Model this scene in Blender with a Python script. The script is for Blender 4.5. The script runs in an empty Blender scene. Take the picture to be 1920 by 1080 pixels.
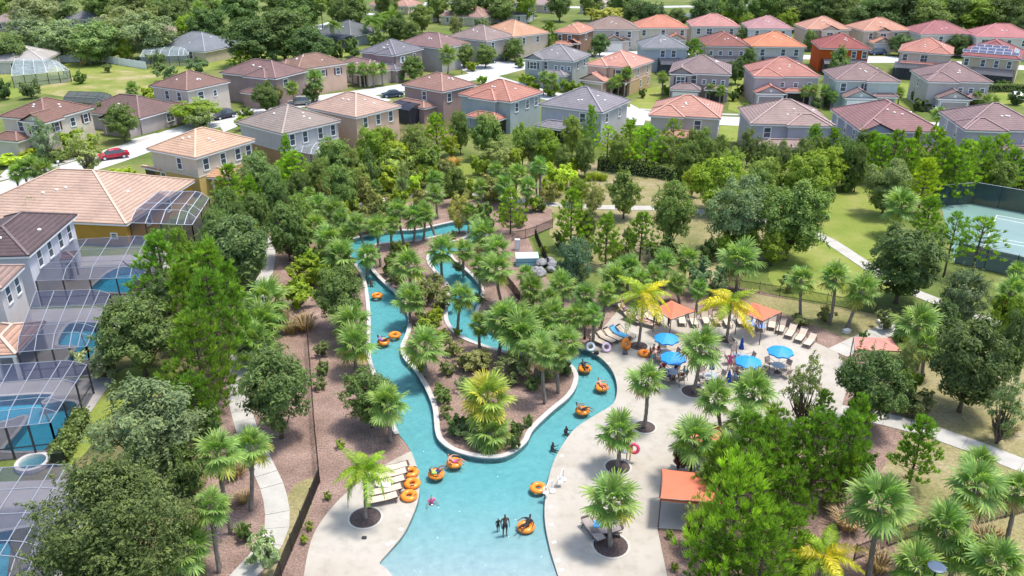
import bpy, bmesh, math, random
from mathutils import Vector, Matrix
from mathutils.geometry import delaunay_2d_cdt

SC = bpy.context.scene
COL = SC.collection
# ------------------------------------------------------------------ camera, sky, sun, exposure
FPX = 1550.0
PITCH = math.radians(24.7)
CAM_H = 36.0
cam_data = bpy.data.cameras.new('camera')
cam_data.sensor_width = 36.0
cam_data.lens = 36.0 * FPX / 1920.0
cam_data.clip_start = 0.5
cam_data.clip_end = 6000.0
cam = bpy.data.objects.new('camera', cam_data)
cam.location = (0, 0, CAM_H)
cam.rotation_euler = (math.radians(90) - PITCH, 0, 0)
COL.objects.link(cam)
SC.camera = cam

SUN_DIR = Vector((0.30, 0.05, 0.95)).normalized()      # towards the sun
world = bpy.data.worlds.new('World')
SC.world = world
world.use_nodes = True
wn = world.node_tree.nodes
wl = world.node_tree.links
sky = wn.new('ShaderNodeTexSky')
sky.sky_type = 'NISHITA'
sky.sun_disc = False
sky.sun_elevation = math.asin(SUN_DIR.z)
sky.sun_rotation = math.atan2(SUN_DIR.x, SUN_DIR.y)
sky.air_density = 1.0
sky.dust_density = 2.0
sky.ozone_density = 1.0
bgn = wn['Background']
bgn.inputs['Strength'].default_value = 0.15
wl.new(sky.outputs[0], bgn.inputs[0])
sun_data = bpy.data.lights.new('sun', 'SUN')
sun_data.energy = 2.2
sun_data.angle = math.radians(9)
sun_data.color = (1.0, 0.96, 0.89)
sun = bpy.data.objects.new('sun', sun_data)
sun.rotation_euler = SUN_DIR.to_track_quat('Z', 'Y').to_euler()
sun.location = (60, 60, 200)
COL.objects.link(sun)
vs = SC.view_settings
vs.view_transform = 'Standard'
vs.look = 'None'
vs.gamma = 1.0
vs.use_curve_mapping = False
vs.exposure = 1.05
SC.cycles.max_bounces = 5
SC.cycles.transparent_max_bounces = 10
SC.cycles.diffuse_bounces = 3
SC.cycles.use_denoising = True
SC.cycles.use_adaptive_sampling = True
SC.cycles.adaptive_threshold = 0.02

# ------------------------------------------------------------------ helpers
def at(px, py, z=0.0):
    """point of height z seen at photo pixel (px, py), 1920x1080"""
    u = (px - 960) / FPX
    v = (py - 540) / FPX
    dy = math.cos(PITCH) - v * math.sin(PITCH)
    dz = -math.sin(PITCH) - v * math.cos(PITCH)
    t = (z - CAM_H) / dz
    return Vector((u * t, dy * t, z))

def height_for(base, py):
    """height above ground base at which a vertical line reaches photo row py"""
    v = (py - 540) / FPX
    dy = math.cos(PITCH) - v * math.sin(PITCH)
    dz = -math.sin(PITCH) - v * math.cos(PITCH)
    return CAM_H + dz * base.y / dy

def px_scale(p):
    return FPX / (p.y * math.cos(PITCH) - (p.z - CAM_H) * math.sin(PITCH))

def lin(r, g, b, k=1.0):
    f = lambda c: ((c / 255 + 0.055) / 1.055) ** 2.4 if c > 10 else c / 255 / 12.92
    return (f(r) * k, f(g) * k, f(b) * k)

class MB:
    def __init__(s):
        s.v = []
        s.f = []
        s.m = []
    def add(s, vs, fs, mi=0):
        o = len(s.v)
        s.v += [tuple(p) for p in vs]
        s.f += [tuple(i + o for i in f) for f in fs]
        s.m += [mi] * len(fs)
        return s
    def box(s, x0, y0, z0, x1, y1, z1, mi=0):
        return s.add([(x0, y0, z0), (x1, y0, z0), (x1, y1, z0), (x0, y1, z0), (x0, y0, z1), (x1, y0, z1), (x1, y1, z1), (x0, y1, z1)],
                     [(0, 3, 2, 1), (4, 5, 6, 7), (0, 1, 5, 4), (1, 2, 6, 5), (2, 3, 7, 6), (3, 0, 4, 7)], mi)
    def bar(s, a, b, w, h=None, mi=0, up=(0, 0, 1)):
        a = Vector(a); b = Vector(b)
        h = h or w
        d = (b - a).normalized()
        u = Vector(up)
        if abs(d.dot(u)) > 0.98:
            u = Vector((0, 1, 0))
        x = d.cross(u).normalized() * (w / 2)
        y = x.cross(d).normalized() * (h / 2)
        vs = [a - x - y, a + x - y, a + x + y, a - x + y, b - x - y, b + x - y, b + x + y, b - x + y]
        return s.add(vs, [(0, 1, 2, 3), (7, 6, 5, 4), (0, 4, 5, 1), (1, 5, 6, 2), (2, 6, 7, 3), (3, 7, 4, 0)], mi)
    def tube(s, pts, rs, n=8, mi=0, cap=True):
        pts = [Vector(p) for p in pts]
        if not hasattr(rs, '__len__'):
            rs = [rs] * len(pts)
        vs = []
        ref = Vector((1, 0.13, 0.07))
        for i, p in enumerate(pts):
            d = (pts[min(i + 1, len(pts) - 1)] - pts[max(i - 1, 0)]).normalized()
            x = d.cross(ref)
            if x.length < 0.05:
                x = d.cross(Vector((0, 1, 0)))
            x.normalize()
            y = d.cross(x)
            for k in range(n):
                a = 2 * math.pi * k / n
                vs.append(p + (x * math.cos(a) + y * math.sin(a)) * rs[i])
        fs = []
        for i in range(len(pts) - 1):
            for k in range(n):
                fs.append((i * n + k, i * n + (k + 1) % n, (i + 1) * n + (k + 1) % n, (i + 1) * n + k))
        if cap:
            fs.append(tuple(range(n - 1, -1, -1)))
            fs.append(tuple(range((len(pts) - 1) * n, len(pts) * n)))
        return s.add(vs, fs, mi)
    def lathe(s, prof, n=16, c=(0, 0, 0), mi=0):
        vs = []
        for r, z in prof:
            for k in range(n):
                a = 2 * math.pi * k / n
                vs.append((c[0] + r * math.cos(a), c[1] + r * math.sin(a), c[2] + z))
        fs = []
        for i in range(len(prof) - 1):
            for k in range(n):
                fs.append((i * n + k, i * n + (k + 1) % n, (i + 1) * n + (k + 1) % n, (i + 1) * n + k))
        fs.append(tuple(range(n - 1, -1, -1)))
        fs.append(tuple(range((len(prof) - 1) * n, len(prof) * n)))
        return s.add(vs, fs, mi)
    def torus(s, R, r, n=28, m=12, c=(0, 0, 0), flat=1.0, mi=0):
        vs = []
        fs = []
        for i in range(n):
            a = 2 * math.pi * i / n
            for j in range(m):
                b = 2 * math.pi * j / m
                q = R + r * math.cos(b)
                vs.append((c[0] + q * math.cos(a), c[1] + q * math.sin(a), c[2] + r * flat * math.sin(b)))
        for i in range(n):
            for j in range(m):
                fs.append((i * m + j, ((i + 1) % n) * m + j, ((i + 1) % n) * m + (j + 1) % m, i * m + (j + 1) % m))
        return s.add(vs, fs, mi)
    def prism(s, poly, z0, z1, mi=0):
        n = len(poly)
        vs = [(p[0], p[1], z0) for p in poly] + [(p[0], p[1], z1) for p in poly]
        fs = [tuple(range(n - 1, -1, -1)), tuple(range(n, 2 * n))] + [(i, (i + 1) % n, n + (i + 1) % n, n + i) for i in range(n)]
        return s.add(vs, fs, mi)
    def mesh(s, name, mats, smooth=False):
        me = bpy.data.meshes.new(name)
        me.from_pydata(s.v, [], s.f)
        if not isinstance(mats, (list, tuple)):
            mats = [mats]
        for m in mats:
            me.materials.append(m)
        if len(mats) > 1:
            me.polygons.foreach_set('material_index', s.m)
        if smooth:
            me.polygons.foreach_set('use_smooth', [True] * len(me.polygons))
        me.update()
        return me
    def build(s, name, mats, parent=None, smooth=False):
        return link(name, s.mesh(name, mats, smooth), parent)

def link(name, me, parent=None, loc=None, rotz=None, scale=None):
    o = bpy.data.objects.new(name, me)
    COL.objects.link(o)
    if parent is not None:
        o.parent = parent
    if loc is not None:
        o.location = loc
    if rotz is not None:
        o.rotation_euler = (0, 0, rotz)
    if scale is not None:
        o.scale = scale if hasattr(scale, '__len__') else (scale,) * 3
    return o

def tag(o, label, cat, group=None):
    o['label'] = label
    o['category'] = cat
    if group:
        o['group'] = group
    return o

def thing(name, label, cat, loc=(0, 0, 0), rotz=0.0, group=None, scale=None):
    o = bpy.data.objects.new(name, None)
    o.empty_display_size = 0.3
    COL.objects.link(o)
    o.location = loc
    o.rotation_euler = (0, 0, rotz)
    if scale is not None:
        o.scale = scale if hasattr(scale, '__len__') else (scale,) * 3
    return tag(o, label, cat, group)

def structure(o):
    o['kind'] = 'structure'
    return o

def clone(root, label, loc, rotz=0.0, scale=None, group=None):
    """a copy of a thing with its parts and sub-parts"""
    r = root.copy()
    COL.objects.link(r)
    r.location = loc
    r.rotation_euler = (root.rotation_euler.x, root.rotation_euler.y, rotz)
    if scale is not None:
        r.scale = scale if hasattr(scale, '__len__') else (scale,) * 3
    r['label'] = label
    if group:
        r['group'] = group
    for ch in root.children:
        c = ch.copy()
        COL.objects.link(c)
        c.parent = r
        for g in ch.children:
            d = g.copy()
            COL.objects.link(d)
            d.parent = c
    return r

# ------------------------------------------------------------------ materials
MATS = {}
def nd(nt, t, **kw):
    n = nt.nodes.new(t)
    for k, v in kw.items():
        if k.startswith('i_'):
            n.inputs[k[2:].replace('_', ' ')].default_value = v
        else:
            setattr(n, k, v)
    return n

def ramp(nt, fac, stops, interp='LINEAR'):
    r = nt.nodes.new('ShaderNodeValToRGB')
    r.color_ramp.interpolation = interp
    els = r.color_ramp.elements
    while len(els) < len(stops):
        els.new(0.5)
    for e, (p, c) in zip(els, stops):
        e.position = p
        e.color = (c[0], c[1], c[2], 1)
    nt.links.new(fac, r.inputs[0])
    return r.outputs[0]

def noise(nt, vec, scale, detail=4.0, rough=0.55, lac=2.0):
    n = nd(nt, 'ShaderNodeTexNoise')
    n.inputs['Scale'].default_value = scale
    n.inputs['Detail'].default_value = detail
    n.inputs['Roughness'].default_value = rough
    nt.links.new(vec, n.inputs['Vector'])
    return n.outputs['Fac']

def mixc(nt, fac, a, b, mode='MIX'):
    m = nt.nodes.new('ShaderNodeMix')
    m.data_type = 'RGBA'
    m.blend_type = mode
    for sock, val in ((m.inputs[0], fac), (m.inputs[6], a), (m.inputs[7], b)):
        if hasattr(val, 'links'):
            nt.links.new(val, sock)
        elif hasattr(val, '__len__'):
            sock.default_value = (val[0], val[1], val[2], 1)
        else:
            sock.default_value = val
    return m.outputs[2]

def bump(nt, h, strength, dist, bsdf):
    b = nd(nt, 'ShaderNodeBump')
    b.inputs['Strength'].default_value = strength
    b.inputs['Distance'].default_value = dist
    nt.links.new(h, b.inputs['Height'])
    nt.links.new(b.outputs[0], bsdf.inputs['Normal'])

def new_mat(name):
    m = bpy.data.materials.new(name)
    m.use_nodes = True
    nt = m.node_tree
    b = nt.nodes['Principled BSDF']
    tc = nd(nt, 'ShaderNodeTexCoord')
    return m, nt, b, tc.outputs['Object']

def plain(name, col, rough=0.6, var=0.12, scale=3.0, metal=0.0, bmp=0.0, bscale=30.0, spec=0.5):
    if name in MATS:
        return MATS[name]
    m, nt, b, vec = new_mat(name)
    n = noise(nt, vec, scale)
    dark = tuple(c * (1 - var) for c in col)
    light = tuple(min(1, c * (1 + var)) for c in col)
    nt.links.new(ramp(nt, n, [(0.3, dark), (0.7, light)]), b.inputs['Base Color'])
    b.inputs['Roughness'].default_value = rough
    b.inputs['Metallic'].default_value = metal
    b.inputs['Specular IOR Level'].default_value = spec
    if bmp:
        bump(nt, noise(nt, vec, bscale), bmp, 0.02, b)
    MATS[name] = m
    return m

def stucco(col):
    return plain('stucco_%d_%d_%d' % tuple(int(c * 999) for c in col), col, 0.85, 0.07, 0.7, bmp=0.25, bscale=40, spec=0.2)

def roof_mat(col):
    name = 'roof_tile_%d_%d_%d' % tuple(int(c * 999) for c in col)
    if name in MATS:
        return MATS[name]
    m, nt, b, vec = new_mat(name)
    sep = nd(nt, 'ShaderNodeSeparateXYZ')
    nt.links.new(vec, sep.inputs[0])
    saw = nd(nt, 'ShaderNodeMath', operation='MULTIPLY')
    saw.inputs[1].default_value = 1 / 0.19
    nt.links.new(sep.outputs[2], saw.inputs[0])
    fr = nd(nt, 'ShaderNodeMath', operation='FRACT')
    nt.links.new(saw.outputs[0], fr.inputs[0])
    mp = nd(nt, 'ShaderNodeMapping')
    mp.inputs['Scale'].default_value = (1.0, 1.0, 6.0)
    nt.links.new(vec, mp.inputs[0])
    n1 = noise(nt, mp.outputs[0], 1.6, 6, 0.7)
    n2 = noise(nt, vec, 0.35, 3)
    c1 = ramp(nt, n1, [(0.25, tuple(c * 0.72 for c in col)), (0.5, col), (0.78, tuple(min(1, c * 1.28 + 0.03) for c in col))])
    c2 = mixc(nt, 0.35, c1, ramp(nt, n2, [(0.3, tuple(c * 0.6 for c in col)), (0.7, tuple(min(1, c * 1.2) for c in col))]))
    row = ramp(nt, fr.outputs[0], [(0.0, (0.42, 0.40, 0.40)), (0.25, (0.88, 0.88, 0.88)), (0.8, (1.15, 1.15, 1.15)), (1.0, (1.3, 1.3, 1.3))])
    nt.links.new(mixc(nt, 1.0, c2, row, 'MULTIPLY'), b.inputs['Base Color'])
    b.inputs['Roughness'].default_value = 0.75
    b.inputs['Specular IOR Level'].default_value = 0.3
    MATS[name] = m
    return m

def foliage(name, dark, light, yellow=None, rough=0.55, trans=0.25, nsc=0.9):
    """leaf colour varies leaf by leaf, clump by clump and tree by tree"""
    if name in MATS:
        return MATS[name]
    m, nt, b, vec = new_mat(name)
    n1 = noise(nt, vec, nsc, 3)
    geo = nd(nt, 'ShaderNodeNewGeometry')
    c = ramp(nt, n1, [(0.3, dark), (0.68, light)])
    rnd = ramp(nt, geo.outputs['Random Per Island'], [(0.0, (0.66, 0.69, 0.6)), (0.5, (1.02, 1.02, 0.98)), (1.0, (1.65, 1.5, 1.15))])
    c = mixc(nt, 0.85, c, rnd, 'MULTIPLY')
    oi = nd(nt, 'ShaderNodeObjectInfo')
    c = mixc(nt, 1.0, c, oi.outputs['Color'], 'MULTIPLY')
    nt.links.new(c, b.inputs['Base Color'])
    b.inputs['Roughness'].default_value = rough
    b.inputs['Specular IOR Level'].default_value = 0.35
    tr = nd(nt, 'ShaderNodeBsdfTranslucent')
    nt.links.new(mixc(nt, 1.0, c, (1.25, 1.3, 0.6), 'MULTIPLY'), tr.inputs[0])
    mx = nd(nt, 'ShaderNodeMixShader')
    mx.inputs[0].default_value = trans
    nt.links.new(b.outputs[0], mx.inputs[1])
    nt.links.new(tr.outputs[0], mx.inputs[2])
    nt.links.new(mx.outputs[0], nt.nodes['Material Output'].inputs[0])
    MATS[name] = m
    return m

def ground_mat(name, stops, scale=0.25, fine=6.0, fstops=None, bmp=0.6, bdist=0.05, rough=0.95):
    m, nt, b, vec = new_mat(name)
    a = noise(nt, vec, scale, 5, 0.6)
    c = ramp(nt, a, stops)
    f = noise(nt, vec, fine, 5, 0.75)
    fs = fstops or [(0.3, (0.6, 0.6, 0.6)), (0.7, (1.35, 1.35, 1.3))]
    c = mixc(nt, 1.0, c, ramp(nt, f, fs), 'MULTIPLY')
    nt.links.new(c, b.inputs['Base Color'])
    b.inputs['Roughness'].default_value = rough
    b.inputs['Specular IOR Level'].default_value = 0.15
    bump(nt, f, bmp, bdist, b)
    MATS[name] = m
    return m

GRASS = ground_mat('grass', [(0.28, (0.075, 0.11, 0.026)), (0.5, (0.125, 0.16, 0.04)), (0.72, (0.22, 0.21, 0.085))], 0.12, 5.0)
LAWN = ground_mat('lawn', [(0.3, (0.15, 0.205, 0.035)), (0.55, (0.21, 0.245, 0.055)), (0.75, (0.30, 0.285, 0.11))], 0.16, 7.0, bmp=0.4)
DRY = ground_mat('dry_grass', [(0.26, (0.12, 0.14, 0.045)), (0.48, (0.25, 0.22, 0.105)), (0.72, (0.34, 0.285, 0.185))], 0.16, 4.0)
MULCH = ground_mat('mulch', [(0.28, (0.17, 0.115, 0.09)), (0.55, (0.275, 0.19, 0.155)), (0.78, (0.38, 0.275, 0.225))], 0.35, 7.0,
                   [(0.25, (0.42, 0.40, 0.42)), (0.5, (1.0, 1.0, 1.0)), (0.75, (1.9, 1.8, 1.75))], bmp=1.0, bdist=0.08)
DIRT = ground_mat('woodland_floor', [(0.3, (0.06, 0.075, 0.025)), (0.55, (0.15, 0.13, 0.06)), (0.75, (0.26, 0.19, 0.11))], 0.3, 5.0)
CONC = ground_mat('concrete', [(0.3, (0.38, 0.36, 0.32)), (0.7, (0.47, 0.45, 0.41))], 0.5, 9.0, [(0.3, (0.9, 0.9, 0.9)), (0.7, (1.07, 1.07, 1.07))], bmp=0.15, bdist=0.01)
ROAD = ground_mat('road_concrete', [(0.3, (0.42, 0.42, 0.41)), (0.7, (0.52, 0.52, 0.51))], 0.12, 6.0, [(0.3, (0.92, 0.92, 0.92)), (0.7, (1.06, 1.06, 1.06))], bmp=0.1, bdist=0.01)
def deck_material():
    m, nt, b, vec = new_mat('pool_deck')
    a = noise(nt, vec, 0.22, 4, 0.55)
    a2 = noise(nt, vec, 1.3, 6, 0.6)
    f = noise(nt, vec, 22, 4, 0.8)
    c = ramp(nt, a, [(0.3, (0.37, 0.325, 0.265)), (0.5, (0.41, 0.372, 0.318)), (0.72, (0.44, 0.408, 0.36))])
    c = mixc(nt, 1.0, c, ramp(nt, a2, [(0.28, (0.86, 0.85, 0.83)), (0.5, (1, 1, 1)), (0.75, (1.04, 1.04, 1.04))]), 'MULTIPLY')
    c = mixc(nt, 1.0, c, ramp(nt, f, [(0.3, (0.93, 0.93, 0.93)), (0.7, (1.05, 1.05, 1.05))]), 'MULTIPLY')
    nt.links.new(c, b.inputs['Base Color'])
    b.inputs['Roughness'].default_value = 0.85
    b.inputs['Specular IOR Level'].default_value = 0.2
    bump(nt, f, 0.2, 0.01, b)
    return m
DECK = deck_material()
WHITE = plain('white_paint', (0.78, 0.78, 0.77), 0.5, 0.05)
CREAM = plain('cream_trim', (0.74, 0.71, 0.66), 0.6, 0.05)
DARKMETAL = plain('bronze_metal', (0.045, 0.04, 0.042), 0.45, 0.15)
BLACKMETAL = plain('black_metal', (0.02, 0.02, 0.022), 0.4, 0.2)
ALU = plain('pale_aluminium', (0.62, 0.64, 0.68), 0.45, 0.06)
GLASS = plain('window_glass', (0.07, 0.09, 0.11), 0.12, 0.3, 0.8, spec=0.8)
BARK = plain('bark', (0.13, 0.10, 0.08), 0.9, 0.35, 6, bmp=0.8, bscale=12, spec=0.1)
PALMBARK = plain('palm_bark', (0.22, 0.19, 0.165), 0.9, 0.35, 7, bmp=0.9, bscale=14, spec=0.1)

# ------------------------------------------------------------------ flat pieces of the setting
def pip(x, y, poly):
    c = False
    j = len(poly) - 1
    for i in range(len(poly)):
        xi, yi = poly[i][0], poly[i][1]
        xj, yj = poly[j][0], poly[j][1]
        if (yi > y) != (yj > y) and x < (xj - xi) * (y - yi) / (yj - yi) + xi:
            c = not c
        j = i
    return c

def spline(pts, n=6, closed=False):
    P = [Vector((p[0], p[1])) for p in pts]
    out = []
    m = len(P)
    for i in range(m if closed else m - 1):
        a = P[(i - 1) % m] if closed or i else P[0]
        b = P[i]
        c = P[(i + 1) % m]
        d = P[(i + 2) % m] if closed or i + 2 < m else P[m - 1]
        for k in range(n):
            t = k / n
            out.append(0.5 * ((2 * b) + (c - a) * t + (2 * a - 5 * b + 4 * c - d) * t * t + (3 * b - a - 3 * c + d) * t ** 3))
    if not closed:
        out.append(P[-1])
    return out

def fill(outer, holes=(), extra=()):
    """triangles filling outer minus holes: (verts2d, faces)"""
    vs = []
    es = []
    for loop in [outer] + list(holes):
        o = len(vs)
        vs += [Vector((p[0], p[1])) for p in loop]
        es += [(o + i, o + (i + 1) % len(loop)) for i in range(len(loop))]
    vs += [Vector((p[0], p[1])) for p in extra]
    r = delaunay_2d_cdt(vs, es, [], 0, 1e-4)
    fs = []
    for f in r[2]:
        x = sum(r[0][i].x for i in f) / len(f)
        y = sum(r[0][i].y for i in f) / len(f)
        if pip(x, y, outer) and not any(pip(x, y, h) for h in holes):
            fs.append(tuple(f))
    return r[0], fs

def sheet(name, outer, z, mat, holes=(), parent=None, kind='structure', smooth=False, skirt=0.0):
    v, f = fill(outer, holes)
    mb = MB()
    zf = z if callable(z) else (lambda p: z)
    mb.add([(p.x, p.y, zf(p)) for p in v], f)
    if skirt:
        n = len(outer)
        mb.add([(p[0], p[1], zf(Vector((p[0], p[1])))) for p in outer] + [(p[0], p[1], zf(Vector((p[0], p[1]))) - skirt) for p in outer],
               [(i, n + i, n + (i + 1) % n, (i + 1) % n) for i in range(n)])
    o = mb.build(name, mat, parent)
    bm = bmesh.new()
    bm.from_mesh(o.data)
    for fc in bm.faces:
        if abs(fc.normal.z) > 0.5 and fc.normal.z < 0:
            fc.normal_flip()
    bm.to_mesh(o.data)
    bm.free()
    if parent is None and kind:
        o['kind'] = kind
    return o

def ppoly(pts, z=0.0, smooth=0, closed=True):
    w = [at(p[0], p[1], z) for p in pts]
    w = [Vector((p.x, p.y)) for p in w]
    return spline(w, smooth, closed) if smooth else w

def ribbon(line, width):
    """left and right edges of a strip along a 2-D line"""
    L, R = [], []
    for i, p in enumerate(line):
        d = (line[min(i + 1, len(line) - 1)] - line[max(i - 1, 0)]).normalized()
        n = Vector((-d.y, d.x)) * (width / 2)
        L.append(p + n)
        R.append(p - n)
    return L, R

def strip(name, px, width, z, mat, sm=6, thick=0.0, parent=None):
    line = ppoly(px, 0, sm, False)
    L, R = ribbon(line, width)
    mb = MB()
    n = len(L)
    mb.add([(p.x, p.y, z) for p in L] + [(p.x, p.y, z) for p in R], [(i, n + i, n + i + 1, i + 1) for i in range(n - 1)])
    if thick:
        mb.add([(p.x, p.y, z) for p in L] + [(p.x, p.y, z - thick) for p in L], [(i, i + 1, n + i + 1, n + i) for i in range(n - 1)])
        mb.add([(p.x, p.y, z) for p in R] + [(p.x, p.y, z - thick) for p in R], [(i, n + i, n + i + 1, i + 1) for i in range(n - 1)])
    o = mb.build(name, mat, parent)
    if parent is None:
        structure(o)
    return o

def slab_path(name, px, width, slab, z=0.05):
    """a footpath of single concrete slabs with open joints"""
    line = ppoly(px, 0, 10, False)
    d = [0]
    for a, b in zip(line, line[1:]):
        d.append(d[-1] + (b - a).length)
    def pos(s):
        s = max(0, min(d[-1] - 1e-4, s))
        for i in range(len(d) - 1):
            if d[i + 1] >= s:
                t = (s - d[i]) / max(1e-6, d[i + 1] - d[i])
                p = line[i].lerp(line[i + 1], t)
                q = (line[i + 1] - line[i]).normalized()
                return p, Vector((-q.y, q.x))
    root = bpy.data.objects.new(name, None)
    COL.objects.link(root)
    structure(root)
    s = 0
    rnd = random.Random(5)
    while s + slab * 0.6 < d[-1]:
        a, na = pos(s + 0.015)
        b, nb = pos(min(s + slab - 0.015, d[-1]))
        zz = z + rnd.uniform(-0.012, 0.012)
        w = width / 2
        poly = [a + na * w, a - na * w, b - nb * w, b + nb * w]
        mb = MB()
        mb.prism(poly[::1], -0.05, zz)
        mb.build('slab', CONC, root)
        s += slab
    return root
# ------------------------------------------------------------------ river, pools and decks
OUTER = [(745, 1092), (724, 1066), (712, 1057), (730, 1035), (757, 1002), (777, 960), (786, 928), (786, 895), (779, 868), (767, 840), (748, 815), (737, 790),
         (730, 760), (715, 725), (702, 695), (694, 665), (694, 625), (694, 590), (690, 550), (683, 520), (668, 495), (652, 475), (646, 462), (655, 453), (680, 444), (730, 434),
         (780, 432), (830, 421), (858, 416), (888, 417), (908, 430), (908, 450), (892, 466), (862, 470), (845, 475), (848, 487), (868, 503), (890, 524), (902, 545), (899, 565), (892, 585),
         (904, 605), (930, 625), (975, 640), (1030, 646), (1087, 655), (1110, 662), (1132, 677), (1150, 700), (1157, 730), (1149, 758), (1115, 780), (1080, 803), (1055, 835),
         (1037, 870), (1025, 915), (1021, 970), (1030, 1025), (1043, 1070), (1050, 1092)]
ISLAND = [(817, 810), (827, 830), (855, 848), (905, 859), (950, 856), (985, 832), (1000, 806), (1035, 772), (1065, 747), (1080, 725), (1082, 700), (1062, 680), (1010, 668),
          (947, 659), (905, 647), (865, 630), (842, 606), (839, 580), (844, 555), (840, 533), (824, 515), (808, 495), (806, 480), (816, 467), (838, 457), (866, 449), (880, 440), (868, 433),
          (830, 440), (780, 451), (740, 454), (705, 458), (688, 466), (684, 480), (690, 497), (705, 517), (727, 538), (742, 552), (760, 580), (766, 600), (762, 625), (752, 650), (757, 672), (775, 692),
          (797, 727), (812, 765)]
beach_end = [(1075, 1180), (1000, 1180), (850, 1180), (780, 1140)]
river_w = ppoly(OUTER, 0, 4, False)
river_loop = river_w + ppoly(beach_end)
island_loop = ppoly(ISLAND, 0, 4, True)
P_POOLS = [
    [(172, 547), (186, 522), (212, 505), (240, 500), (275, 498), (285, 515), (272, 548)],
    [(127, 607), (172, 604), (196, 610), (192, 640), (176, 672), (122, 679), (140, 652), (104, 648)],
    [(-60, 745), (0, 742), (100, 738), (80, 757), (120, 750), (150, 757), (142, 790), (118, 825), (97, 846), (60, 850), (8, 850), (2, 842), (28, 812), (48, 782), (10, 792), (-60, 800)],
    [(-60, 1000), (0, 995), (77, 987), (66, 1035), (50, 1092), (-60, 1092)],
]
pool_loops = [ppoly(p, 0, 4, True) for p in P_POOLS]

big = [Vector((-2600, 5)), Vector((2600, 5)), Vector((2600, 4200)), Vector((-2600, 4200))]
sheet('ground', big, 0.0, GRASS, [river_loop] + pool_loops)
sheet('island_mulch', island_loop, 0.03, MULCH)

def river_depth(p):
    y0, y1 = at(0, 1150).y, at(0, 905).y
    t = min(1, max(0, (p.y - y0) / (y1 - y0)))
    return 0.035 - 0.46 * t if p.y > y0 else 0.035
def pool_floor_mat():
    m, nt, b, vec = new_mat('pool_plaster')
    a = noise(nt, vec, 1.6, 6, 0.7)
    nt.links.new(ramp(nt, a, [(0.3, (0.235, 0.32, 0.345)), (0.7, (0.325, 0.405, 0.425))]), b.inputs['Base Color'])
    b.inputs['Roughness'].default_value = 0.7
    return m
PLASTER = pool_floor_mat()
PLASTER_B = plain('bright_pool_plaster', (0.52, 0.74, 0.80), 0.6, 0.08, 1.2)
def water_mat(name, absorb, dens):
    m, nt, b, vec = new_mat(name)
    nt.nodes.remove(b)
    mp = nd(nt, 'ShaderNodeMapping')
    mp.inputs['Scale'].default_value = (1.0, 0.55, 1.0)
    nt.links.new(vec, mp.inputs[0])
    n1 = noise(nt, mp.outputs[0], 1.7, 6, 0.7)
    bp = nd(nt, 'ShaderNodeBump')
    bp.inputs['Strength'].default_value = 0.9
    bp.inputs['Distance'].default_value = 0.22
    nt.links.new(n1, bp.inputs['Height'])
    gl = nd(nt, 'ShaderNodeBsdfGlossy')
    gl.inputs['Roughness'].default_value = 0.06
    nt.links.new(bp.outputs[0], gl.inputs['Normal'])
    tr = nd(nt, 'ShaderNodeBsdfTransparent')
    tr.inputs[0].default_value = (0.97, 0.99, 1, 1)
    fr = nd(nt, 'ShaderNodeFresnel')
    fr.inputs[0].default_value = 1.33
    nt.links.new(bp.outputs[0], fr.inputs['Normal'])
    mx = nd(nt, 'ShaderNodeMixShader')
    nt.links.new(fr.outputs[0], mx.inputs[0])
    nt.links.new(tr.outputs[0], mx.inputs[1])
    nt.links.new(gl.outputs[0], mx.inputs[2])
    out = nt.nodes['Material Output']
    nt.links.new(mx.outputs[0], out.inputs['Surface'])
    va = nd(nt, 'ShaderNodeVolumeAbsorption')
    va.inputs['Color'].default_value = (absorb[0], absorb[1], absorb[2], 1)
    va.inputs['Density'].default_value = dens
    nt.links.new(va.outputs[0], out.inputs['Volume'])
    return m
WATER = water_mat('river_water', (0.12, 0.885, 0.89), 1.08)
POOLWATER = water_mat('pool_water', (0.10, 0.86, 0.955), 1.0)

def basin(name, wname, loop, isl, depth, wmat, top=-0.06):
    grid = []
    xs = [p.x for p in loop]
    ys = [p.y for p in loop]
    y = min(ys)
    while y < max(ys):
        x = min(xs)
        while x < max(xs):
            if pip(x, y, loop) and not (isl and pip(x, y, isl)):
                grid.append((x, y))
            x += 1.5
        y += 1.5
    v, f = fill(loop, [isl] if isl else [], grid)
    mb = MB()
    mb.add([(p.x, p.y, depth(p)) for p in v], f)
    for lp in ([loop, isl] if isl else [loop]):
        n = len(lp)
        mb.add([(p.x, p.y, 0.05) for p in lp] + [(p.x, p.y, min(depth(p), 0.0) - 0.02) for p in lp], [(i, (i + 1) % n, n + (i + 1) % n, n + i) for i in range(n)])
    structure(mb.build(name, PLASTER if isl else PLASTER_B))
    v, f = fill(loop, [isl] if isl else [])
    mb = MB()
    n = len(v)
    mb.add([(p.x, p.y, top) for p in v] + [(p.x, p.y, -1.6) for p in v], f + [tuple(i + n for i in q[::-1]) for q in f])
    for lp in ([loop, isl] if isl else [loop]):
        k = len(lp)
        mb.add([(p.x, p.y, top) for p in lp] + [(p.x, p.y, -1.6) for p in lp], [(i, (i + 1) % k, k + (i + 1) % k, k + i) for i in range(k)])
    me = mb.mesh(wname, wmat)
    bm = bmesh.new()
    bm.from_mesh(me)
    bmesh.ops.remove_doubles(bm, verts=bm.verts, dist=0.0005)
    bmesh.ops.recalc_face_normals(bm, faces=bm.faces)
    bm.to_mesh(me)
    bm.free()
    structure(link(wname, me))
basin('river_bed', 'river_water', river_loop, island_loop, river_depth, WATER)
for lp in pool_loops:
    basin('pool_basin', 'pool_water', lp, None, lambda p: -0.9, POOLWATER)

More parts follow.
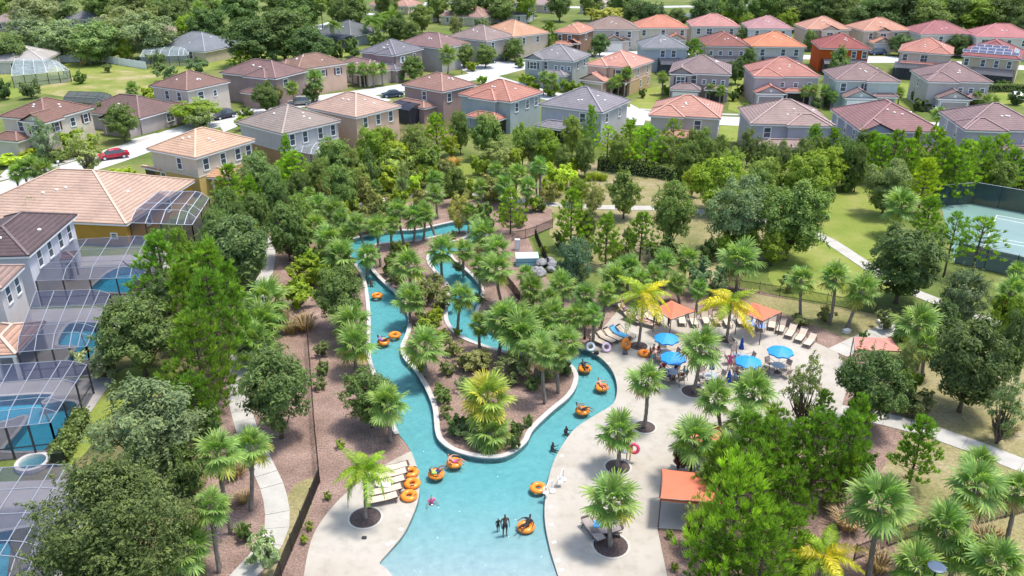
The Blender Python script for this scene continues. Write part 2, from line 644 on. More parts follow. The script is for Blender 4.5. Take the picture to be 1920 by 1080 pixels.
# copings
def coping(name, loop, closed, width, z, side, mat):
    n = len(loop)
    mb = MB()
    a, b = [], []
    for i, p in enumerate(loop):
        d = (loop[(i + 1) % n if closed else min(i + 1, n - 1)] - loop[(i - 1) % n if closed else max(i - 1, 0)]).normalized()
        nn = Vector((-d.y, d.x)) * side
        a.append(p - nn * 0.05)
        b.append(p + nn * width)
    m = n if closed else n - 1
    q = [(i, (i + 1) % n) for i in range(m)]
    mb.add([(p.x, p.y, z) for p in a] + [(p.x, p.y, z) for p in b], [(i, j, n + j, n + i) for i, j in q])
    mb.add([(p.x, p.y, z) for p in a] + [(p.x, p.y, z - 0.09) for p in a], [(i, j, n + j, n + i) for i, j in q])
    mb.add([(p.x, p.y, z) for p in b] + [(p.x, p.y, z - 0.09) for p in b], [(i, j, n + j, n + i) for i, j in q])
    o = mb.build(name, mat)
    bm = bmesh.new()
    bm.from_mesh(o.data)
    for fc in bm.faces:
        if fc.normal.z < -0.5:
            fc.normal_flip()
    bm.to_mesh(o.data)
    bm.free()
    return structure(o)
COPE = plain('coping_concrete', (0.47, 0.44, 0.415), 0.8, 0.08, 2.0)
def area2(lp):
    return sum(lp[i].x * lp[(i + 1) % len(lp)].y - lp[(i + 1) % len(lp)].x * lp[i].y for i in range(len(lp)))
coping('island_coping', island_loop, True, 0.36, 0.10, -1 if area2(island_loop) < 0 else 1, COPE)
i0 = 10 * 4
coping('river_coping', river_w[i0:44 * 4], False, 0.32, 0.10, -1 if area2(river_loop) > 0 else 1, COPE)

# mulch beds round the river, the left garden and the right garden
MUL = [(395, 1180), (380, 960), (400, 800), (425, 690), (440, 600), (480, 520), (505, 450), (560, 408), (640, 395), (760, 380), (850, 372), (960, 382), (1035, 392), (1035, 425), (990, 445), (1012, 500), (1040, 545),
       (1110, 545), (1200, 540), (1330, 528), (1420, 545), (1520, 570), (1600, 600), (1600, 640), (1690, 680), (1680, 790), (1560, 900), (1500, 1000), (1460, 1180)]
sheet('mulch_bed', ppoly(MUL), 0.012, MULCH, [river_loop])
sheet('pine_litter', ppoly([(1235, 988), (1330, 985), (1420, 820), (1500, 800), (1640, 760), (1710, 800), (1640, 900), (1720, 1180), (1270, 1180)]), 0.022, MULCH)
sheet('woodland_floor', ppoly([(40, 880), (165, 770), (165, 700), (200, 640), (230, 560), (300, 470), (380, 380), (470, 330), (600, 260), (720, 235), (840, 200), (880, 250), (800, 300), (720, 340), (640, 380), (560, 400), (505, 450), (475, 520), (440, 600), (425, 690), (400, 800), (380, 960), (395, 1180), (0, 1180)]), 0.008, DIRT)
# lawns and dry grass
sheet('dry_field', ppoly([(900, 330), (1000, 300), (1120, 300), (1200, 320), (1330, 330), (1420, 360), (1480, 420), (1440, 480), (1360, 530), (1200, 530), (1100, 500), (1030, 440), (1040, 400), (960, 378), (880, 360)], 0, 3), 0.006, DRY, [river_loop])
sheet('dry_lawn', ppoly([(1640, 770), (1700, 690), (1960, 640), (2100, 760), (2100, 1180), (1500, 1180), (1580, 1000), (1560, 900)], 0, 3), 0.009, DRY)
sheet('lawn', ppoly([(1520, 430), (1530, 370), (1560, 355), (1640, 352), (1680, 400), (1640, 470), (1700, 520), (1620, 560), (1500, 560), (1440, 520), (1470, 470)], 0, 3), 0.010, LAWN)
sheet('lawn', ppoly([(838, 318), (860, 307), (900, 310), (912, 326), (880, 342), (845, 338)], 0, 4), 0.010, LAWN)
sheet('dry_verge', ppoly([(538, 935), (560, 905), (592, 900), (580, 960), (540, 1040), (505, 1100), (480, 1110), (505, 1050), (530, 1000)], 0, 3), 0.02, DRY)
sheet('sandy_field', ppoly([(60, 168), (130, 148), (190, 134), (260, 134), (310, 146), (300, 166), (250, 180), (170, 184), (110, 180)], 0, 4), 0.012, ground_mat('worn_field', [(0.38, (0.16, 0.205, 0.04)), (0.52, (0.24, 0.24, 0.075)), (0.62, (0.34, 0.29, 0.16)), (0.75, (0.40, 0.33, 0.20))], 0.14, 5.0))
sheet('lawn', ppoly([(0, 130), (120, 118), (300, 120), (420, 105), (520, 90), (680, 90), (640, 110), (400, 130), (280, 150), (120, 160), (0, 190)]), 0.010, LAWN)
sheet('lawn', ppoly([(1180, 200), (1215, 165), (1260, 160), (1320, 185), (1240, 205), (1210, 212)]), 0.014, LAWN)
sheet('lawn', ppoly([(1365, 205), (1375, 150), (1410, 140), (1420, 200), (1400, 216)]), 0.014, LAWN)
sheet('lawn', ppoly([(1350, 236), (1400, 236), (1395, 270), (1345, 262)]), 0.014, LAWN)
sheet('lawn', ppoly([(1660, 205), (1690, 155), (1735, 160), (1720, 210)]), 0.014, LAWN)
sheet('lawn', ppoly([(1855, 195), (1870, 170), (1960, 170), (1960, 205)]), 0.014, LAWN)
sheet('lawn', ppoly([(170, 345), (240, 322), (300, 330), (290, 350), (200, 365)]), 0.014, LAWN)
sheet('lawn', ppoly([(160, 740), (235, 690), (330, 690), (330, 730), (230, 760), (160, 850), (110, 900)]), 0.014, LAWN)
sheet('lawn', ppoly([(1385, 545), (1520, 568), (1690, 595), (1700, 610), (1600, 640), (1500, 600), (1400, 565)]), 0.018, DRY)

# the pool deck: two wings beside the water, with round planting holes cut for palms
left_deck = ppoly([(555, 1180), (568, 1090), (582, 1020), (603, 978), (640, 934), (690, 893), (735, 865), (764, 850)], 0, 4, False)
i_a = min(range(len(river_w)), key=lambda i: (river_w[i] - ppoly([(779, 868)])[0]).length)
ld = left_deck + [river_w[i] for i in range(i_a + 3, -1, -1)] + ppoly([(780, 1140), (850, 1180), (800, 1300), (560, 1300)])
DECK_HOLES = {'left': [(685, 972, 1.05)], 'right': [(1145, 1024, 1.1), (1158, 877, 0.9), (1208, 802, 0.85), (1300, 735, 1.0), (1197, 650, 0.85), (1362, 638, 0.8)]}
def disc(px, py, r, n=20):
    c = at(px, py)
    return [Vector((c.x + r * math.cos(2 * math.pi * k / n), c.y + r * math.sin(2 * math.pi * k / n))) for k in range(n)]
sheet('pool_deck', ld, 0.06, DECK, [disc(*h) for h in DECK_HOLES['left']], skirt=0.1)
i_b = min(range(len(river_w)), key=lambda i: (river_w[i] - ppoly([(1087, 655)])[0]).length)
rd = [river_w[i] for i in range(i_b, len(river_w))] + ppoly([(1075, 1180), (1060, 1300), (1300, 1300), (1262, 1120), (1251, 1080), (1240, 1030), (1232, 990), (1330, 988), (1352, 880), (1392, 832), (1440, 806), (1530, 798), (1575, 775), (1590, 720), (1583, 685), (1570, 662), (1525, 641), (1500, 628), (1450, 600),
                                                                      (1400, 590), (1330, 592), (1270, 588), (1215, 582), (1180, 572), (1160, 580), (1140, 605), (1120, 628), (1100, 648)])
sheet('pool_deck', rd, 0.06, DECK, [disc(*h) for h in DECK_HOLES['right']], skirt=0.1)
RING = plain('planter_edge', (0.48, 0.45, 0.40), 0.8, 0.05)
for h in DECK_HOLES['left'] + DECK_HOLES['right']:
    d_ = disc(*h)
    o = sheet('mulch_ring', d_, 0.045, plain('dark_mulch', (0.085, 0.06, 0.055), 0.95, 0.5, 9, bmp=1.0, bscale=16))
    coping('planter_edge', disc(h[0], h[1], h[2] + 0.02), True, 0.10, 0.085, -1, RING)

# footpaths
slab_path('footpath', [(430, 1120), (462, 1072), (498, 1036), (518, 996), (520, 958), (511, 915), (495, 880), (477, 842), (461, 800), (450, 760), (443, 720), (447, 680), (458, 635), (474, 590), (490, 545), (497, 515), (502, 490), (506, 462), (522, 440), (545, 424)], 1.55, 1.5)
slab_path('footpath', [(660, 392), (710, 376), (770, 366), (830, 360), (885, 362), (930, 371), (985, 378), (1040, 384), (1100, 388), (1180, 390), (1240, 391), (1320, 398), (1420, 412), (1500, 430), (1545, 447), (1580, 468), (1612, 490), (1650, 515), (1700, 543), (1745, 561), (1800, 583), (1860, 604), (1940, 630)], 1.7, 2.4)
slab_path('footpath', [(1570, 662), (1605, 645), (1650, 625), (1700, 603)], 1.9, 1.9)
slab_path('footpath', [(1560, 770), (1620, 778), (1680, 792), (1740, 808), (1800, 829), (1860, 851), (1960, 890)], 1.9, 1.9)
# streets and drives
strip('street', [(-120, 395), (-40, 368), (40, 345), (130, 320), (210, 295), (280, 270), (350, 245), (430, 222), (520, 202), (600, 186), (700, 172), (800, 157), (905, 141), (960, 128), (1040, 113), (1130, 102), (1210, 100), (1320, 104), (1460, 106), (1640, 111), (1780, 118), (1960, 130)], 7.0, 0.02, ROAD)
strip('street', [(900, 142), (950, 158), (1010, 175), (1080, 190), (1180, 211), (1215, 218), (1300, 224), (1390, 228), (1500, 233), (1620, 236), (1760, 238), (1960, 244)], 7.0, 0.026, ROAD)
strip('pavement', [(-120, 365), (40, 327), (130, 302), (210, 280), (280, 258)], 1.5, 0.05, CONC)
strip('pavement', [(1200, 205), (1300, 212), (1400, 216), (1520, 220)], 1.4, 0.05, CONC)
strip('street', [(560, 62), (640, 40), (700, 25), (770, 12), (830, 2)], 6.5, 0.02, ROAD)
strip('street', [(830, 4), (960, 10), (1100, 14), (1300, 12), (1500, 10), (1800, 12), (2000, 10)], 6.5, 0.024, ROAD)
DRIVES = [[(245, 262), (290, 250), (320, 250), (300, 275), (262, 282)], [(395, 215), (435, 205), (450, 235), (420, 248)], [(627, 183), (680, 172), (735, 188), (700, 195)], [(700, 168), (745, 160), (760, 178), (725, 184)],
          [(860, 128), (950, 112), (985, 125), (900, 150)], [(1140, 96), (1172, 92), (1185, 102), (1140, 106)], [(1420, 205), (1465, 200), (1470, 225), (1425, 228)], [(1590, 205), (1640, 200), (1650, 228), (1600, 230)],
          [(1745, 212), (1795, 207), (1815, 232), (1770, 236)], [(1625, 106), (1682, 106), (1688, 118), (1625, 118)], [(1182, 195), (1213, 212), (1207, 235), (1178, 235)], [(0, 330), (30, 300), (60, 310), (40, 345)], [(-20, 400), (0, 350), (70, 330), (100, 345), (40, 380)], [(1090, 190), (1120, 178), (1150, 195), (1125, 205)]]
for i, d_ in enumerate(DRIVES):
    sheet('driveway', ppoly(d_), 0.034 + 0.0007 * i, ROAD)
# ------------------------------------------------------------------ houses
WIN_CACHE = {}
def window_meshes(w, h, style):
    k = (round(w, 2), round(h, 2), style)
    if k not in WIN_CACHE:
        f = MB()
        t = 0.14
        f.box(-w / 2 - t, -0.07, -t, -w / 2, 0.02, h + t)
        f.box(w / 2, -0.07, -t, w / 2 + t, 0.02, h + t)
        f.box(-w / 2, -0.07, h, w / 2, 0.02, h + t)
        f.box(-w / 2, -0.10, -t, w / 2, 0.02, 0)
        f.box(-w / 2, -0.05, h * 0.5 - 0.03, w / 2, 0.0, h * 0.5 + 0.03)
        if w > 1.3:
            f.box(-0.035, -0.05, 0, 0.035, 0.0, h * 0.5 - 0.03)
            f.box(-0.035, -0.05, h * 0.5 + 0.03, 0.035, 0.0, h)
        p = MB()
        p.box(-w / 2 + 0.001, -0.025, 0.001, w / 2 - 0.001, 0.015, h * 0.5 - 0.031)
        p.box(-w / 2 + 0.001, -0.025, h * 0.5 + 0.031, w / 2 - 0.001, 0.015, h - 0.001)
        WIN_CACHE[k] = (f.mesh('window', WHITE), p.mesh('pane', GLASS))
    return WIN_CACHE[k]
SHUT_CACHE = {}
def shutter_mesh(h, mat):
    k = (round(h, 2), mat.name)
    if k not in SHUT_CACHE:
        m = MB()
        m.box(-0.19, -0.06, 0, 0.19, -0.004, h)
        for i in range(6):
            z = h * (i + 0.5) / 6
            m.box(-0.14, -0.075, z - 0.05, 0.14, -0.06, z + 0.05)
        SHUT_CACHE[k] = m.mesh('shutter', mat)
    return SHUT_CACHE[k]
RIDGE_N = [0]
def hip_roof(root, x0, y0, x1, y1, z, pitch, mat, ridgemat, fascia=WHITE, name='roof', caps=True, vents=0, seed=0, gable=None):
    """hip (or front-gabled) tiled roof over the rectangle, eaves at z"""
    W, D = x1 - x0, y1 - y0
    if gable:
        r = pitch * W / 2
        A = (x0, y0, z); B = (x1, y0, z); Cc = (x1, y1, z); Dd = (x0, y1, z)
        P = ((x0 + x1) / 2, y0, z + r); Q = ((x0 + x1) / 2, y1, z + r)
        faces = [(B, Cc, Q, P), (Dd, A, P, Q)]
        lines = [(P, Q)]
    else:
        h = min(W, D) / 2
        r = pitch * h
        A = (x0, y0, z); B = (x1, y0, z); Cc = (x1, y1, z); Dd = (x0, y1, z)
        if W >= D:
            s = max(h - 0.0, 0)
            if W - 2 * s < 0.8:
                s = (W - 0.8) / 2
            P = (x0 + s, (y0 + y1) / 2, z + r); Q = (x1 - s, (y0 + y1) / 2, z + r)
            faces = [(A, B, Q, P), (B, Cc, Q), (Cc, Dd, P, Q), (Dd, A, P)]
            lines = [(A, P), (Dd, P), (B, Q), (Cc, Q), (P, Q)]
        else:
            s = h
            if D - 2 * s < 0.8:
                s = (D - 0.8) / 2
            P = ((x0 + x1) / 2, y0 + s, z + r); Q = ((x0 + x1) / 2, y1 - s, z + r)
            faces = [(A, B, P), (B, Cc, Q, P), (Cc, Dd, Q), (Dd, A, P, Q)]
            lines = [(A, P), (B, P), (Cc, Q), (Dd, Q), (P, Q)]
    mb = MB()
    t = 0.10
    for f in faces:
        n = len(f)
        mb.add(list(f) + [(p[0], p[1], p[2] - t) for p in f], [tuple(range(n)), tuple(range(2 * n - 1, n - 1, -1))])
    ring = [A, B, Cc, Dd]
    mb.add(ring + [(p[0], p[1], p[2] - t) for p in ring], [(i, 4 + i, 4 + (i + 1) % 4, (i + 1) % 4) for i in range(4)])
    ro = mb.build(name, mat, root)
    fb = MB()
    e = 0.03
    zt, zb = z - 0.103, z - 0.32
    fb.box(x0 + e, y0 + e, zb, x1 - e, y0 + e + 0.05, zt)
    fb.box(x0 + e, y1 - e - 0.05, zb, x1 - e, y1 - e, zt)
    fb.box(x0 + e, y0 + e + 0.052, zb, x0 + e + 0.05, y1 - e - 0.052, zt)
    fb.box(x1 - e - 0.05, y0 + e + 0.052, zb, x1 - e, y1 - e - 0.052, zt)
    fb.box(x0 + e + 0.052, y0 + e + 0.054, zb, x1 - e - 0.052, y1 - e - 0.054, zb + 0.03)
    fb.build('fascia', fascia, root)
    if caps:
        for a, b in lines:
            c = MB()
            c.bar(Vector(a) + Vector((0, 0, 0.04)), Vector(b) + Vector((0, 0, 0.05)), 0.26, 0.10)
            c.build('ridge_cap', ridgemat, ro)
    if vents:
        rnd = random.Random(seed)
        for k in range(vents):
            u = 0.2 + 0.6 * rnd.random()
            if rnd.random() < 0.6:
                px_, py_ = x0 + W * (0.35 + 0.3 * u), y0 + D * 0.18 + rnd.random() * D * 0.14
                zz = z + pitch * (py_ - y0)
                n = (0, -pitch)
            else:
                px_, py_ = x1 - W * (0.14 + 0.14 * rnd.random()), y0 + D * (0.35 + 0.3 * u)
                zz = z + pitch * (x1 - px_)
                n = (pitch, 0)
            c = MB()
            c.lathe([(0.21, -0.03), (0.20, 0.08), (0.12, 0.14), (0.0, 0.15)], 8, (px_, py_, zz))
            c.build('roof_vent', CREAM, ro)
    return ro

def make_window(root, face, W, D, u, z, w=1.0, h=1.45, shut=None, style=0):
    f, p = window_meshes(w, h, style)
    if face == 'F':
        loc, rz = (u, 0, z), 0
    elif face == 'R':
        loc, rz = (W, u, z), math.pi / 2
    elif face == 'L':
        loc, rz = (0, u, z), -math.pi / 2
    else:
        loc, rz = (u, D, z), math.pi
    o = link('window', f, root, loc, rz)
    link('pane', p, o)
    if shut is not None:
        sm = shutter_mesh(h, shut)
        for s in (-1, 1):
            link('shutter', sm, o, (s * (w / 2 + 0.32), 0, 0))
    return o

def garage_door(root, x, y, w=4.6, h=2.2, col=None, rz=0):
    m = MB()
    for r in range(4):
        m.box(-w / 2, -0.05 - 0.004 * (r % 2), r * h / 4 + 0.012, w / 2, 0.0, (r + 1) * h / 4 - 0.012)
    m.box(-w / 2, -0.03, 0, w / 2, 0.005, h)
    o = m.build('garage_door', col or CREAM, root)
    o.location = (x, y - 0.004, 0.02)
    o.rotation_euler = (0, 0, rz)
    m = MB()
    t = 0.14
    m.box(-w / 2 - t, -0.06, 0, -w / 2 - 0.004, 0.0, h + t)
    m.box(w / 2 + 0.004, -0.06, 0, w / 2 + t, 0.0, h + t)
    m.box(-w / 2 - 0.003, -0.06, h + 0.004, w / 2 + 0.003, 0.0, h + t)
    link('garage_frame', m.mesh('garage_frame', WHITE), root, (x, y - 0.006, 0.02), rz)

def house(label, A, B, Cc, side, wall, roof, eave=5.7, pitch=0.46, win=None, ext=(), band=None, shut=None, trim=None, vents=4, depth=None, group='houses of the estate', ridge=None, wmul=1.0):
    """side 'R': front edge A-B, right face B-Cc seen; 'L': left face A-B, front edge B-Cc; 'F': front edge A-B only"""
    a, b = at(A[0], A[1], eave), at(B[0], B[1], eave)
    c = at(Cc[0], Cc[1], eave) if Cc else None
    if side == 'F':
        p0, p1 = a, b
        D = depth or 11.0
        ang = math.atan2(p1.y - p0.y, p1.x - p0.x)
    elif side == 'R':
        p0, p1 = a, b
        D = depth or (c - b).length
        a1 = math.atan2(p1.y - p0.y, p1.x - p0.x)
        a2 = math.atan2(c.y - b.y, c.x - b.x) - math.pi / 2
        ang = (a1 * (b - a).length + a2 * (c - b).length) / ((b - a).length + (c - b).length)
    else:
        p0, p1 = b, c
        D = depth or (b - a).length
        a1 = math.atan2(p1.y - p0.y, p1.x - p0.x)
        a2 = math.atan2(a.y - b.y, a.x - b.x) - math.pi / 2
        ang = (a1 * (c - b).length + a2 * (b - a).length) / ((c - b).length + (b - a).length)
    W = (p1 - p0).length
    ov = 0.4
    d = Vector((math.cos(ang), math.sin(ang)))
    n = Vector((-d.y, d.x))
    if side == 'R':
        near = Vector((b.x, b.y))
        o = near - d * W
    else:
        o = Vector((p0.x, p0.y))
    o = o + d * ov + n * ov
    W -= 2 * ov
    D -= 2 * ov
    rnd = random.Random(label)
    root = thing('house', label, 'house', (o.x, o.y, 0), ang, group)
    w_ = sum(wall) / 3
    if max(wall) / (min(wall) + 0.01) < 4:
        wall = tuple(min(0.72, (v * 0.78 + w_ * 0.22) * 1.32 + 0.015) for v in wall)
    band = tuple(min(0.7, v * 1.25) for v in band) if band else None
    g_ = sum(roof) / 3
    roof = tuple((v * 0.74 + g_ * 0.26) * 1.06 for v in roof)
    wm = stucco(wall)
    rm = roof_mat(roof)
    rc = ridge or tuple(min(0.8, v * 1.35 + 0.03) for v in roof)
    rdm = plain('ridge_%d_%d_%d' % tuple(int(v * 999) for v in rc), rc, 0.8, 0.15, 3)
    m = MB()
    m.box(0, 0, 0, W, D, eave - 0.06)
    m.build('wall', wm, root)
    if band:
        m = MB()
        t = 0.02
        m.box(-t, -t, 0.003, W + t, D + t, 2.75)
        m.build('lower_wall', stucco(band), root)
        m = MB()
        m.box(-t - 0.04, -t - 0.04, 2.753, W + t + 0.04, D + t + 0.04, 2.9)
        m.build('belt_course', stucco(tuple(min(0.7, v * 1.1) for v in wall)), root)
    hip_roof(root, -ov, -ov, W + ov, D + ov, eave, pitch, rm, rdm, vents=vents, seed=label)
    win = win if win is not None else {'F': 3, 'R': 3, 'L': 3}
    two = eave > 4
    for f, spec in win.items():
        L = W if f in 'FB' else D
        if isinstance(spec, int):
            us = [L * (k + 0.5) / spec + rnd.uniform(-0.3, 0.3) for k in range(spec)]
            spec = [(u / L, 1 if two else 0) for u in us]
        for s in spec:
            u, fl = s[0] * L, s[1]
            w = s[2] if len(s) > 2 else 0.95
            h = s[3] if len(s) > 3 else 1.45
            sh = shut if (len(s) > 4 and s[4]) else None
            make_window(root, f, W, D, u, (3.55 if fl else 0.95), w, h, sh)
    for e in ext:
        k = e[0]
        if k in ('gable', 'hip', 'shed'):
            _, x0, w, out, h = e[:5]
            x0 *= W
            opt = e[5] if len(e) > 5 else {}
            wcol = stucco(opt.get('wall', wall))
            m = MB()
            m.box(x0, -out, 0, x0 + w, -0.003, h - 0.06)
            pc = opt.get('pitch', pitch)
            if k == 'gable':
                z0 = h - 0.06
                rr = pc * (w / 2)
                m.add([(x0, -out, z0), (x0 + w, -out, z0), (x0 + w / 2, -out, z0 + rr), (x0, -0.003, z0), (x0 + w, -0.003, z0), (x0 + w / 2, -0.003, z0 + rr)],
                      [(0, 1, 2), (5, 4, 3), (1, 4, 5, 2), (3, 0, 2, 5)])
            if not opt.get('open'):
                m.build('wing_wall', wcol, root)
            else:
                pm = MB()
                for xx in (x0 + 0.2, x0 + w - 0.2):
                    pm = MB()
                    pm.box(xx - 0.15, -out + 0.05, 0, xx + 0.15, -out + 0.35, h - 0.3)
                    pm.build('porch_post', stucco(wall), root)
                pm = MB()
                pm.box(x0, -0.02, 0.1, x0 + w, -0.004, h - 0.4)
                pm.build('porch_opening', DARKMETAL, root)
            hip_roof(root, x0 - 0.35, -out - 0.35, x0 + w + 0.35, (2.5 if k == 'gable' else 4.2) if h > 4 else -0.003, h, pc, rm, rdm, name='wing_roof', gable=(k == 'gable'), caps=True)
            if opt.get('garage'):
                garage_door(root, x0 + w / 2, -out, min(4.6, w - 0.8), col=opt.get('door'))
            if opt.get('win'):
                for u in opt['win']:
                    f_, p_ = window_meshes(opt.get('ww', 1.6), 1.4, 0)
                    zz = 3.55 if h > 4 else 0.9
                    wo = link('window', f_, root, (x0 + w * u, -out, zz))
                    link('pane', p_, wo)
                    if shut is not None:
                        sm = shutter_mesh(1.4, shut)
                        for s in (-1, 1):
                            link('shutter', sm, wo, (s * (opt.get('ww', 1.6) / 2 + 0.32), 0, 0))
            if opt.get('vent'):
                vb = MB()
                vb.box(x0 + w / 2 - 0.2, -out - 0.05, h + 0.1, x0 + w / 2 + 0.2, -out + 0.001, h + 0.6)
                vb.build('gable_vent', CREAM, root)
        elif k == 'door':
            _, u = e[:2]
            m = MB()
            m.box(u * W - 0.5, -0.06, 0.02, u * W + 0.5, 0.0, 2.1)
            dd = m.build('door', DARKMETAL, root)
            m = MB()
            m.box(u * W + 0.32, -0.11, 1.0, u * W + 0.38, -0.061, 1.15)
            m.build('handle', ALU, dd)
        elif k == 'garage':
            garage_door(root, e[1] * W, 0)
        elif k == 'cage':
            _, x0, w, out = e[:4]
            small_cage(root, x0 * W, w, out)
        elif k == 'solar':
            solar(root, W, D, eave, pitch, ov)
    return root

SCREEN = None
def screen_mat(name, col, alpha):
    m, nt, b, vec = new_mat(name)
    b.inputs['Base Color'].default_value = (col[0], col[1], col[2], 1)
    b.inputs['Roughness'].default_value = 0.55
    b.inputs['Alpha'].default_value = alpha
    n = noise(nt, vec, 0.5, 2)
    nt.links.new(ramp(nt, n, [(0.3, tuple(c * 0.8 for c in col)), (0.7, tuple(c * 1.25 for c in col))]), b.inputs['Base Color'])
    return m
SCREEN = screen_mat('insect_screen', (0.035, 0.045, 0.085), 0.55)
SCREENL = screen_mat('pale_insect_screen', (0.30, 0.36, 0.38), 0.45)
SCREEND = screen_mat('dark_insect_screen', (0.02, 0.024, 0.04), 0.82)

def small_cage(root, x0, w, out):
    """dark screen room with a bowed roof leaning on a far house"""
    h = 2.6
    prof = [(0.0, h), (out * 0.25, h + 0.55), (out * 0.6, h + 0.75), (out, h + 0.65)]
    m = MB()
    n = len(prof)
    vs = [(x0, -out + p[0], p[1]) for p in prof] + [(x0 + w, -out + p[0], p[1]) for p in prof]
    m.add(vs, [(i, n + i, n + i + 1, i + 1) for i in range(n - 1)])
    m.build('screen_roof', SCREEND, root)
    m = MB()
    m.add([(x0, -out, 0), (x0 + w, -out, 0), (x0 + w, -out, h), (x0, -out, h)], [(0, 1, 2, 3)])
    m.add([(x0, -out, 0), (x0, -out, h), (x0, -0.01, h + 0.6), (x0, -0.01, 0)], [(0, 1, 2, 3)])
    m.add([(x0 + w, -out, 0), (x0 + w, -out, h), (x0 + w, -0.01, h + 0.6), (x0 + w, -0.01, 0)], [(3, 2, 1, 0)])
    m.build('screen_wall', SCREEND, root)
    k = max(2, int(w / 2.2))
    for i in range(k + 1):
        x = x0 + w * i / k
        m = MB()
        m.bar((x, -out - 0.03, 0), (x, -out - 0.03, h), 0.07)
        for p, q in zip(prof, prof[1:]):
            m.bar((x, -out + p[0], p[1] + 0.03), (x, -out + q[0], q[1] + 0.03), 0.06)
        m.build('screen_frame', DARKMETAL, root)

def solar(root, W, D, eave, pitch, ov):
    glass = plain('solar_cell', (0.02, 0.035, 0.10), 0.15, 0.3, 2, spec=0.8)
    me = MB()
    me.box(-0.75, -0.48, 0, 0.75, 0.48, 0.04)
    mesh = me.mesh('solar_panel', glass)
    fr = MB()
    for a, b in (((-0.77, -0.5), (0.77, -0.5)), ((0.77, -0.5), (0.77, 0.5)), ((0.77, 0.5), (-0.77, 0.5)), ((-0.77, 0.5), (-0.77, -0.5))):
        fr.bar((a[0], a[1], 0.02), (b[0], b[1], 0.02), 0.04, 0.06)
    fm = fr.mesh('panel_frame', ALU)
    th = math.atan(pitch)
    cnt = [7, 5, 4]
    for r, c in enumerate(cnt):
        s = 1.7 + r * 1.15
        for i in range(c):
            x = W / 2 + (i - (c - 1) / 2) * 1.62 - 0.3
            y = -ov + s * math.cos(th)
            z = eave + s * math.sin(th) + 0.09
            o = link('solar_panel', mesh, root, (x, y, z))
            o.rotation_euler = (th, 0, 0)
            link('panel_frame', fm, o)
    for i in range(4):
        s = 1.6
        o = link('solar_panel', mesh, root, (W + ov - s * math.cos(th), D * 0.32 + i * 1.62, eave + s * math.sin(th) + 0.09))
        o.rotation_euler = (th, 0, math.pi / 2)
        link('panel_frame', fm, o)

K = 0.60
RED_SH = plain('dark_red_shutter', (0.10, 0.025, 0.03), 0.6, 0.1)
DK_SH = plain('charcoal_shutter', (0.035, 0.04, 0.05), 0.6, 0.1)
def c_(r, g, b):
    return lin(r, g, b, K)
# nearest row on the right
house('taupe roofed lavender grey house, backing on the treetops above the lawn', (1407, 232), (1566, 235), None, 'F', c_(188, 186, 196), c_(180, 146, 135), depth=11.5, win={'F': [(0.2, 1), (0.75, 1)]}, ext=[('hip', 0.45, 6.0, 0.7, 5.69), ('hip', 0.1, 8.5, 3.2, 2.9, {'open': 1})])
house('grey house under a long red brown tiled roof with forward left wing', (1570, 197), (1612, 245), (1761, 241), 'L', c_(176, 178, 196), c_(166, 112, 108), depth=15, win={'F': [(0.7, 1)], 'L': [(0.2, 1), (0.5, 1), (0.8, 1)]}, ext=[('gable', 0.0, 4.6, 0.6, 5.69, {'pitch': 0.46}), ('hip', 0.45, 6.0, 3.0, 2.9, {'open': 1})])
house('mauve brown roofed grey house cut by the frame beyond the tennis court', (1775, 212), (1806, 241), (1965, 244), 'L', c_(190, 186, 192), c_(160, 124, 122), depth=12, win={'F': [(0.3, 1), (0.8, 1)], 'L': [(0.3, 1), (0.7, 1)]}, ext=[('hip', 0.0, 5.4, 0.9, 5.69), ('hip', 0.35, 8.0, 3.2, 2.9, {'open': 1}), ('cage', 0.38, 7.5, 5.0)])
house('salmon tiled house with plain beige back wall beside the bright side street', (1216, 215), (1352, 222), (1363, 197), 'R', c_(200, 190, 176), c_(218, 146, 118), win={'F': [(0.25, 1), (0.7, 1)], 'R': 2}, ext=[('hip', 0.0, 5.0, 0.8, 5.69), ('hip', 0.2, 6.5, 3.0, 2.9, {'open': 1})])
house('slate roofed pale grey house, corner towards the tall pines', (1011, 195), (1130, 211), (1179, 187), 'R', c_(196, 194, 196), c_(150, 142, 148), win={'F': [(0.7, 1)], 'R': [(0.2, 1), (0.7, 1)]}, ext=[('hip', 0.1, 7.0, 3.4, 2.9, {'open': 1})])
house('teal grey house with broad coral tiled roof above the pine tops', (854, 178), (958, 191), (1026, 173), 'R', c_(168, 186, 186), c_(206, 128, 100), win={'F': [(0.6, 1)], 'R': [(0.2, 1), (0.55, 1), (0.85, 1)]}, ext=[('hip', 0.25, 5.2, 0.8, 5.69), ('hip', 0.35, 6.0, 3.0, 2.9, {'open': 1})])
house('mauve walled house with rosy brown roof beside the dark blue car', (745, 160), (830, 172), (902, 159), 'R', c_(176, 146, 136), c_(176, 124, 104), win={'F': 1, 'R': [(0.2, 1)]}, ext=[('hip', 0.05, 7.5, 3.0, 2.9), ('cage', 0.12, 5.5, 5.5)])
house('peach house with pale tan roof and three tall windows', (570, 201), (667, 220), (754, 199), 'R', c_(226, 188, 152), c_(206, 164, 138), win={'F': [], 'R': [(0.2, 1, 0.85, 1.6), (0.5, 1, 0.85, 1.6), (0.8, 1, 0.85, 1.6)]})
house('grey house with dull brown roof, four windows and tan lower storey', (445, 228), (529, 251), (637, 225), 'R', c_(200, 196, 196), c_(166, 146, 132), band=c_(176, 146, 110), win={'F': [], 'R': [(0.15, 1, 0.8, 1.6), (0.38, 1, 0.8, 1.6), (0.66, 1, 0.8, 1.6), (0.9, 1, 0.8, 1.6)]})
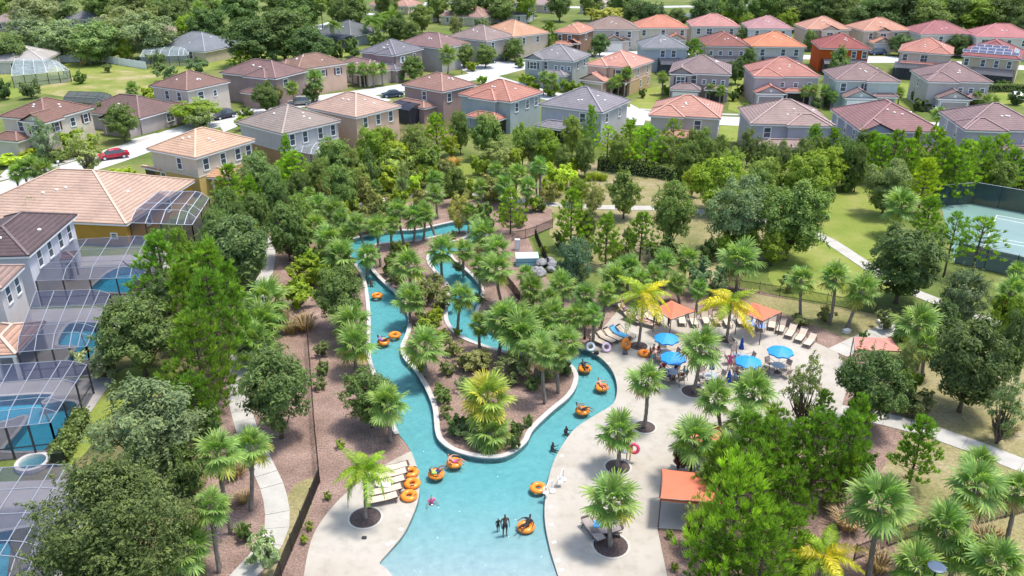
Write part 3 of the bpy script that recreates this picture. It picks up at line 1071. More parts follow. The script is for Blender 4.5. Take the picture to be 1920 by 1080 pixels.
house('cream and ochre house with sandy tiled roof near the left street', (272, 279), (366, 296), (480, 262), 'R', c_(216, 202, 176), c_(226, 176, 134), band=c_(222, 192, 120), win={'F': [(0.2, 0, 0.8, 1.5), (0.62, 1, 0.8, 1.5)], 'R': [(0.15, 1, 0.85, 1.5), (0.45, 1, 0.85, 1.5), (0.72, 1, 0.85, 1.5), (0.92, 1, 0.85, 1.5)]}, ext=[('hip', -0.22, 3.0, 0.02, 2.9, {'open': 1})])
# left edge
house('long single storey ochre house with sandy hip roof beside the pool cages', (-95, 409), (237, 420), (330, 366), 'R', c_(228, 178, 84), c_(214, 172, 142), eave=2.9, pitch=0.42, depth=17, win={'F': [(0.92, 0, 0.6, 0.5)], 'R': [(0.3, 0), (0.6, 0)]})
house('white house with dark umber roof on the left edge above a pool cage', (-100, 483), (54, 479), (143, 402), 'R', c_(214, 212, 220), c_(108, 84, 84), pitch=0.44, win={'F': [], 'R': [(0.2, 1, 0.85, 1.6), (0.42, 1, 0.85, 1.6), (0.65, 1, 0.85, 1.6), (0.86, 1, 0.85, 1.6)]}, ext=[])
house('pale house corner with tan roof, second from the bottom left edge', (-110, 549), (2, 541), (51, 497), 'R', c_(214, 206, 204), c_(176, 140, 124), pitch=0.44, win={'F': [], 'R': [(0.3, 1, 0.85, 1.5), (0.75, 1, 0.85, 1.5)]})
house('cream house with russet roof and red shuttered gable, far left', (0, 217), (85, 226), (172, 200), 'R', c_(226, 212, 186), c_(150, 104, 86), shut=RED_SH, win={'F': [(0.4, 1)], 'R': [(0.2, 1, 0.9, 1.3, 1), (0.55, 1, 0.9, 1.3, 0), (0.85, 1, 0.9, 1.3, 1)]}, ext=[('gable', 0.62, 4.4, 1.2, 5.69, {'win': [0.5], 'vent': 1}), ('hip', 0.1, 5.0, 3.5, 3.0)])
house('lilac grey single storey house with arched porch and wide garage', (168, 203), (262, 222), (322, 197), 'R', c_(188, 172, 170), c_(136, 100, 92), eave=3.0, win={'F': [], 'R': [(0.7, 0, 1.6, 1.4)]}, ext=[('gable', 0.55, 6.0, 2.5, 2.99, {'garage': 1, 'vent': 1, 'door': plain('taupe_garage', (0.30, 0.26, 0.24), 0.7, 0.05)})])
house('beige house with brown hip roof and arched corner porch', (280, 160), (350, 170), (432, 152), 'R', c_(216, 200, 182), c_(150, 108, 92), win={'F': [(0.4, 1), (0.75, 1)], 'R': [(0.3, 1, 1.2, 1.3), (0.65, 1, 0.7, 1.0)]}, ext=[('hip', 0.6, 5.0, 2.4, 3.0, {'open': 1})])
house('mauve house with plum roof between the brown and the peach house', (402, 138), (517, 147), (567, 138), 'R', c_(172, 144, 138), c_(146, 106, 100), win={'F': [(0.5, 1)], 'R': [(0.3, 1, 1.3, 1.4)]}, ext=[('hip', 0.5, 5.0, 0.9, 5.69), ('hip', 0.55, 4.5, 3.0, 3.0)], depth=10)
house('peach house with red shutters and ochre brown roof by the street', (507, 122), (558, 131), (646, 120), 'R', c_(222, 180, 150), c_(158, 116, 92), shut=RED_SH, win={'F': [], 'R': [(0.15, 1, 0.9, 1.3, 1), (0.5, 1, 0.9, 1.3, 1), (0.82, 1, 0.9, 1.3, 1)]}, ext=[('hip', 0.0, 4.4, 0.8, 5.69), ('hip', 0.4, 5, 2, 3.0)], depth=12.5)
house('low house with rosy roof and pillared porch behind the palm row', (622, 122), (688, 137), (742, 128), 'R', c_(206, 186, 166), c_(164, 122, 112), eave=3.0, win={'F': [(0.5, 0)], 'R': []}, ext=[('hip', 0.7, 3.5, 1.8, 2.9, {'open': 1})])
house('mauve house with slate blue roof and white framed side windows', (676, 96), (742, 103), (792, 90), 'R', c_(170, 146, 142), c_(130, 126, 134), shut=WHITE, win={'F': [(0.65, 1, 0.6, 1.2), (0.88, 1, 0.6, 1.2)], 'R': [(0.25, 1, 0.9, 1.3, 1), (0.7, 1, 0.9, 1.3, 0)]}, ext=[('hip', 0.5, 4.5, 0.9, 5.69), ('hip', 0.7, 5, 3, 3.0)])
house('grey walled house with dusty rose roof behind the slate blue one', (759, 79), (828, 91), (868, 79), 'R', c_(184, 178, 172), c_(160, 118, 112), win={'F': [], 'R': 2}, depth=11)
house('taupe roofed grey house left of the bright orange roof', (839, 68), (912, 77), (958, 69), 'R', c_(186, 176, 166), c_(166, 138, 128), win={'R': 2}, depth=12)
house('beige house under a bright orange roof beside the far street', (903, 57), (962, 69), (1012, 61), 'R', c_(212, 190, 166), c_(228, 160, 110), win={'R': [(0.3, 1), (0.7, 1)]}, ext=[('gable', 0.7, 5.0, 3.0, 3.0, {'win': [0.5]})], depth=13)
house('brown walled house with salmon orange roof and arched entry', (1036, 60), (1088, 63), (1112, 57), 'R', c_(150, 112, 84), c_(222, 142, 104), win={'F': [(0.2, 1), (0.6, 1)], 'R': [(0.4, 1)]}, ext=[('hip', 0.1, 5.0, 2.4, 3.0), ('gable', 0.62, 3.0, 1.5, 3.4, {'open': 1})], depth=12)
house('cream house with many hipped taupe roof and pale garage gable', (1105, 55), (1202, 55), None, 'F', c_(214, 200, 184), c_(166, 134, 118), win={'F': [(0.55, 1), (0.8, 1), (0.8, 0)]}, ext=[('gable', 0.28, 5.0, 3.0, 3.0, {'garage': 1}), ('gable', 0.6, 2.6, 1.6, 3.0, {})], depth=12)
house('cream house with vivid orange hip roof in the far row', (1197, 52), (1292, 52), None, 'F', c_(214, 204, 182), c_(232, 134, 92), win={'F': [(0.1, 1), (0.5, 1), (0.9, 1)]}, ext=[('gable', 0.55, 5, 3, 3.0, {})], depth=12)
house('pale house with pink tiled roof, far row right of the orange', (1295, 49), (1389, 50), None, 'F', c_(222, 208, 190), c_(220, 140, 126), win={'F': [(0.15, 1), (0.38, 1, 1.4), (0.85, 1)]}, ext=[('cage', 0.3, 6.0, 4.0)], depth=12)
house('pale grey house with mauve pink roof in the far row', (1402, 53), (1489, 54), None, 'F', c_(206, 204, 204), c_(206, 140, 140), win={'F': [(0.2, 1), (0.5, 1), (0.8, 1)]}, depth=12)
house('small looking tan roofed house with front gable, far row', (1513, 55), (1597, 55), None, 'F', c_(222, 198, 172), c_(224, 152, 116), win={'F': [(0.75, 1)]}, ext=[('gable', 0.3, 4.5, 1.5, 5.69, {'win': [0.5]}), ('hip', 0.2, 5, 3.4, 3.0)], depth=12)
house('ochre roofed beige house with garage gable behind the round tree', (1620, 58), (1711, 57), None, 'F', c_(216, 194, 168), c_(224, 150, 112), win={'F': [(0.15, 1), (0.7, 1)]}, ext=[('gable', 0.12, 5.0, 3.4, 3.0, {'garage': 1, 'vent': 1}), ('gable', 0.25, 3.4, 1.0, 5.69, {'win': [0.5]})], depth=12)
house('cream house with dark pink roof at the edge of the wood', (1726, 64), (1828, 64), None, 'F', c_(222, 216, 202), c_(188, 104, 104), win={'F': [(0.1, 1), (0.4, 1), (0.8, 1)]}, depth=12)
house('white house with rose red roof in the top right corner', (1830, 69), (1950, 72), None, 'F', c_(228, 214, 206), c_(212, 118, 116), win={'F': [(0.15, 1, 1.6), (0.55, 1), (0.8, 1)]}, depth=12)
# second row from the back
house('sky grey house with slate roof and dark pool screen below', (1204, 90), (1292, 90), None, 'F', c_(176, 184, 196), c_(142, 142, 148), win={'F': [(0.45, 1), (0.7, 1)]}, ext=[('cage', 0.35, 5.0, 5.0)], depth=10.5)
house('pink walled house with rust brown roof and bowed screen room', (1311, 71), (1320, 86), (1404, 87), 'L', c_(214, 190, 176), c_(168, 92, 74), win={'F': [(0.15, 1, 0.7, 0.9), (0.38, 1, 0.7, 0.9), (0.62, 1, 0.7, 0.9), (0.88, 1, 0.7, 0.9)]}, ext=[('cage', 0.25, 7.0, 4.5)])
house('white house with blazing orange roof and bowed screen room', (1409, 87), (1513, 88), None, 'F', c_(216, 208, 190), c_(240, 136, 70), win={'F': [(0.2, 1), (0.6, 1), (0.85, 1)]}, ext=[('cage', 0.2, 8.0, 4.5)], depth=12)
house('orange walled house with deep red roof', (1528, 76), (1537, 90), (1632, 91), 'L', c_(232, 104, 40), c_(178, 78, 66), win={'F': [(0.35, 1), (0.7, 1), (0.92, 1)]}, ext=[('cage', 0.05, 9.5, 4.0)])
house('pinkish house with salmon roof and wide bowed black screen room', (1684, 97), (1788, 102), (1803, 90), 'R', c_(218, 196, 176), c_(214, 132, 106), win={'F': [(0.12, 1), (0.5, 1, 1.6), (0.88, 1)], 'R': 1}, ext=[('hip', 0.55, 4.6, 0.6, 5.69), ('hip', 0.02, 10.0, 2.2, 3.0, {'open': 1}), ('cage', -0.05, 11.0, 5.0)])
house('tan house with solar panels on its crimson roof', (1802, 105), (1915, 112), (1935, 96), 'R', c_(216, 190, 150), c_(172, 84, 84), win={'F': [(0.08, 1, 0.8), (0.38, 1, 0.8), (0.62, 1, 0.8), (0.85, 1, 0.8)], 'R': 2}, ext=[('solar',), ('cage', 0.2, 8.5, 5.0)], vents=0, pitch=0.5)
# row facing the side street
house('lilac house with salmon roof and gabled garage facing the side street', (1412, 142), (1540, 144), None, 'F', c_(196, 180, 184), c_(208, 126, 104), win={'F': [(0.45, 1, 0.7, 0.8), (0.66, 1, 0.7, 0.8), (0.88, 1, 0.7, 0.8)]}, ext=[('hip', 0.0, 5.0, 0.8, 5.69), ('gable', 0.02, 5.2, 3.4, 3.0, {'garage': 1, 'door': plain('mauve_garage', (0.25, 0.2, 0.2), 0.7, 0.05), 'vent': 1}), ('hip', 0.5, 5.0, 1.6, 3.0, {'open': 1})], depth=12)
house('pale green house with black shutters and taupe roof', (1548, 131), (1567, 150), (1685, 151), 'L', c_(188, 204, 196), c_(160, 126, 120), shut=DK_SH, win={'F': [(0.12, 1), (0.52, 1, 1.1, 1.45, 1), (0.7, 1, 1.1, 1.45, 1), (0.88, 1, 1.1, 1.45, 1)], 'L': [(0.5, 1)]}, ext=[('hip', 0.5, 5.6, 0.8, 5.69), ('gable', 0.12, 5.4, 3.2, 3.0, {'garage': 1, 'vent': 1}), ('shed', 0.62, 4.2, 1.6, 3.0, {'open': 1})])
house('dove grey house with purple brown roof beside the white parked car', (1719, 131), (1737, 151), (1857, 152), 'L', c_(196, 188, 182), c_(158, 122, 118), win={'F': [(0.12, 1, 1.0), (0.55, 1, 0.7, 0.8), (0.72, 1, 0.7, 0.8), (0.9, 1, 0.7, 0.8)], 'L': [(0.5, 1)]}, ext=[('hip', 0.0, 5.0, 0.9, 5.69), ('gable', 0.15, 5.6, 3.2, 3.0, {'garage': 1, 'vent': 1, 'door': plain('taupe_garage', (0.30, 0.26, 0.24), 0.7, 0.05)}), ('shed', 0.65, 4.0, 1.8, 3.0, {'open': 1})])
house('purple grey house with shuttered gable and brown grey roof', (1254, 137), (1372, 140), (1383, 122), 'R', c_(176, 158, 156), c_(156, 128, 124), shut=DK_SH, win={'F': [(0.4, 1, 1.0, 1.6), (0.58, 1, 0.6, 0.8), (0.75, 1, 0.6, 0.8), (0.9, 1, 0.6, 0.8)], 'R': 2}, ext=[('gable', 0.0, 4.2, 1.2, 5.69, {'win': [0.5]}), ('hip', 0.05, 5.4, 3.6, 3.0, {'garage': 1}), ('hip', 0.62, 4.0, 2.2, 3.0, {'open': 1})])
house('peach fronted house with apricot roof and beige garage gable', (1096, 121), (1184, 128), (1231, 117), 'R', c_(224, 186, 158), c_(232, 152, 124), band=c_(216, 186, 144), shut=RED_SH, win={'F': [(0.12, 1, 0.8), (0.72, 1, 1.3, 1.4, 1)], 'R': [(0.35, 1, 0.7), (0.8, 1, 0.7), (0.5, 0, 0.6), (0.85, 0, 0.6)]}, ext=[('hip', 0.0, 4.4, 0.9, 5.69), ('gable', -0.02, 5.4, 3.4, 3.0, {'garage': 1, 'door': plain('tan_garage', (0.40, 0.33, 0.22), 0.7, 0.05)}), ('hip', 0.6, 3.6, 1.4, 3.0, {'open': 1})], depth=11.5)
house('grey green house with shuttered left gable and ash roof', (979, 110), (1076, 115), (1121, 102), 'R', c_(176, 182, 178), c_(152, 146, 148), shut=DK_SH, win={'F': [(0.42, 1, 0.8, 1.5), (0.64, 1, 0.6, 0.8), (0.78, 1, 0.6, 0.8), (0.92, 1, 0.6, 0.8)], 'R': [(0.3, 1), (0.7, 1)]}, ext=[('gable', 0.0, 4.0, 1.0, 5.69, {'win': [0.5]}), ('hip', 0.42, 5.5, 3.0, 3.0)], depth=11)
# far houses
house('grey roofed single storey house with white pool cage at the field edge', (285, 88), (384, 97), (433, 87), 'R', c_(206, 188, 160), c_(140, 146, 152), eave=3.0, depth=15, win={'F': [(0.7, 0, 1.8, 1.8)], 'R': [(0.8, 0)]}, vents=2)
house('grey green bungalow with black screen and blue gable in the trees', (598, 60), (658, 68), (704, 58), 'R', c_(150, 160, 156), c_(112, 116, 116), eave=3.0, depth=14, win={'F': [(0.3, 0)]}, ext=[('cage', 0.5, 8.0, 5.0)])
house('beige bungalow with brown pink roof beyond the orange roof', (833, 27), (905, 33), (918, 24), 'R', c_(212, 196, 156), c_(186, 138, 118), eave=3.0, depth=14)
house('white bungalow with slate roof at the top centre', (908, 26), (985, 28), (1012, 20), 'R', c_(206, 206, 206), c_(118, 118, 128), eave=3.0, depth=14)
house('low house with dusty pink roof on the top edge, left of the street', (690, 8), (765, 12), None, 'F', c_(214, 186, 150), c_(206, 146, 118), eave=3.0, depth=12)
house('low house with brown roof in the top left corner', (-20, 42), (72, 38), None, 'F', c_(190, 170, 160), c_(176, 150, 144), eave=3.0, depth=13)
house('bungalow with brown roof glimpsed below the mossy oak', (246, 66), (310, 70), None, 'F', c_(190, 166, 140), c_(166, 134, 116), eave=3.0, depth=12)
house('white walled low house with grey cage roof on the left edge', (-40, 116), (82, 113), None, 'F', c_(214, 206, 196), c_(196, 186, 176), eave=3.0, depth=12)
house('taupe roofed low house on the top edge, right of centre', (960, 6), (1036, 10), None, 'F', c_(206, 180, 160), c_(186, 156, 146), eave=3.0, depth=13)
house('cream low house with pale roof on the top edge above the grass', (1085, 10), (1140, 12), None, 'F', c_(214, 206, 190), c_(196, 176, 156), eave=3.0, depth=12)
house('white walled bungalow between lime trees on the top edge', (1440, 24), (1500, 26), None, 'F', c_(214, 214, 212), c_(190, 184, 180), eave=3.0, depth=12)
house('small tan roofed bungalow left of the far street', (770, 24), (812, 26), None, 'F', c_(214, 200, 176), c_(190, 160, 140), eave=3.0, depth=12)
house('grey roofed bungalow among the top left oaks', (120, 34), (190, 37), None, 'F', c_(196, 190, 180), c_(150, 150, 152), eave=3.0, depth=12)
house('white low house with light metal roof on the top edge', (1392, 11), (1460, 13), None, 'F', c_(210, 214, 216), c_(176, 184, 190), eave=3.0, depth=12)
house('pale low house with white roof between the far trees', (1530, 16), (1575, 18), None, 'F', c_(214, 212, 206), c_(206, 200, 192), eave=3.0, depth=12)

# ------------------------------------------------------------------ pool cages and patios on the left
def cage(label, pts, nx, ny, mat, frame, h=2.7, rise=1.5, screen_walls=True):
    """screened pool cage: four eave corners given in the order front-left, front-right, back-right, back-left"""
    p = [at(q[0], q[1], h) for q in pts]
    c = at(pts[0][0], pts[0][1], h)
    root = thing('pool_cage', label, 'pool cage', (p[0].x, p[0].y, 0.06), 0, 'screened pool cages')
    L = [Vector((q.x - p[0].x, q.y - p[0].y, h - 0.06)) for q in p]
    def P(u, v):
        a = L[0].lerp(L[1], u)
        b = L[3].lerp(L[2], u)
        q = a.lerp(b, v)
        # low dome: rises fast from the outer (right) and front edges
        e = min(1.0, (1 - u) * nx * 1.0)
        g = min(1.0, v * ny * 2.0)
        q.z = h - 0.06 + rise * math.sin(e * math.pi / 2) ** 0.8 * math.sin(g * math.pi / 2) ** 0.8
        return q
    us = [i / nx for i in range(nx + 1)]
    us = us[:-1] + [1 - 0.5 / nx, 1.0]
    vv = [0.0, 0.5 / ny] + [i / ny for i in range(1, ny + 1)]
    for i in range(len(us) - 1):
        for j in range(len(vv) - 1):
            m = MB()
            m.add([P(us[i], vv[j]), P(us[i + 1], vv[j]), P(us[i + 1], vv[j + 1]), P(us[i], vv[j + 1])], [(0, 1, 2, 3)])
            m.build('screen_panel', mat, root)
    up = Vector((0, 0, 0.03))
    for i in range(len(us)):
        m = MB()
        for j in range(len(vv) - 1):
            m.bar(P(us[i], vv[j]) + up, P(us[i], vv[j + 1]) + up, 0.05, 0.05)
        m.build('roof_beam', frame, root)
    for j in range(len(vv)):
        m = MB()
        for i in range(len(us) - 1):
            m.bar(P(us[i], vv[j]) + up, P(us[i + 1], vv[j]) + up, 0.045, 0.04)
        m.build('roof_purlin', frame, root)
    edges = [(0, 0, 1, 0, nx), (1, 0, 1, 1, ny)]
    for (u0, v0, u1, v1, n) in edges:
        for k in range(n + 1):
            t = k / n
            q = P(u0 + (u1 - u0) * t, v0 + (v1 - v0) * t)
            m = MB()
            m.bar((q.x, q.y, 0), (q.x, q.y, q.z), 0.11)
            m.build('post', DARKMETAL, root)
            if k < n:
                t2 = (k + 1) / n
                q2 = P(u0 + (u1 - u0) * t2, v0 + (v1 - v0) * t2)
                m = MB()
                m.bar((q.x, q.y, 0.9), (q2.x, q2.y, 0.9), 0.07)
                m.build('chair_rail', DARKMETAL, root)
                m = MB()
                m.add([(q.x, q.y, 0), (q2.x, q2.y, 0), (q2.x, q2.y, q2.z), (q.x, q.y, q.z)], [(0, 1, 2, 3)])
                m.build('screen_panel', mat, root)
    # diagonal braces under the outer corner
    a, b = P(1, 0), P(1 - 1 / nx, 1 / ny)
    m = MB()
    m.bar(a - Vector((0, 0, 0.05)), b - Vector((0, 0, 0.1)), 0.09)
    m.build('brace', DARKMETAL, root)
    return root
ROOFBAR = plain('grey_roof_bar', (0.28, 0.30, 0.34), 0.45, 0.06)
SCREENW = screen_mat('pool_screen', (0.03, 0.038, 0.08), 0.52)
C1 = [(67, 527), (268, 521), (300, 449), (120, 460)]
C2 = [(32, 661), (162, 650), (206, 552), (70, 557)]
C3 = [(-75, 812), (94, 793), (163, 685), (-20, 698)]
C4 = [(-190, 1090), (46, 1084), (152, 881), (-40, 894)]
cage('blue screened pool cage below the white house with umber roof', C1, 4, 3, SCREENW, ROOFBAR, rise=0.55)
cage('screened pool cage with low front bay, second from the top left', C2, 4, 3, SCREENW, ROOFBAR, rise=0.55)
cage('large screened pool cage over a kidney pool and round spa', C3, 4, 3, SCREENW, ROOFBAR, rise=0.55)
cage('nearest screened pool cage in the bottom left corner', C4, 4, 4, SCREENW, ROOFBAR, rise=0.55)
PATIO = ground_mat('patio', [(0.3, (0.27, 0.25, 0.24)), (0.7, (0.35, 0.33, 0.31))], 0.4, 8.0, [(0.3, (0.9, 0.9, 0.9)), (0.7, (1.06, 1.06, 1.06))], bmp=0.15, bdist=0.01)
for k_, (cpts, lp) in enumerate(zip((C1, C2, C3, C4), pool_loops)):
    q = [at(a, b, 2.7) for a, b in cpts]
    q = [Vector((v.x, v.y)) for v in q]
    cen = sum(q, Vector((0, 0))) / 4
    q = [cen + (v - cen) * 1.06 for v in q]
    q[2] = q[2] + Vector((0.4, 2.4)); q[3] = q[3] + Vector((0, 2.4))
    q[0] = q[0] + Vector((-4, 0)); q[3] = q[3] + Vector((-4, 0))
    sheet('patio', q, 0.05 + 0.002 * k_, PATIO, [lp], skirt=0.05)
    coping('pool_coping', lp, True, 0.22, 0.085 + 0.002 * k_, -1 if area2(lp) < 0 else 1, COPE)
# lanais and screen rooms of the near houses
def lanai(label, pts, h, wallc, roofc, pitch=0.4):
    a, b, c = [at(q[0], q[1], h) for q in pts]
    ang = math.atan2(b.y - a.y, b.x - a.x)
    W, D = (b - a).length, (c - b).length
    root = thing('lanai', label, 'lanai', (a.x, a.y, 0), ang, 'covered lanais')
    rm = roof_mat(roofc)
    hip_roof(root, 0, 0, W, D, h, pitch, rm, plain('ridge_tan', (0.5, 0.38, 0.3), 0.8, 0.1))
    for x in (0.4, W / 2, W - 0.4):
        m = MB()
        m.box(x - 0.14, 0.3, 0, x + 0.14, 0.58, h - 0.33)
        m.build('post', CREAM, root)
    m = MB()
    m.box(0.3, D - 0.5, 0, W - 0.3, D - 0.2, h - 0.33)
    m.build('back_wall', stucco(wallc), root)
    return root
lanai('small tan tiled lanai roof inside the second pool cage', [(-60, 668), (30, 664), (58, 605)], 2.6, c_(200, 190, 180), c_(206, 164, 140))
lanai('brown tiled lanai roof between the umber roofed house and its cage', [(92, 489), (140, 484), (155, 470)], 2.6, c_(200, 190, 180), c_(168, 130, 114))
lanai('sandy tiled lanai of the cream and ochre house', [(362, 331), (430, 333), (440, 318)], 2.6, c_(200, 190, 180), c_(222, 172, 132))
cage('grey screened cage beside the long single storey ochre house', [(243, 418), (360, 422), (392, 372), (300, 372)], 4, 2, SCREENW, ALU, rise=0.9)
cage('white framed pool cage of the grey roofed house at the field', [(262, 107), (352, 104), (357, 90), (290, 88)], 5, 2, SCREENL, WHITE, h=2.6, rise=0.9)
cage('pale blue glazed pool cage at the left edge of the field', [(22, 143), (130, 132), (115, 120), (30, 117)], 5, 2, SCREENL, WHITE, h=2.6, rise=0.9)
cage('white framed screen room roof, upper left edge', [(-20, 100), (70, 99), (62, 84), (0, 84)], 4, 2, SCREENL, WHITE, h=2.8, rise=0.6)
cage('grey flat screen roof below the sandy field', [(118, 190), (195, 196), (208, 178), (130, 176)], 4, 2, SCREEND, DARKMETAL, h=2.6, rise=0.5)
cage('grey screened lanai of the grey four window house', [(548, 283), (600, 292), (612, 275), (560, 268)], 3, 2, SCREENL, ALU, h=2.6, rise=0.5)

# round spa beside the kidney pool
b = at(61, 866, 0.3)
t = thing('spa', 'round raised spa beside the kidney pool', 'spa', (b.x, b.y, 0.05))
m = MB(); m.lathe([(1.15, 0), (1.15, 0.32), (0.88, 0.32), (0.85, 0.1), (0.0, 0.1)], 28); m.build('wall', COPE, t)
m = MB(); m.lathe([(0.0, 0.12), (0.86, 0.12), (0.87, 0.24), (0.0, 0.24)], 28); m.build('water', POOLWATER, t)
m = MB(); m.lathe([(0.0, 0.1015), (0.84, 0.1015), (0.84, 0.11), (0.0, 0.11)], 28); m.build('floor', plain('spa_tile', (0.10, 0.30, 0.42), 0.4, 0.1), t)
# ------------------------------------------------------------------ vegetation
LEAF_OAK = foliage('oak_leaf', (0.10, 0.155, 0.042), (0.24, 0.315, 0.095), trans=0.35, nsc=1.6)
LEAF_GREY = foliage('grey_green_leaf', (0.14, 0.19, 0.085), (0.26, 0.32, 0.15), trans=0.35, nsc=1.6)
LEAF_LIME = foliage('lime_leaf', (0.18, 0.27, 0.03), (0.36, 0.43, 0.06), trans=0.4, nsc=1.6)
LEAF_OLIVE = foliage('olive_leaf', (0.165, 0.185, 0.065), (0.29, 0.305, 0.12), trans=0.3, nsc=1.6)
LEAF_PINE = foliage('pine_needle', (0.105, 0.20, 0.024), (0.27, 0.41, 0.055), trans=0.4, nsc=2.4)
LEAF_SABAL = foliage('sabal_frond', (0.13, 0.205, 0.05), (0.27, 0.355, 0.10), trans=0.4)
LEAF_SABALY = foliage('sabal_frond_yellowing', (0.27, 0.27, 0.05), (0.44, 0.40, 0.09), trans=0.4)
LEAF_QUEEN = foliage('queen_frond', (0.20, 0.30, 0.025), (0.36, 0.44, 0.035), trans=0.4)
LEAF_QUEENY = foliage('queen_frond_yellowing', (0.48, 0.42, 0.02), (0.62, 0.53, 0.035), trans=0.4)
LEAF_DRY = foliage('dry_frond', (0.30, 0.19, 0.09), (0.45, 0.30, 0.15))
LEAF_RED = foliage('red_leaf', (0.11, 0.025, 0.035), (0.22, 0.05, 0.065))
LEAF_STRAW = foliage('straw_blade', (0.22, 0.155, 0.08), (0.38, 0.28, 0.15))

def leaf(mb, c, n, up, L, Wd, rnd, bend=0.0):
    """one diamond-shaped spray of leaves"""
    x = n.cross(up)
    if x.length < 1e-3:
        x = Vector((1, 0, 0))
    x.normalize()
    y = x.cross(n).normalized()
    a = rnd.uniform(0, 2 * math.pi)
    u = x * math.cos(a) + y * math.sin(a)
    v = y * math.cos(a) - x * math.sin(a)
    o = len(mb.v)
    mb.v += [tuple(c - u * L), tuple(c + v * Wd + n * bend), tuple(c + u * L), tuple(c - v * Wd + n * bend)]
    mb.f.append((o, o + 1, o + 2, o + 3))
    mb.m.append(0)

def rdir(rnd):
    while True:
        p = Vector((rnd.uniform(-1, 1), rnd.uniform(-1, 1), rnd.uniform(-1, 1)))
        if 0.05 < p.length < 1:
            return p.normalized()

def broadleaf(seed, R=3.5, H=8.0, base=0.75, clumps=80, per=105, size=0.25, open_=0.0, cone=0.0, stems=1, sprays=90):
    """crown and trunk meshes of a broad-leaved tree R wide (radius) and H high"""
    rnd = random.Random(seed)
    crown = MB()
    trunk = MB()
    zc, rz = (H + base) / 2, (H - base) / 2
    cl = []
    lob = [rdir(rnd) for _ in range(7)]
    for k in range(clumps):
        d = rdir(rnd)
        q = rnd.random() ** 0.42
        bulge = 0.60 + 0.48 * max(d.dot(l) for l in lob)
        zz = d.z * q
        taper = 1.0 - cone * max(0, zz) - 0.18 * max(0, -zz)
        p = Vector((d.x * q * R * 0.86 * bulge * taper, d.y * q * R * 0.86 * bulge * taper, zc + zz * rz * 0.90))
        cl.append((p, rnd.uniform(0.13, 0.30) * R * (1 - 0.3 * open_)))
    cen = Vector((0, 0, zc - rz * 0.25))
    for p, r in cl:
        out = (p - cen).normalized()
        for i in range(per):
            d = rdir(rnd)
            if d.dot(out) < -0.35 or d.z < -0.65:
                d = -d
            rr = r * (0.55 + 0.5 * rnd.random())
            c = p + Vector((d.x * rr, d.y * rr, d.z * rr * 0.75))
            n = (d + out * 0.5 + Vector((0, 0, 0.45)) + rdir(rnd) * 0.55).normalized()
            s = size * rnd.uniform(0.6, 1.25)
            leaf(crown, c, n, Vector((0.1, 0.2, 1)), s, s * 0.42, rnd, 0.04)
    for k in range(sprays):
        p, r = rnd.choice(cl)
        out = (p - cen).normalized()
        if out.z < -0.3:
            out.z = -out.z
        d = (out + rdir(rnd) * 0.6 + Vector((0, 0, 0.35))).normalized()
        o = p + out * r * 0.8
        ln = R * rnd.uniform(0.14, 0.32)
        for i in range(16):
            q = o + d * ln * (i / 15) + rdir(rnd) * size * 0.55 - Vector((0, 0, 0.25 * ln * (i / 15) ** 2))
            s = size * rnd.uniform(0.5, 1.0)
            leaf(crown, q, (d * 0.3 + Vector((0, 0, 0.7)) + rdir(rnd) * 0.6).normalized(), Vector((0.1, 0.2, 1)), s, s * 0.4, rnd, 0.03)
    th = R * 0.055
    for s in range(stems):
        a = s * 2.4 + seed
        lean = Vector((math.cos(a), math.sin(a), 0)) * (0.0 if stems == 1 else R * 0.28)
        f = Vector((0, 0, base)) + lean * 0.6
        pts = [(0.03 * s, 0, -0.15), (f.x * 0.35, f.y * 0.35, base * 0.5), (f.x, f.y, base), (lean.x * 1.2, lean.y * 1.2, zc)]
        trunk.tube(pts, [th * 1.35, th, th * 0.85, th * 0.4], 7)
        for p, r in rnd.sample(cl, 9):
            m = f.lerp(p, 0.5) + Vector((0, 0, -0.15 * R * rnd.random()))
            trunk.tube([f, m, p], [th * 0.6, th * 0.34, th * 0.1], 5, cap=False)
    return crown, trunk

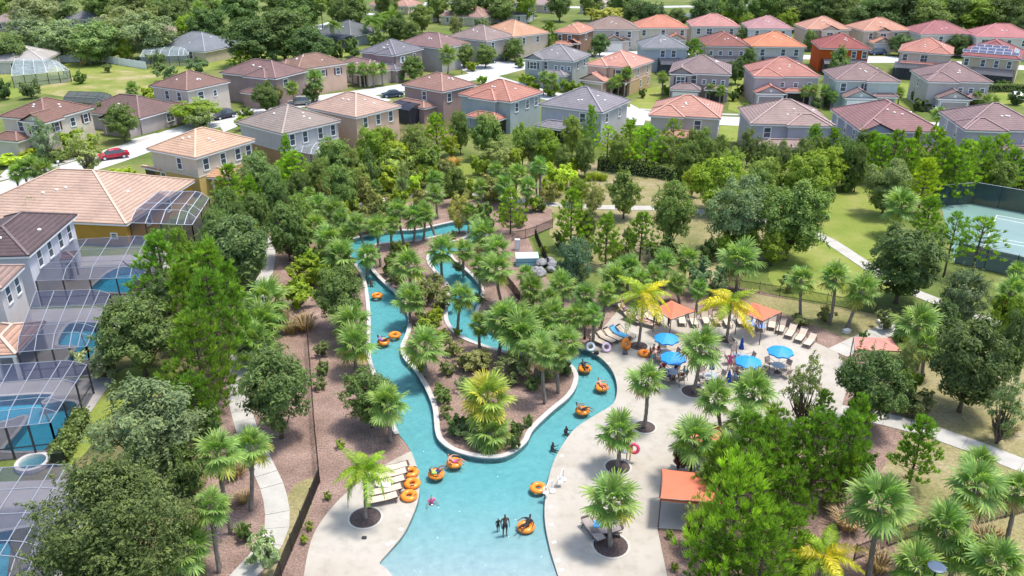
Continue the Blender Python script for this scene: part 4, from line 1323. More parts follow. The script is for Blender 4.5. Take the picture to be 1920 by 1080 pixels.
def pine(seed, R=2.4, H=9.0, base=1.6, needles=24, dense=1.0):
    rnd = random.Random(seed)
    crown = MB()
    trunk = MB()
    trunk.tube([(0, 0, -0.15), (rnd.uniform(-0.1, 0.1), 0, H * 0.4), (0, 0.05, H * 0.8), (0, 0, H)], [0.16, 0.125, 0.07, 0.02], 7)
    z = base
    tips = [(Vector((0, 0, H)), Vector((0, 0, 1)), 1.2)]
    while z < H - 0.3:
        t = (z - base) / (H - base)
        ln = R * (0.55 + 0.6 * math.sin(math.pi * min(1, 0.28 + t * 0.80))) * (1 - t * 0.55) * 1.1
        nb = rnd.choice((4, 5, 6))
        a0 = rnd.uniform(0, 6.3)
        for b in range(nb):
            a = a0 + b * 2 * math.pi / nb + rnd.uniform(-0.3, 0.3)
            L = ln * rnd.uniform(0.7, 1.15)
            rise = 0.25 + 0.6 * t
            o = Vector((0, 0, z))
            e = o + Vector((math.cos(a) * L, math.sin(a) * L, L * rise))
            m = o.lerp(e, 0.5) - Vector((0, 0, L * 0.12))
            trunk.tube([o, m, e], [0.05, 0.035, 0.012], 4, cap=False)
            d = (e - m).normalized()
            tips.append((e, (d + Vector((0, 0, 0.9))).normalized(), 1.0))
            for k in range(int(rnd.choice((3, 4, 5)) * dense * (0.5 + L / R))):
                q = rnd.uniform(0.35, 0.95)
                p = (o.lerp(m, q * 2) if q < 0.5 else m.lerp(e, q * 2 - 1))
                s = Vector((-math.sin(a), math.cos(a), 0)) * rnd.choice((-1, 1)) * rnd.uniform(0.1, 0.5) * L * 0.55
                tp = p + s + Vector((0, 0, rnd.uniform(0.0, 0.4)))
                tips.append((tp, (d * 0.4 + s.normalized() * 0.3 + Vector((0, 0, 1.1))).normalized(), 0.9))
        z += rnd.uniform(0.55, 0.85)
    for p, d, sc in tips:
        x = d.cross(Vector((0.3, 0.7, 0.2))).normalized()
        y = d.cross(x)
        k0 = len(crown.v)
        crown.v.append(tuple(p - d * 0.2 * sc))
        for i in range(needles):
            a = rnd.uniform(0, 6.283)
            spread = rnd.uniform(0.08, 0.62)
            q = (d * (1.0 - spread * 0.5) + (x * math.cos(a) + y * math.sin(a)) * spread).normalized()
            L = rnd.uniform(0.45, 0.80) * sc
            o = p - d * 0.2 * sc
            w = (q.cross(Vector((rnd.uniform(-1, 1), rnd.uniform(-1, 1), rnd.uniform(-1, 1))))).normalized() * 0.034
            k = len(crown.v)
            e = o + q * L
            crown.v += [tuple(o.lerp(e, 0.65) + w), tuple(e), tuple(o.lerp(e, 0.65) - w)]
            crown.f.append((k0, k, k + 1, k + 2))
            crown.m.append(0)
    return crown, trunk

def fan_frond(seed, L=1.0, seg=20):
    """costapalmate fan leaf along +X, hanging at its tips"""
    rnd = random.Random(seed)
    mb = MB()
    pet = 0.85 * L
    mb.bar((0, 0, 0), (pet, 0, 0.02), 0.05, 0.03)
    c0 = Vector((pet, 0, 0.02))
    for i in range(seg):
        t = (i + 0.5) / seg * 2 - 1
        a = t * math.radians(128) + rnd.uniform(-0.05, 0.05)
        l = L * (0.98 - 0.30 * abs(t)) * rnd.uniform(0.86, 1.1)
        d = Vector((math.cos(a), math.sin(a), 0.10 - 0.25 * abs(t)))
        s = Vector((-math.sin(a), math.cos(a), 0)) * (0.050 * L + 0.008)
        p1 = c0 + Vector((0.18 * (1 - abs(t)), 0, 0)) + d * l * 0.42 + Vector((0, 0, 0.02))
        droop = rnd.uniform(0.05, 0.42) * L
        p2 = c0 + Vector((0.2 * (1 - abs(t)), 0, 0)) + d * l * 0.86 + Vector((0, 0, -droop * 0.45))
        p3 = c0 + Vector((0.2 * (1 - abs(t)), 0, 0)) + d * l + Vector((0, 0, -droop))
        o = len(mb.v)
        b = c0 + Vector((0.05, 0, 0))
        mb.v += [tuple(b - s * 0.25), tuple(b + s * 0.25), tuple(p1 + s), tuple(p1 - s), tuple(p2 + s * 0.62), tuple(p2 - s * 0.62), tuple(p3)]
        mb.f += [(o, o + 1, o + 2, o + 3), (o + 3, o + 2, o + 4, o + 5), (o + 5, o + 4, o + 6)]
        mb.m += [0, 0, 0]
    return mb

def feather_frond(seed, L=2.6, n=30, droop=1.0):
    """arching pinnate leaf along +X with hanging leaflets"""
    rnd = random.Random(seed)
    mb = MB()
    def P(t):
        return Vector((L * (t - 0.18 * t * t * droop), 0, L * (0.34 * t - 0.78 * droop * t * t)))
    pts = [P(i / 9) for i in range(10)]
    mb.tube(pts, [0.035 * (1 - 0.85 * i / 9) for i in range(10)], 4, cap=False)
    for i in range(n):
        t = 0.14 + 0.86 * (i + 0.5) / n
        p = P(t)
        tan = (P(min(1, t + 0.03)) - P(t - 0.03)).normalized()
        l = L * 0.27 * math.sin(math.pi * min(0.97, 0.18 + 0.78 * t)) + 0.08
        for s in (-1, 1):
            ll = l * rnd.uniform(0.8, 1.15)
            side = Vector((0, s, 0))
            d = (tan * 0.45 + side * 0.9 + Vector((0, 0, rnd.uniform(-0.15, 0.35)))).normalized()
            m = p + d * ll * 0.5
            e = p + d * ll * 0.9 + Vector((0, 0, -ll * rnd.uniform(0.35, 0.7)))
            w = tan * 0.045
            o = len(mb.v)
            mb.v += [tuple(p - w * 0.5), tuple(p + w * 0.5), tuple(m + w), tuple(m - w), tuple(e)]
            mb.f += [(o, o + 1, o + 2, o + 3), (o + 3, o + 2, o + 4)]
            mb.m += [0, 0]
    return mb

def palm_angles(seed, n, lo, hi):
    rnd = random.Random(seed)
    out = []
    for i in range(n):
        az = i * 2.39996 + rnd.uniform(-0.2, 0.2)
        t = i / (n - 1)
        el = math.radians(hi + (lo - hi) * t ** 0.9 + rnd.uniform(-8, 8))
        out.append((az, el, rnd.uniform(0.86, 1.12), t))
    return out

VEG = {}
FANS = [fan_frond(s) for s in (1, 2, 3)]
FAN_ME = {}
for mn, mt in (('g', LEAF_SABAL), ('y', LEAF_SABALY), ('d', LEAF_DRY)):
    FAN_ME[mn] = [f.mesh('frond', mt) for f in FANS]
FEATH = [feather_frond(s, 2.6, 32, d) for s, d in ((1, 1.0), (2, 1.25), (3, 1.5))]
FEATH_ME = {'g': [f.mesh('frond', LEAF_QUEEN) for f in FEATH], 'y': [f.mesh('frond', LEAF_QUEENY) for f in FEATH]}
def joined_palm(seed, n, lo, hi, fans, mats, dry):
    rnd = random.Random(seed)
    mb = MB()
    for az, el, sc, t in palm_angles(seed, n, lo, hi):
        f = rnd.choice(fans)
        M = Matrix.Rotation(az, 4, 'Z') @ Matrix.Rotation(-el, 4, 'Y') @ Matrix.Rotation(rnd.uniform(-0.4, 0.4), 4, 'X') @ Matrix.Scale(sc, 4)
        mi = 1 if (t > 0.86 and rnd.random() < dry) else 0
        mb.add([M @ Vector(v) for v in f.v], f.f, mi)
    return mb.mesh('crown', mats)
SABAL_CROWN = [joined_palm(s, 25, -55, 78, FANS, [LEAF_SABAL, LEAF_SABALY], 0.5) for s in (11, 12, 13)]
QUEEN_CROWN = [joined_palm(s, 15, -15, 70, FEATH, [LEAF_QUEEN, LEAF_QUEENY], 0.5) for s in (21, 22)]
def palm_trunk(boots=True, seed=0):
    """unit palm trunk, 1 m high, scaled in z"""
    rnd = random.Random(seed)
    mb = MB()
    n = 14
    bend = rnd.uniform(-0.12, 0.12)
    mb.tube([(bend * math.sin(math.pi * i / n), 0, i / n) for i in range(n + 1)], [(0.19 if i % 2 else 0.165) * (1.25 - 0.3 * min(1, i / 3)) * (1.0 if i < n - 2 else 1.2) for i in range(n + 1)], 9)
    if boots:
        for k in range(26):
            a = k * 2.4
            z = 0.62 + 0.37 * k / 26
            p = Vector((math.cos(a) * 0.17, math.sin(a) * 0.17, z))
            mb.bar(p, p + Vector((math.cos(a) * 0.16, math.sin(a) * 0.16, 0.06)), 0.07, 0.012)
    return mb.mesh('trunk', PALMBARK, True)
PALM_TRUNK = [palm_trunk(True, s) for s in (1, 2, 3)]
QUEEN_TRUNK = palm_trunk(False, 5)

def reg(k, cr, mat, bark=BARK):
    c, t = cr
    VEG.setdefault(k, []).append((c.mesh('crown', mat), t.mesh('trunk', bark, True)))
for s in range(5):
    reg('o', broadleaf(100 + s, clumps=130, per=95, size=0.19), LEAF_OAK)
for s in range(3):
    reg('g', broadleaf(200 + s, clumps=130, per=95, size=0.17), LEAF_GREY)
for s in range(3):
    reg('y', broadleaf(300 + s, clumps=110, per=90, size=0.2), LEAF_LIME)
for s in range(2):
    reg('v', broadleaf(400 + s, clumps=70, per=90, size=0.2), LEAF_OLIVE)
for s in range(2):
    reg('c', broadleaf(500 + s, clumps=52, per=60, size=0.2, open_=0.6, stems=3), LEAF_GREY)
reg('l', broadleaf(600, R=3.5, clumps=230, per=110, size=0.11, cone=0.45, sprays=520), LEAF_OAK)
for s in range(2):
    reg('k', broadleaf(650 + s, clumps=80, per=95, size=0.24, cone=0.6, base=0.9), LEAF_OAK)
for s in range(4):
    reg('p', pine(700 + s), LEAF_PINE)
for s in range(2):
    reg('t', pine(750 + s, R=2.3, H=9, base=3.2, needles=22, dense=0.5), LEAF_PINE)
for s in range(2):
    reg('n', pine(760 + s, R=2.9, H=8.5, base=1.0, needles=24, dense=1.15), LEAF_PINE)
def bush(seed, n=26, per=55, size=0.16):
    return broadleaf(seed, R=1.0, H=1.5, base=0.05, clumps=n, per=per, size=size, sprays=22)
for s in range(3):
    reg('b', bush(800 + s), LEAF_OAK)
for s in range(2):
    reg('by', bush(820 + s), LEAF_LIME)
for s in range(2):
    reg('bv', bush(830 + s, size=0.12), LEAF_OLIVE)
for s in range(2):
    reg('bg', bush(840 + s, size=0.12), LEAF_GREY)
reg('br', bush(850, n=18, per=40, size=0.2), LEAF_RED)
def tuft(seed, n=150):
    rnd = random.Random(seed)
    mb = MB()
    for i in range(n):
        a = rnd.uniform(0, 6.283)
        r = rnd.random() ** 0.5 * 0.35
        o = Vector((math.cos(a) * r, math.sin(a) * r, 0))
        L = rnd.uniform(0.7, 1.15)
        d = Vector((math.cos(a) * 0.6, math.sin(a) * 0.6, 1)).normalized()
        m = o + d * L * 0.6
        e = m + Vector((math.cos(a) * 0.35, math.sin(a) * 0.35, 0.12)) * L
        w = Vector((-math.sin(a), math.cos(a), 0)) * 0.022
        k = len(mb.v)
        mb.v += [tuple(o - w), tuple(o + w), tuple(m + w), tuple(m - w), tuple(e)]
        mb.f += [(k, k + 1, k + 2, k + 3), (k + 3, k + 2, k + 4)]
        mb.m += [0, 0]
    return mb
TUFT = {'m': tuft(1).mesh('blades', LEAF_STRAW), 'u': tuft(2).mesh('blades', LEAF_LIME), 'w': tuft(3).mesh('blades', LEAF_SABAL)}

# landmarks the labels refer to
LAND = [(985, 488, 'the pale blue pump box'), (1147, 940, 'the grey sunbeds on the deck'), (1280, 905, 'the flat orange cabana'), (1265, 580, 'the left orange shade sail'), (1430, 582, 'the second orange shade sail'),
        (1640, 645, 'the pink shade canopy'), (1260, 660, 'the pair of blue umbrellas'), (1465, 655, 'the rightmost blue umbrella'), (1850, 440, 'the tennis court'), (915, 745, 'the yellow palm at the island tip'),
        (1040, 905, 'the white pool lift'), (1575, 465, 'the pale lawn path'), (1800, 830, 'the lower right footpath'), (1720, 1020, 'the black fence bottom right'), (520, 950, 'the slab path beside the left deck'),
        (450, 720, 'the slab path by the left garden'), (495, 500, 'the top of the slab path'), (70, 520, 'the blue screened cage'), (70, 620, 'the second pool cage'), (80, 790, 'the large pool cage'), (60, 990, 'the nearest pool cage'),
        (740, 450, 'the far arm of the river'), (855, 520, 'the right channel of the river'), (720, 640, 'the left channel of the river'), (1030, 650, 'the river bend by the sunbeds'), (370, 260, 'the cream and ochre house'), (540, 220, 'the grey four window house'),
        (660, 200, 'the peach three window house'), (930, 170, 'the coral roofed teal house'), (1095, 190, 'the slate roofed grey house'), (1290, 200, 'the salmon roof by the street'), (1485, 215, 'the lavender house'),
        (1670, 220, 'the long red brown roof'), (1850, 225, 'the rightmost mauve roof'), (1475, 130, 'the lilac house with garage gable'), (1620, 135, 'the pale green house'), (1790, 135, 'the dove grey house'), (1310, 125, 'the purple grey house'),
        (1165, 115, 'the apricot roofed house'), (1050, 100, 'the grey green house'), (1585, 75, 'the orange walled house'), (1745, 85, 'the wide black screen room'), (1460, 75, 'the blazing orange roof'), (1360, 70, 'the rust brown roof'), (1245, 40, 'the vivid orange far roof'),
        (1155, 45, 'the many hipped taupe roof'), (955, 50, 'the bright orange roof'), (735, 88, 'the slate blue roof'), (575, 115, 'the red shuttered peach house'), (475, 130, 'the plum roofed house'), (355, 150, 'the arched porch house'), (245, 200, 'the lilac single storey house'),
        (85, 200, 'the russet roof at far left'), (190, 165, 'the sandy field'), (350, 85, 'the grey roofed house at the field'), (650, 60, 'the black screened bungalow'), (70, 140, 'the pale blue glazed cage'), (190, 380, 'the long ochre bungalow'), (1780, 45, 'the dark pink roof by the wood'),
        (1665, 45, 'the ochre roofed far house'), (1555, 42, 'the tan roofed far house'), (1340, 38, 'the pink roofed far house'), (870, 28, 'the beige far bungalow'), (1170, 352, 'the dry field'), (690, 970, 'the left deck'), (1210, 320, 'the clipped hedge'), (880, 325, 'the small round lawn'), (700, 380, 'the upper footpath')]
PENDING = {}
def place(o, what, px, py, cat, group):
    best = min(LAND, key=lambda l: (l[0] - px) ** 2 + ((l[1] - py) * 1.5) ** 2)
    dx, dy = px - best[0], py - best[1]
    if abs(dx) < 45 and abs(dy) < 30:
        w = 'beside'
    elif abs(dx) > 1.2 * abs(dy):
        w = 'left of' if dx < 0 else 'right of'
    else:
        w = 'behind' if dy < 0 else 'in front of'
    PENDING.setdefault('%s %s %s' % (what, w, best[2]), []).append((px, o))
    o['category'] = cat
    o['group'] = group
ORD = ['leftmost', 'second from left', 'third from left', 'fourth from left', 'fifth from left', 'sixth from left', 'seventh from left', 'eighth from left', 'ninth from left', 'tenth from left']
def settle_labels():
    for k, lst in PENDING.items():
        lst.sort(key=lambda t: t[0])
        for i, (x, o) in enumerate(lst):
            if len(lst) == 1:
                o['label'] = k
            elif len(lst) == 2:
                o['label'] = k + (', left one' if i == 0 else ', right one')
            else:
                o['label'] = k + ', ' + (ORD[i] if i < len(lst) - 1 or i == 0 else 'rightmost')

NAMES = {'o': ('oak_tree', 'dark green round oak', 'tree', 'oaks'), 'g': ('oak_tree', 'grey green bushy oak', 'tree', 'oaks'), 'y': ('broadleaf_tree', 'yellow green leafy tree', 'tree', 'bright broadleaf trees'),
         'v': ('willow_tree', 'olive fine leaved tree', 'tree', 'olive coloured trees'), 'c': ('myrtle_tree', 'open crowned small tree', 'tree', 'open crowned trees'), 'l': ('oak_tree', 'large feathery oak', 'tree', 'oaks'),
         'k': ('magnolia_tree', 'dark cone shaped tree', 'tree', 'cone shaped trees'), 'p': ('pine_tree', 'bright green bristly pine', 'tree', 'pines'), 't': ('pine_tree', 'slim bare stemmed pine', 'tree', 'pines'), 'n': ('pine_tree', 'dense bushy pine', 'tree', 'pines'),
         'b': ('bush', 'dark green bush', 'bush', 'bushes'), 'by': ('bush', 'yellow green bush', 'bush', 'bushes'), 'bv': ('bush', 'olive wispy bush', 'bush', 'bushes'), 'bg': ('bush', 'grey green bush', 'bush', 'bushes'), 'br': ('bush', 'dark red leaved shrub', 'bush', 'bushes'),
         'm': ('grass_clump', 'straw coloured grass clump', 'grass clump', 'grass clumps'), 'u': ('grass_clump', 'yellow green grass clump', 'grass clump', 'grass clumps'), 'w': ('grass_clump', 'green spiky grass clump', 'grass clump', 'grass clumps')}
NAT = {'o': (3.5, 8.0), 'g': (3.5, 8.0), 'y': (3.5, 8.0), 'v': (3.5, 8.0), 'c': (3.5, 8.0), 'l': (3.5, 8.0), 'k': (3.1, 8.0), 'p': (2.5, 9.6), 't': (2.4, 9.6), 'n': (3.0, 9.0), 'b': (1.0, 1.5), 'by': (1.0, 1.5), 'bv': (1.0, 1.5), 'bg': (1.0, 1.5), 'br': (1.0, 1.5), 'm': (0.75, 1.0), 'u': (0.75, 1.0), 'w': (0.75, 1.0)}
VR = random.Random(77)
def tint(o, t):
    j = VR.uniform(0.88, 1.22)
    o.color = (t[0] * j * VR.uniform(0.84, 1.03), t[1] * j, t[2] * j * VR.uniform(0.9, 1.1), 1)
def plant(kind, cx, cy, w, zc, H=None, t=(1, 1, 1)):
    """tree whose crown centre, zc metres up, is seen at (cx, cy) and is w pixels wide"""
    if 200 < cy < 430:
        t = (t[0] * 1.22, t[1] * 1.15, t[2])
    p = at(cx, cy, zc)
    wm = w / px_scale(p)
    Rn, Hn = NAT[kind]
    sx = wm / (2 * Rn) * (1.02 if kind in 'oglyvck' else 1.15)
    nm, what, cat, grp = NAMES[kind]
    H = H or (zc * (1.68 if cy > 330 else 1.5) if kind in 'ogyvclk' else zc * (1.7 if cy > 330 else 1.5) if kind in 'ptn' else zc * 2.0)
    sz = H / Hn
    rot = VR.uniform(0, 6.283)
    root = bpy.data.objects.new(nm, None)
    COL.objects.link(root)
    root.location = (p.x, p.y, 0.02)
    root.rotation_euler = (0, 0, rot)
    root.scale = (sx, sx, sz)
    if kind in TUFT:
        c = link('blades', TUFT[kind], root)
        tint(c, t)
    else:
        cm, tm = VR.choice(VEG[kind])
        c = link('crown', cm, root)
        tint(c, t)
        link('trunk', tm, root)
    b = at(cx, cy, zc)
    place(root, what, cx, cy, cat, grp)
    return root

def palm(cx, cy, w, zc, kind='s', t=(1, 1, 1), base=None, dry=0.35, split=None, lean=None, skirt=False, hue='g', what=None):
    """palm whose crown centre, zc metres up, is seen at (cx, cy); base = pixel of the trunk's foot"""
    p = at(cx, cy, zc)
    wm = w / px_scale(p)
    foot = at(base[0], base[1], 0.03) if base else Vector((p.x + VR.uniform(-0.25, 0.25), p.y + VR.uniform(-0.25, 0.25), 0.02))
    if base:
        # crown stands above the foot, at the height that meets row cy
        h = height_for(foot, cy)
        zc = h
        u = (cx - 960) / FPX
        d = foot.y * math.cos(PITCH) - (h - CAM_H) * math.sin(PITCH)
        p = Vector((u * d, foot.y, h))
        wm = w / px_scale(p)
    sab = kind == 's'
    nm = 'sabal_palm' if sab else 'queen_palm'
    root = bpy.data.objects.new(nm, None)
    COL.objects.link(root)
    root.location = foot
    d = p - foot
    tr = link('trunk', VR.choice(PALM_TRUNK) if sab else QUEEN_TRUNK, root)
    top = d.length
    r = (0.85 if sab else 0.72) * (0.75 + 0.25 * min(1.5, wm / 3.4))
    tr.scale = (r, r, max(0.3, top - (0.0 if sab else 0.0)))
    tr.rotation_euler = Vector((0, 0, 1)).rotation_difference(d.normalized()).to_euler()
    # natural spreads: sabal fans reach about 1.9 m, queen fronds about 2.2 m
    sc = wm / (2 * (1.72 if sab else 1.95))
    split = split if split is not None else w >= 58
    if not split:
        c = link('crown', VR.choice(SABAL_CROWN if sab else QUEEN_CROWN), root, d, VR.uniform(0, 6.28), sc)
        tint(c, t)
    else:
        n = 23 if sab else 14
        ang = palm_angles(VR.randrange(9999), n, -55 if sab else -10, 80 if sab else 74)
        for az, el, s, q in ang:
            if sab:
                key = 'd' if q > 0.88 and VR.random() < 0.35 else 'y' if (q > 0.72 and VR.random() < dry) or hue == 'y' and VR.random() < 0.6 else 'g'
                me = VR.choice(FAN_ME[key])
            else:
                key = 'y' if VR.random() < dry else 'g'
                me = VR.choice(FEATH_ME[key])
            f = link('frond', me, root, d)
            M = Matrix.Rotation(az, 3, 'Z') @ Matrix.Rotation(-el, 3, 'Y') @ Matrix.Rotation(VR.uniform(-0.4, 0.4), 3, 'X')
            f.rotation_euler = M.to_euler()
            f.scale = (s * sc,) * 3
            tint(f, t)
    if skirt:
        for k in range(9):
            f = link('dead_frond', VR.choice(FAN_ME['d']), root, d - Vector((0, 0, 0.25)))
            M = Matrix.Rotation(k * 0.7, 3, 'Z') @ Matrix.Rotation(math.radians(78), 3, 'Y') @ Matrix.Rotation(VR.uniform(-0.5, 0.5), 3, 'X')
            f.rotation_euler = M.to_euler()
            f.scale = (sc * 0.95,) * 3
    what = what or ('fan leaved palm' if sab else 'feathery yellow green palm')
    place(root, what, cx, cy, 'palm', 'sabal palms' if sab else 'queen palms')
    return root
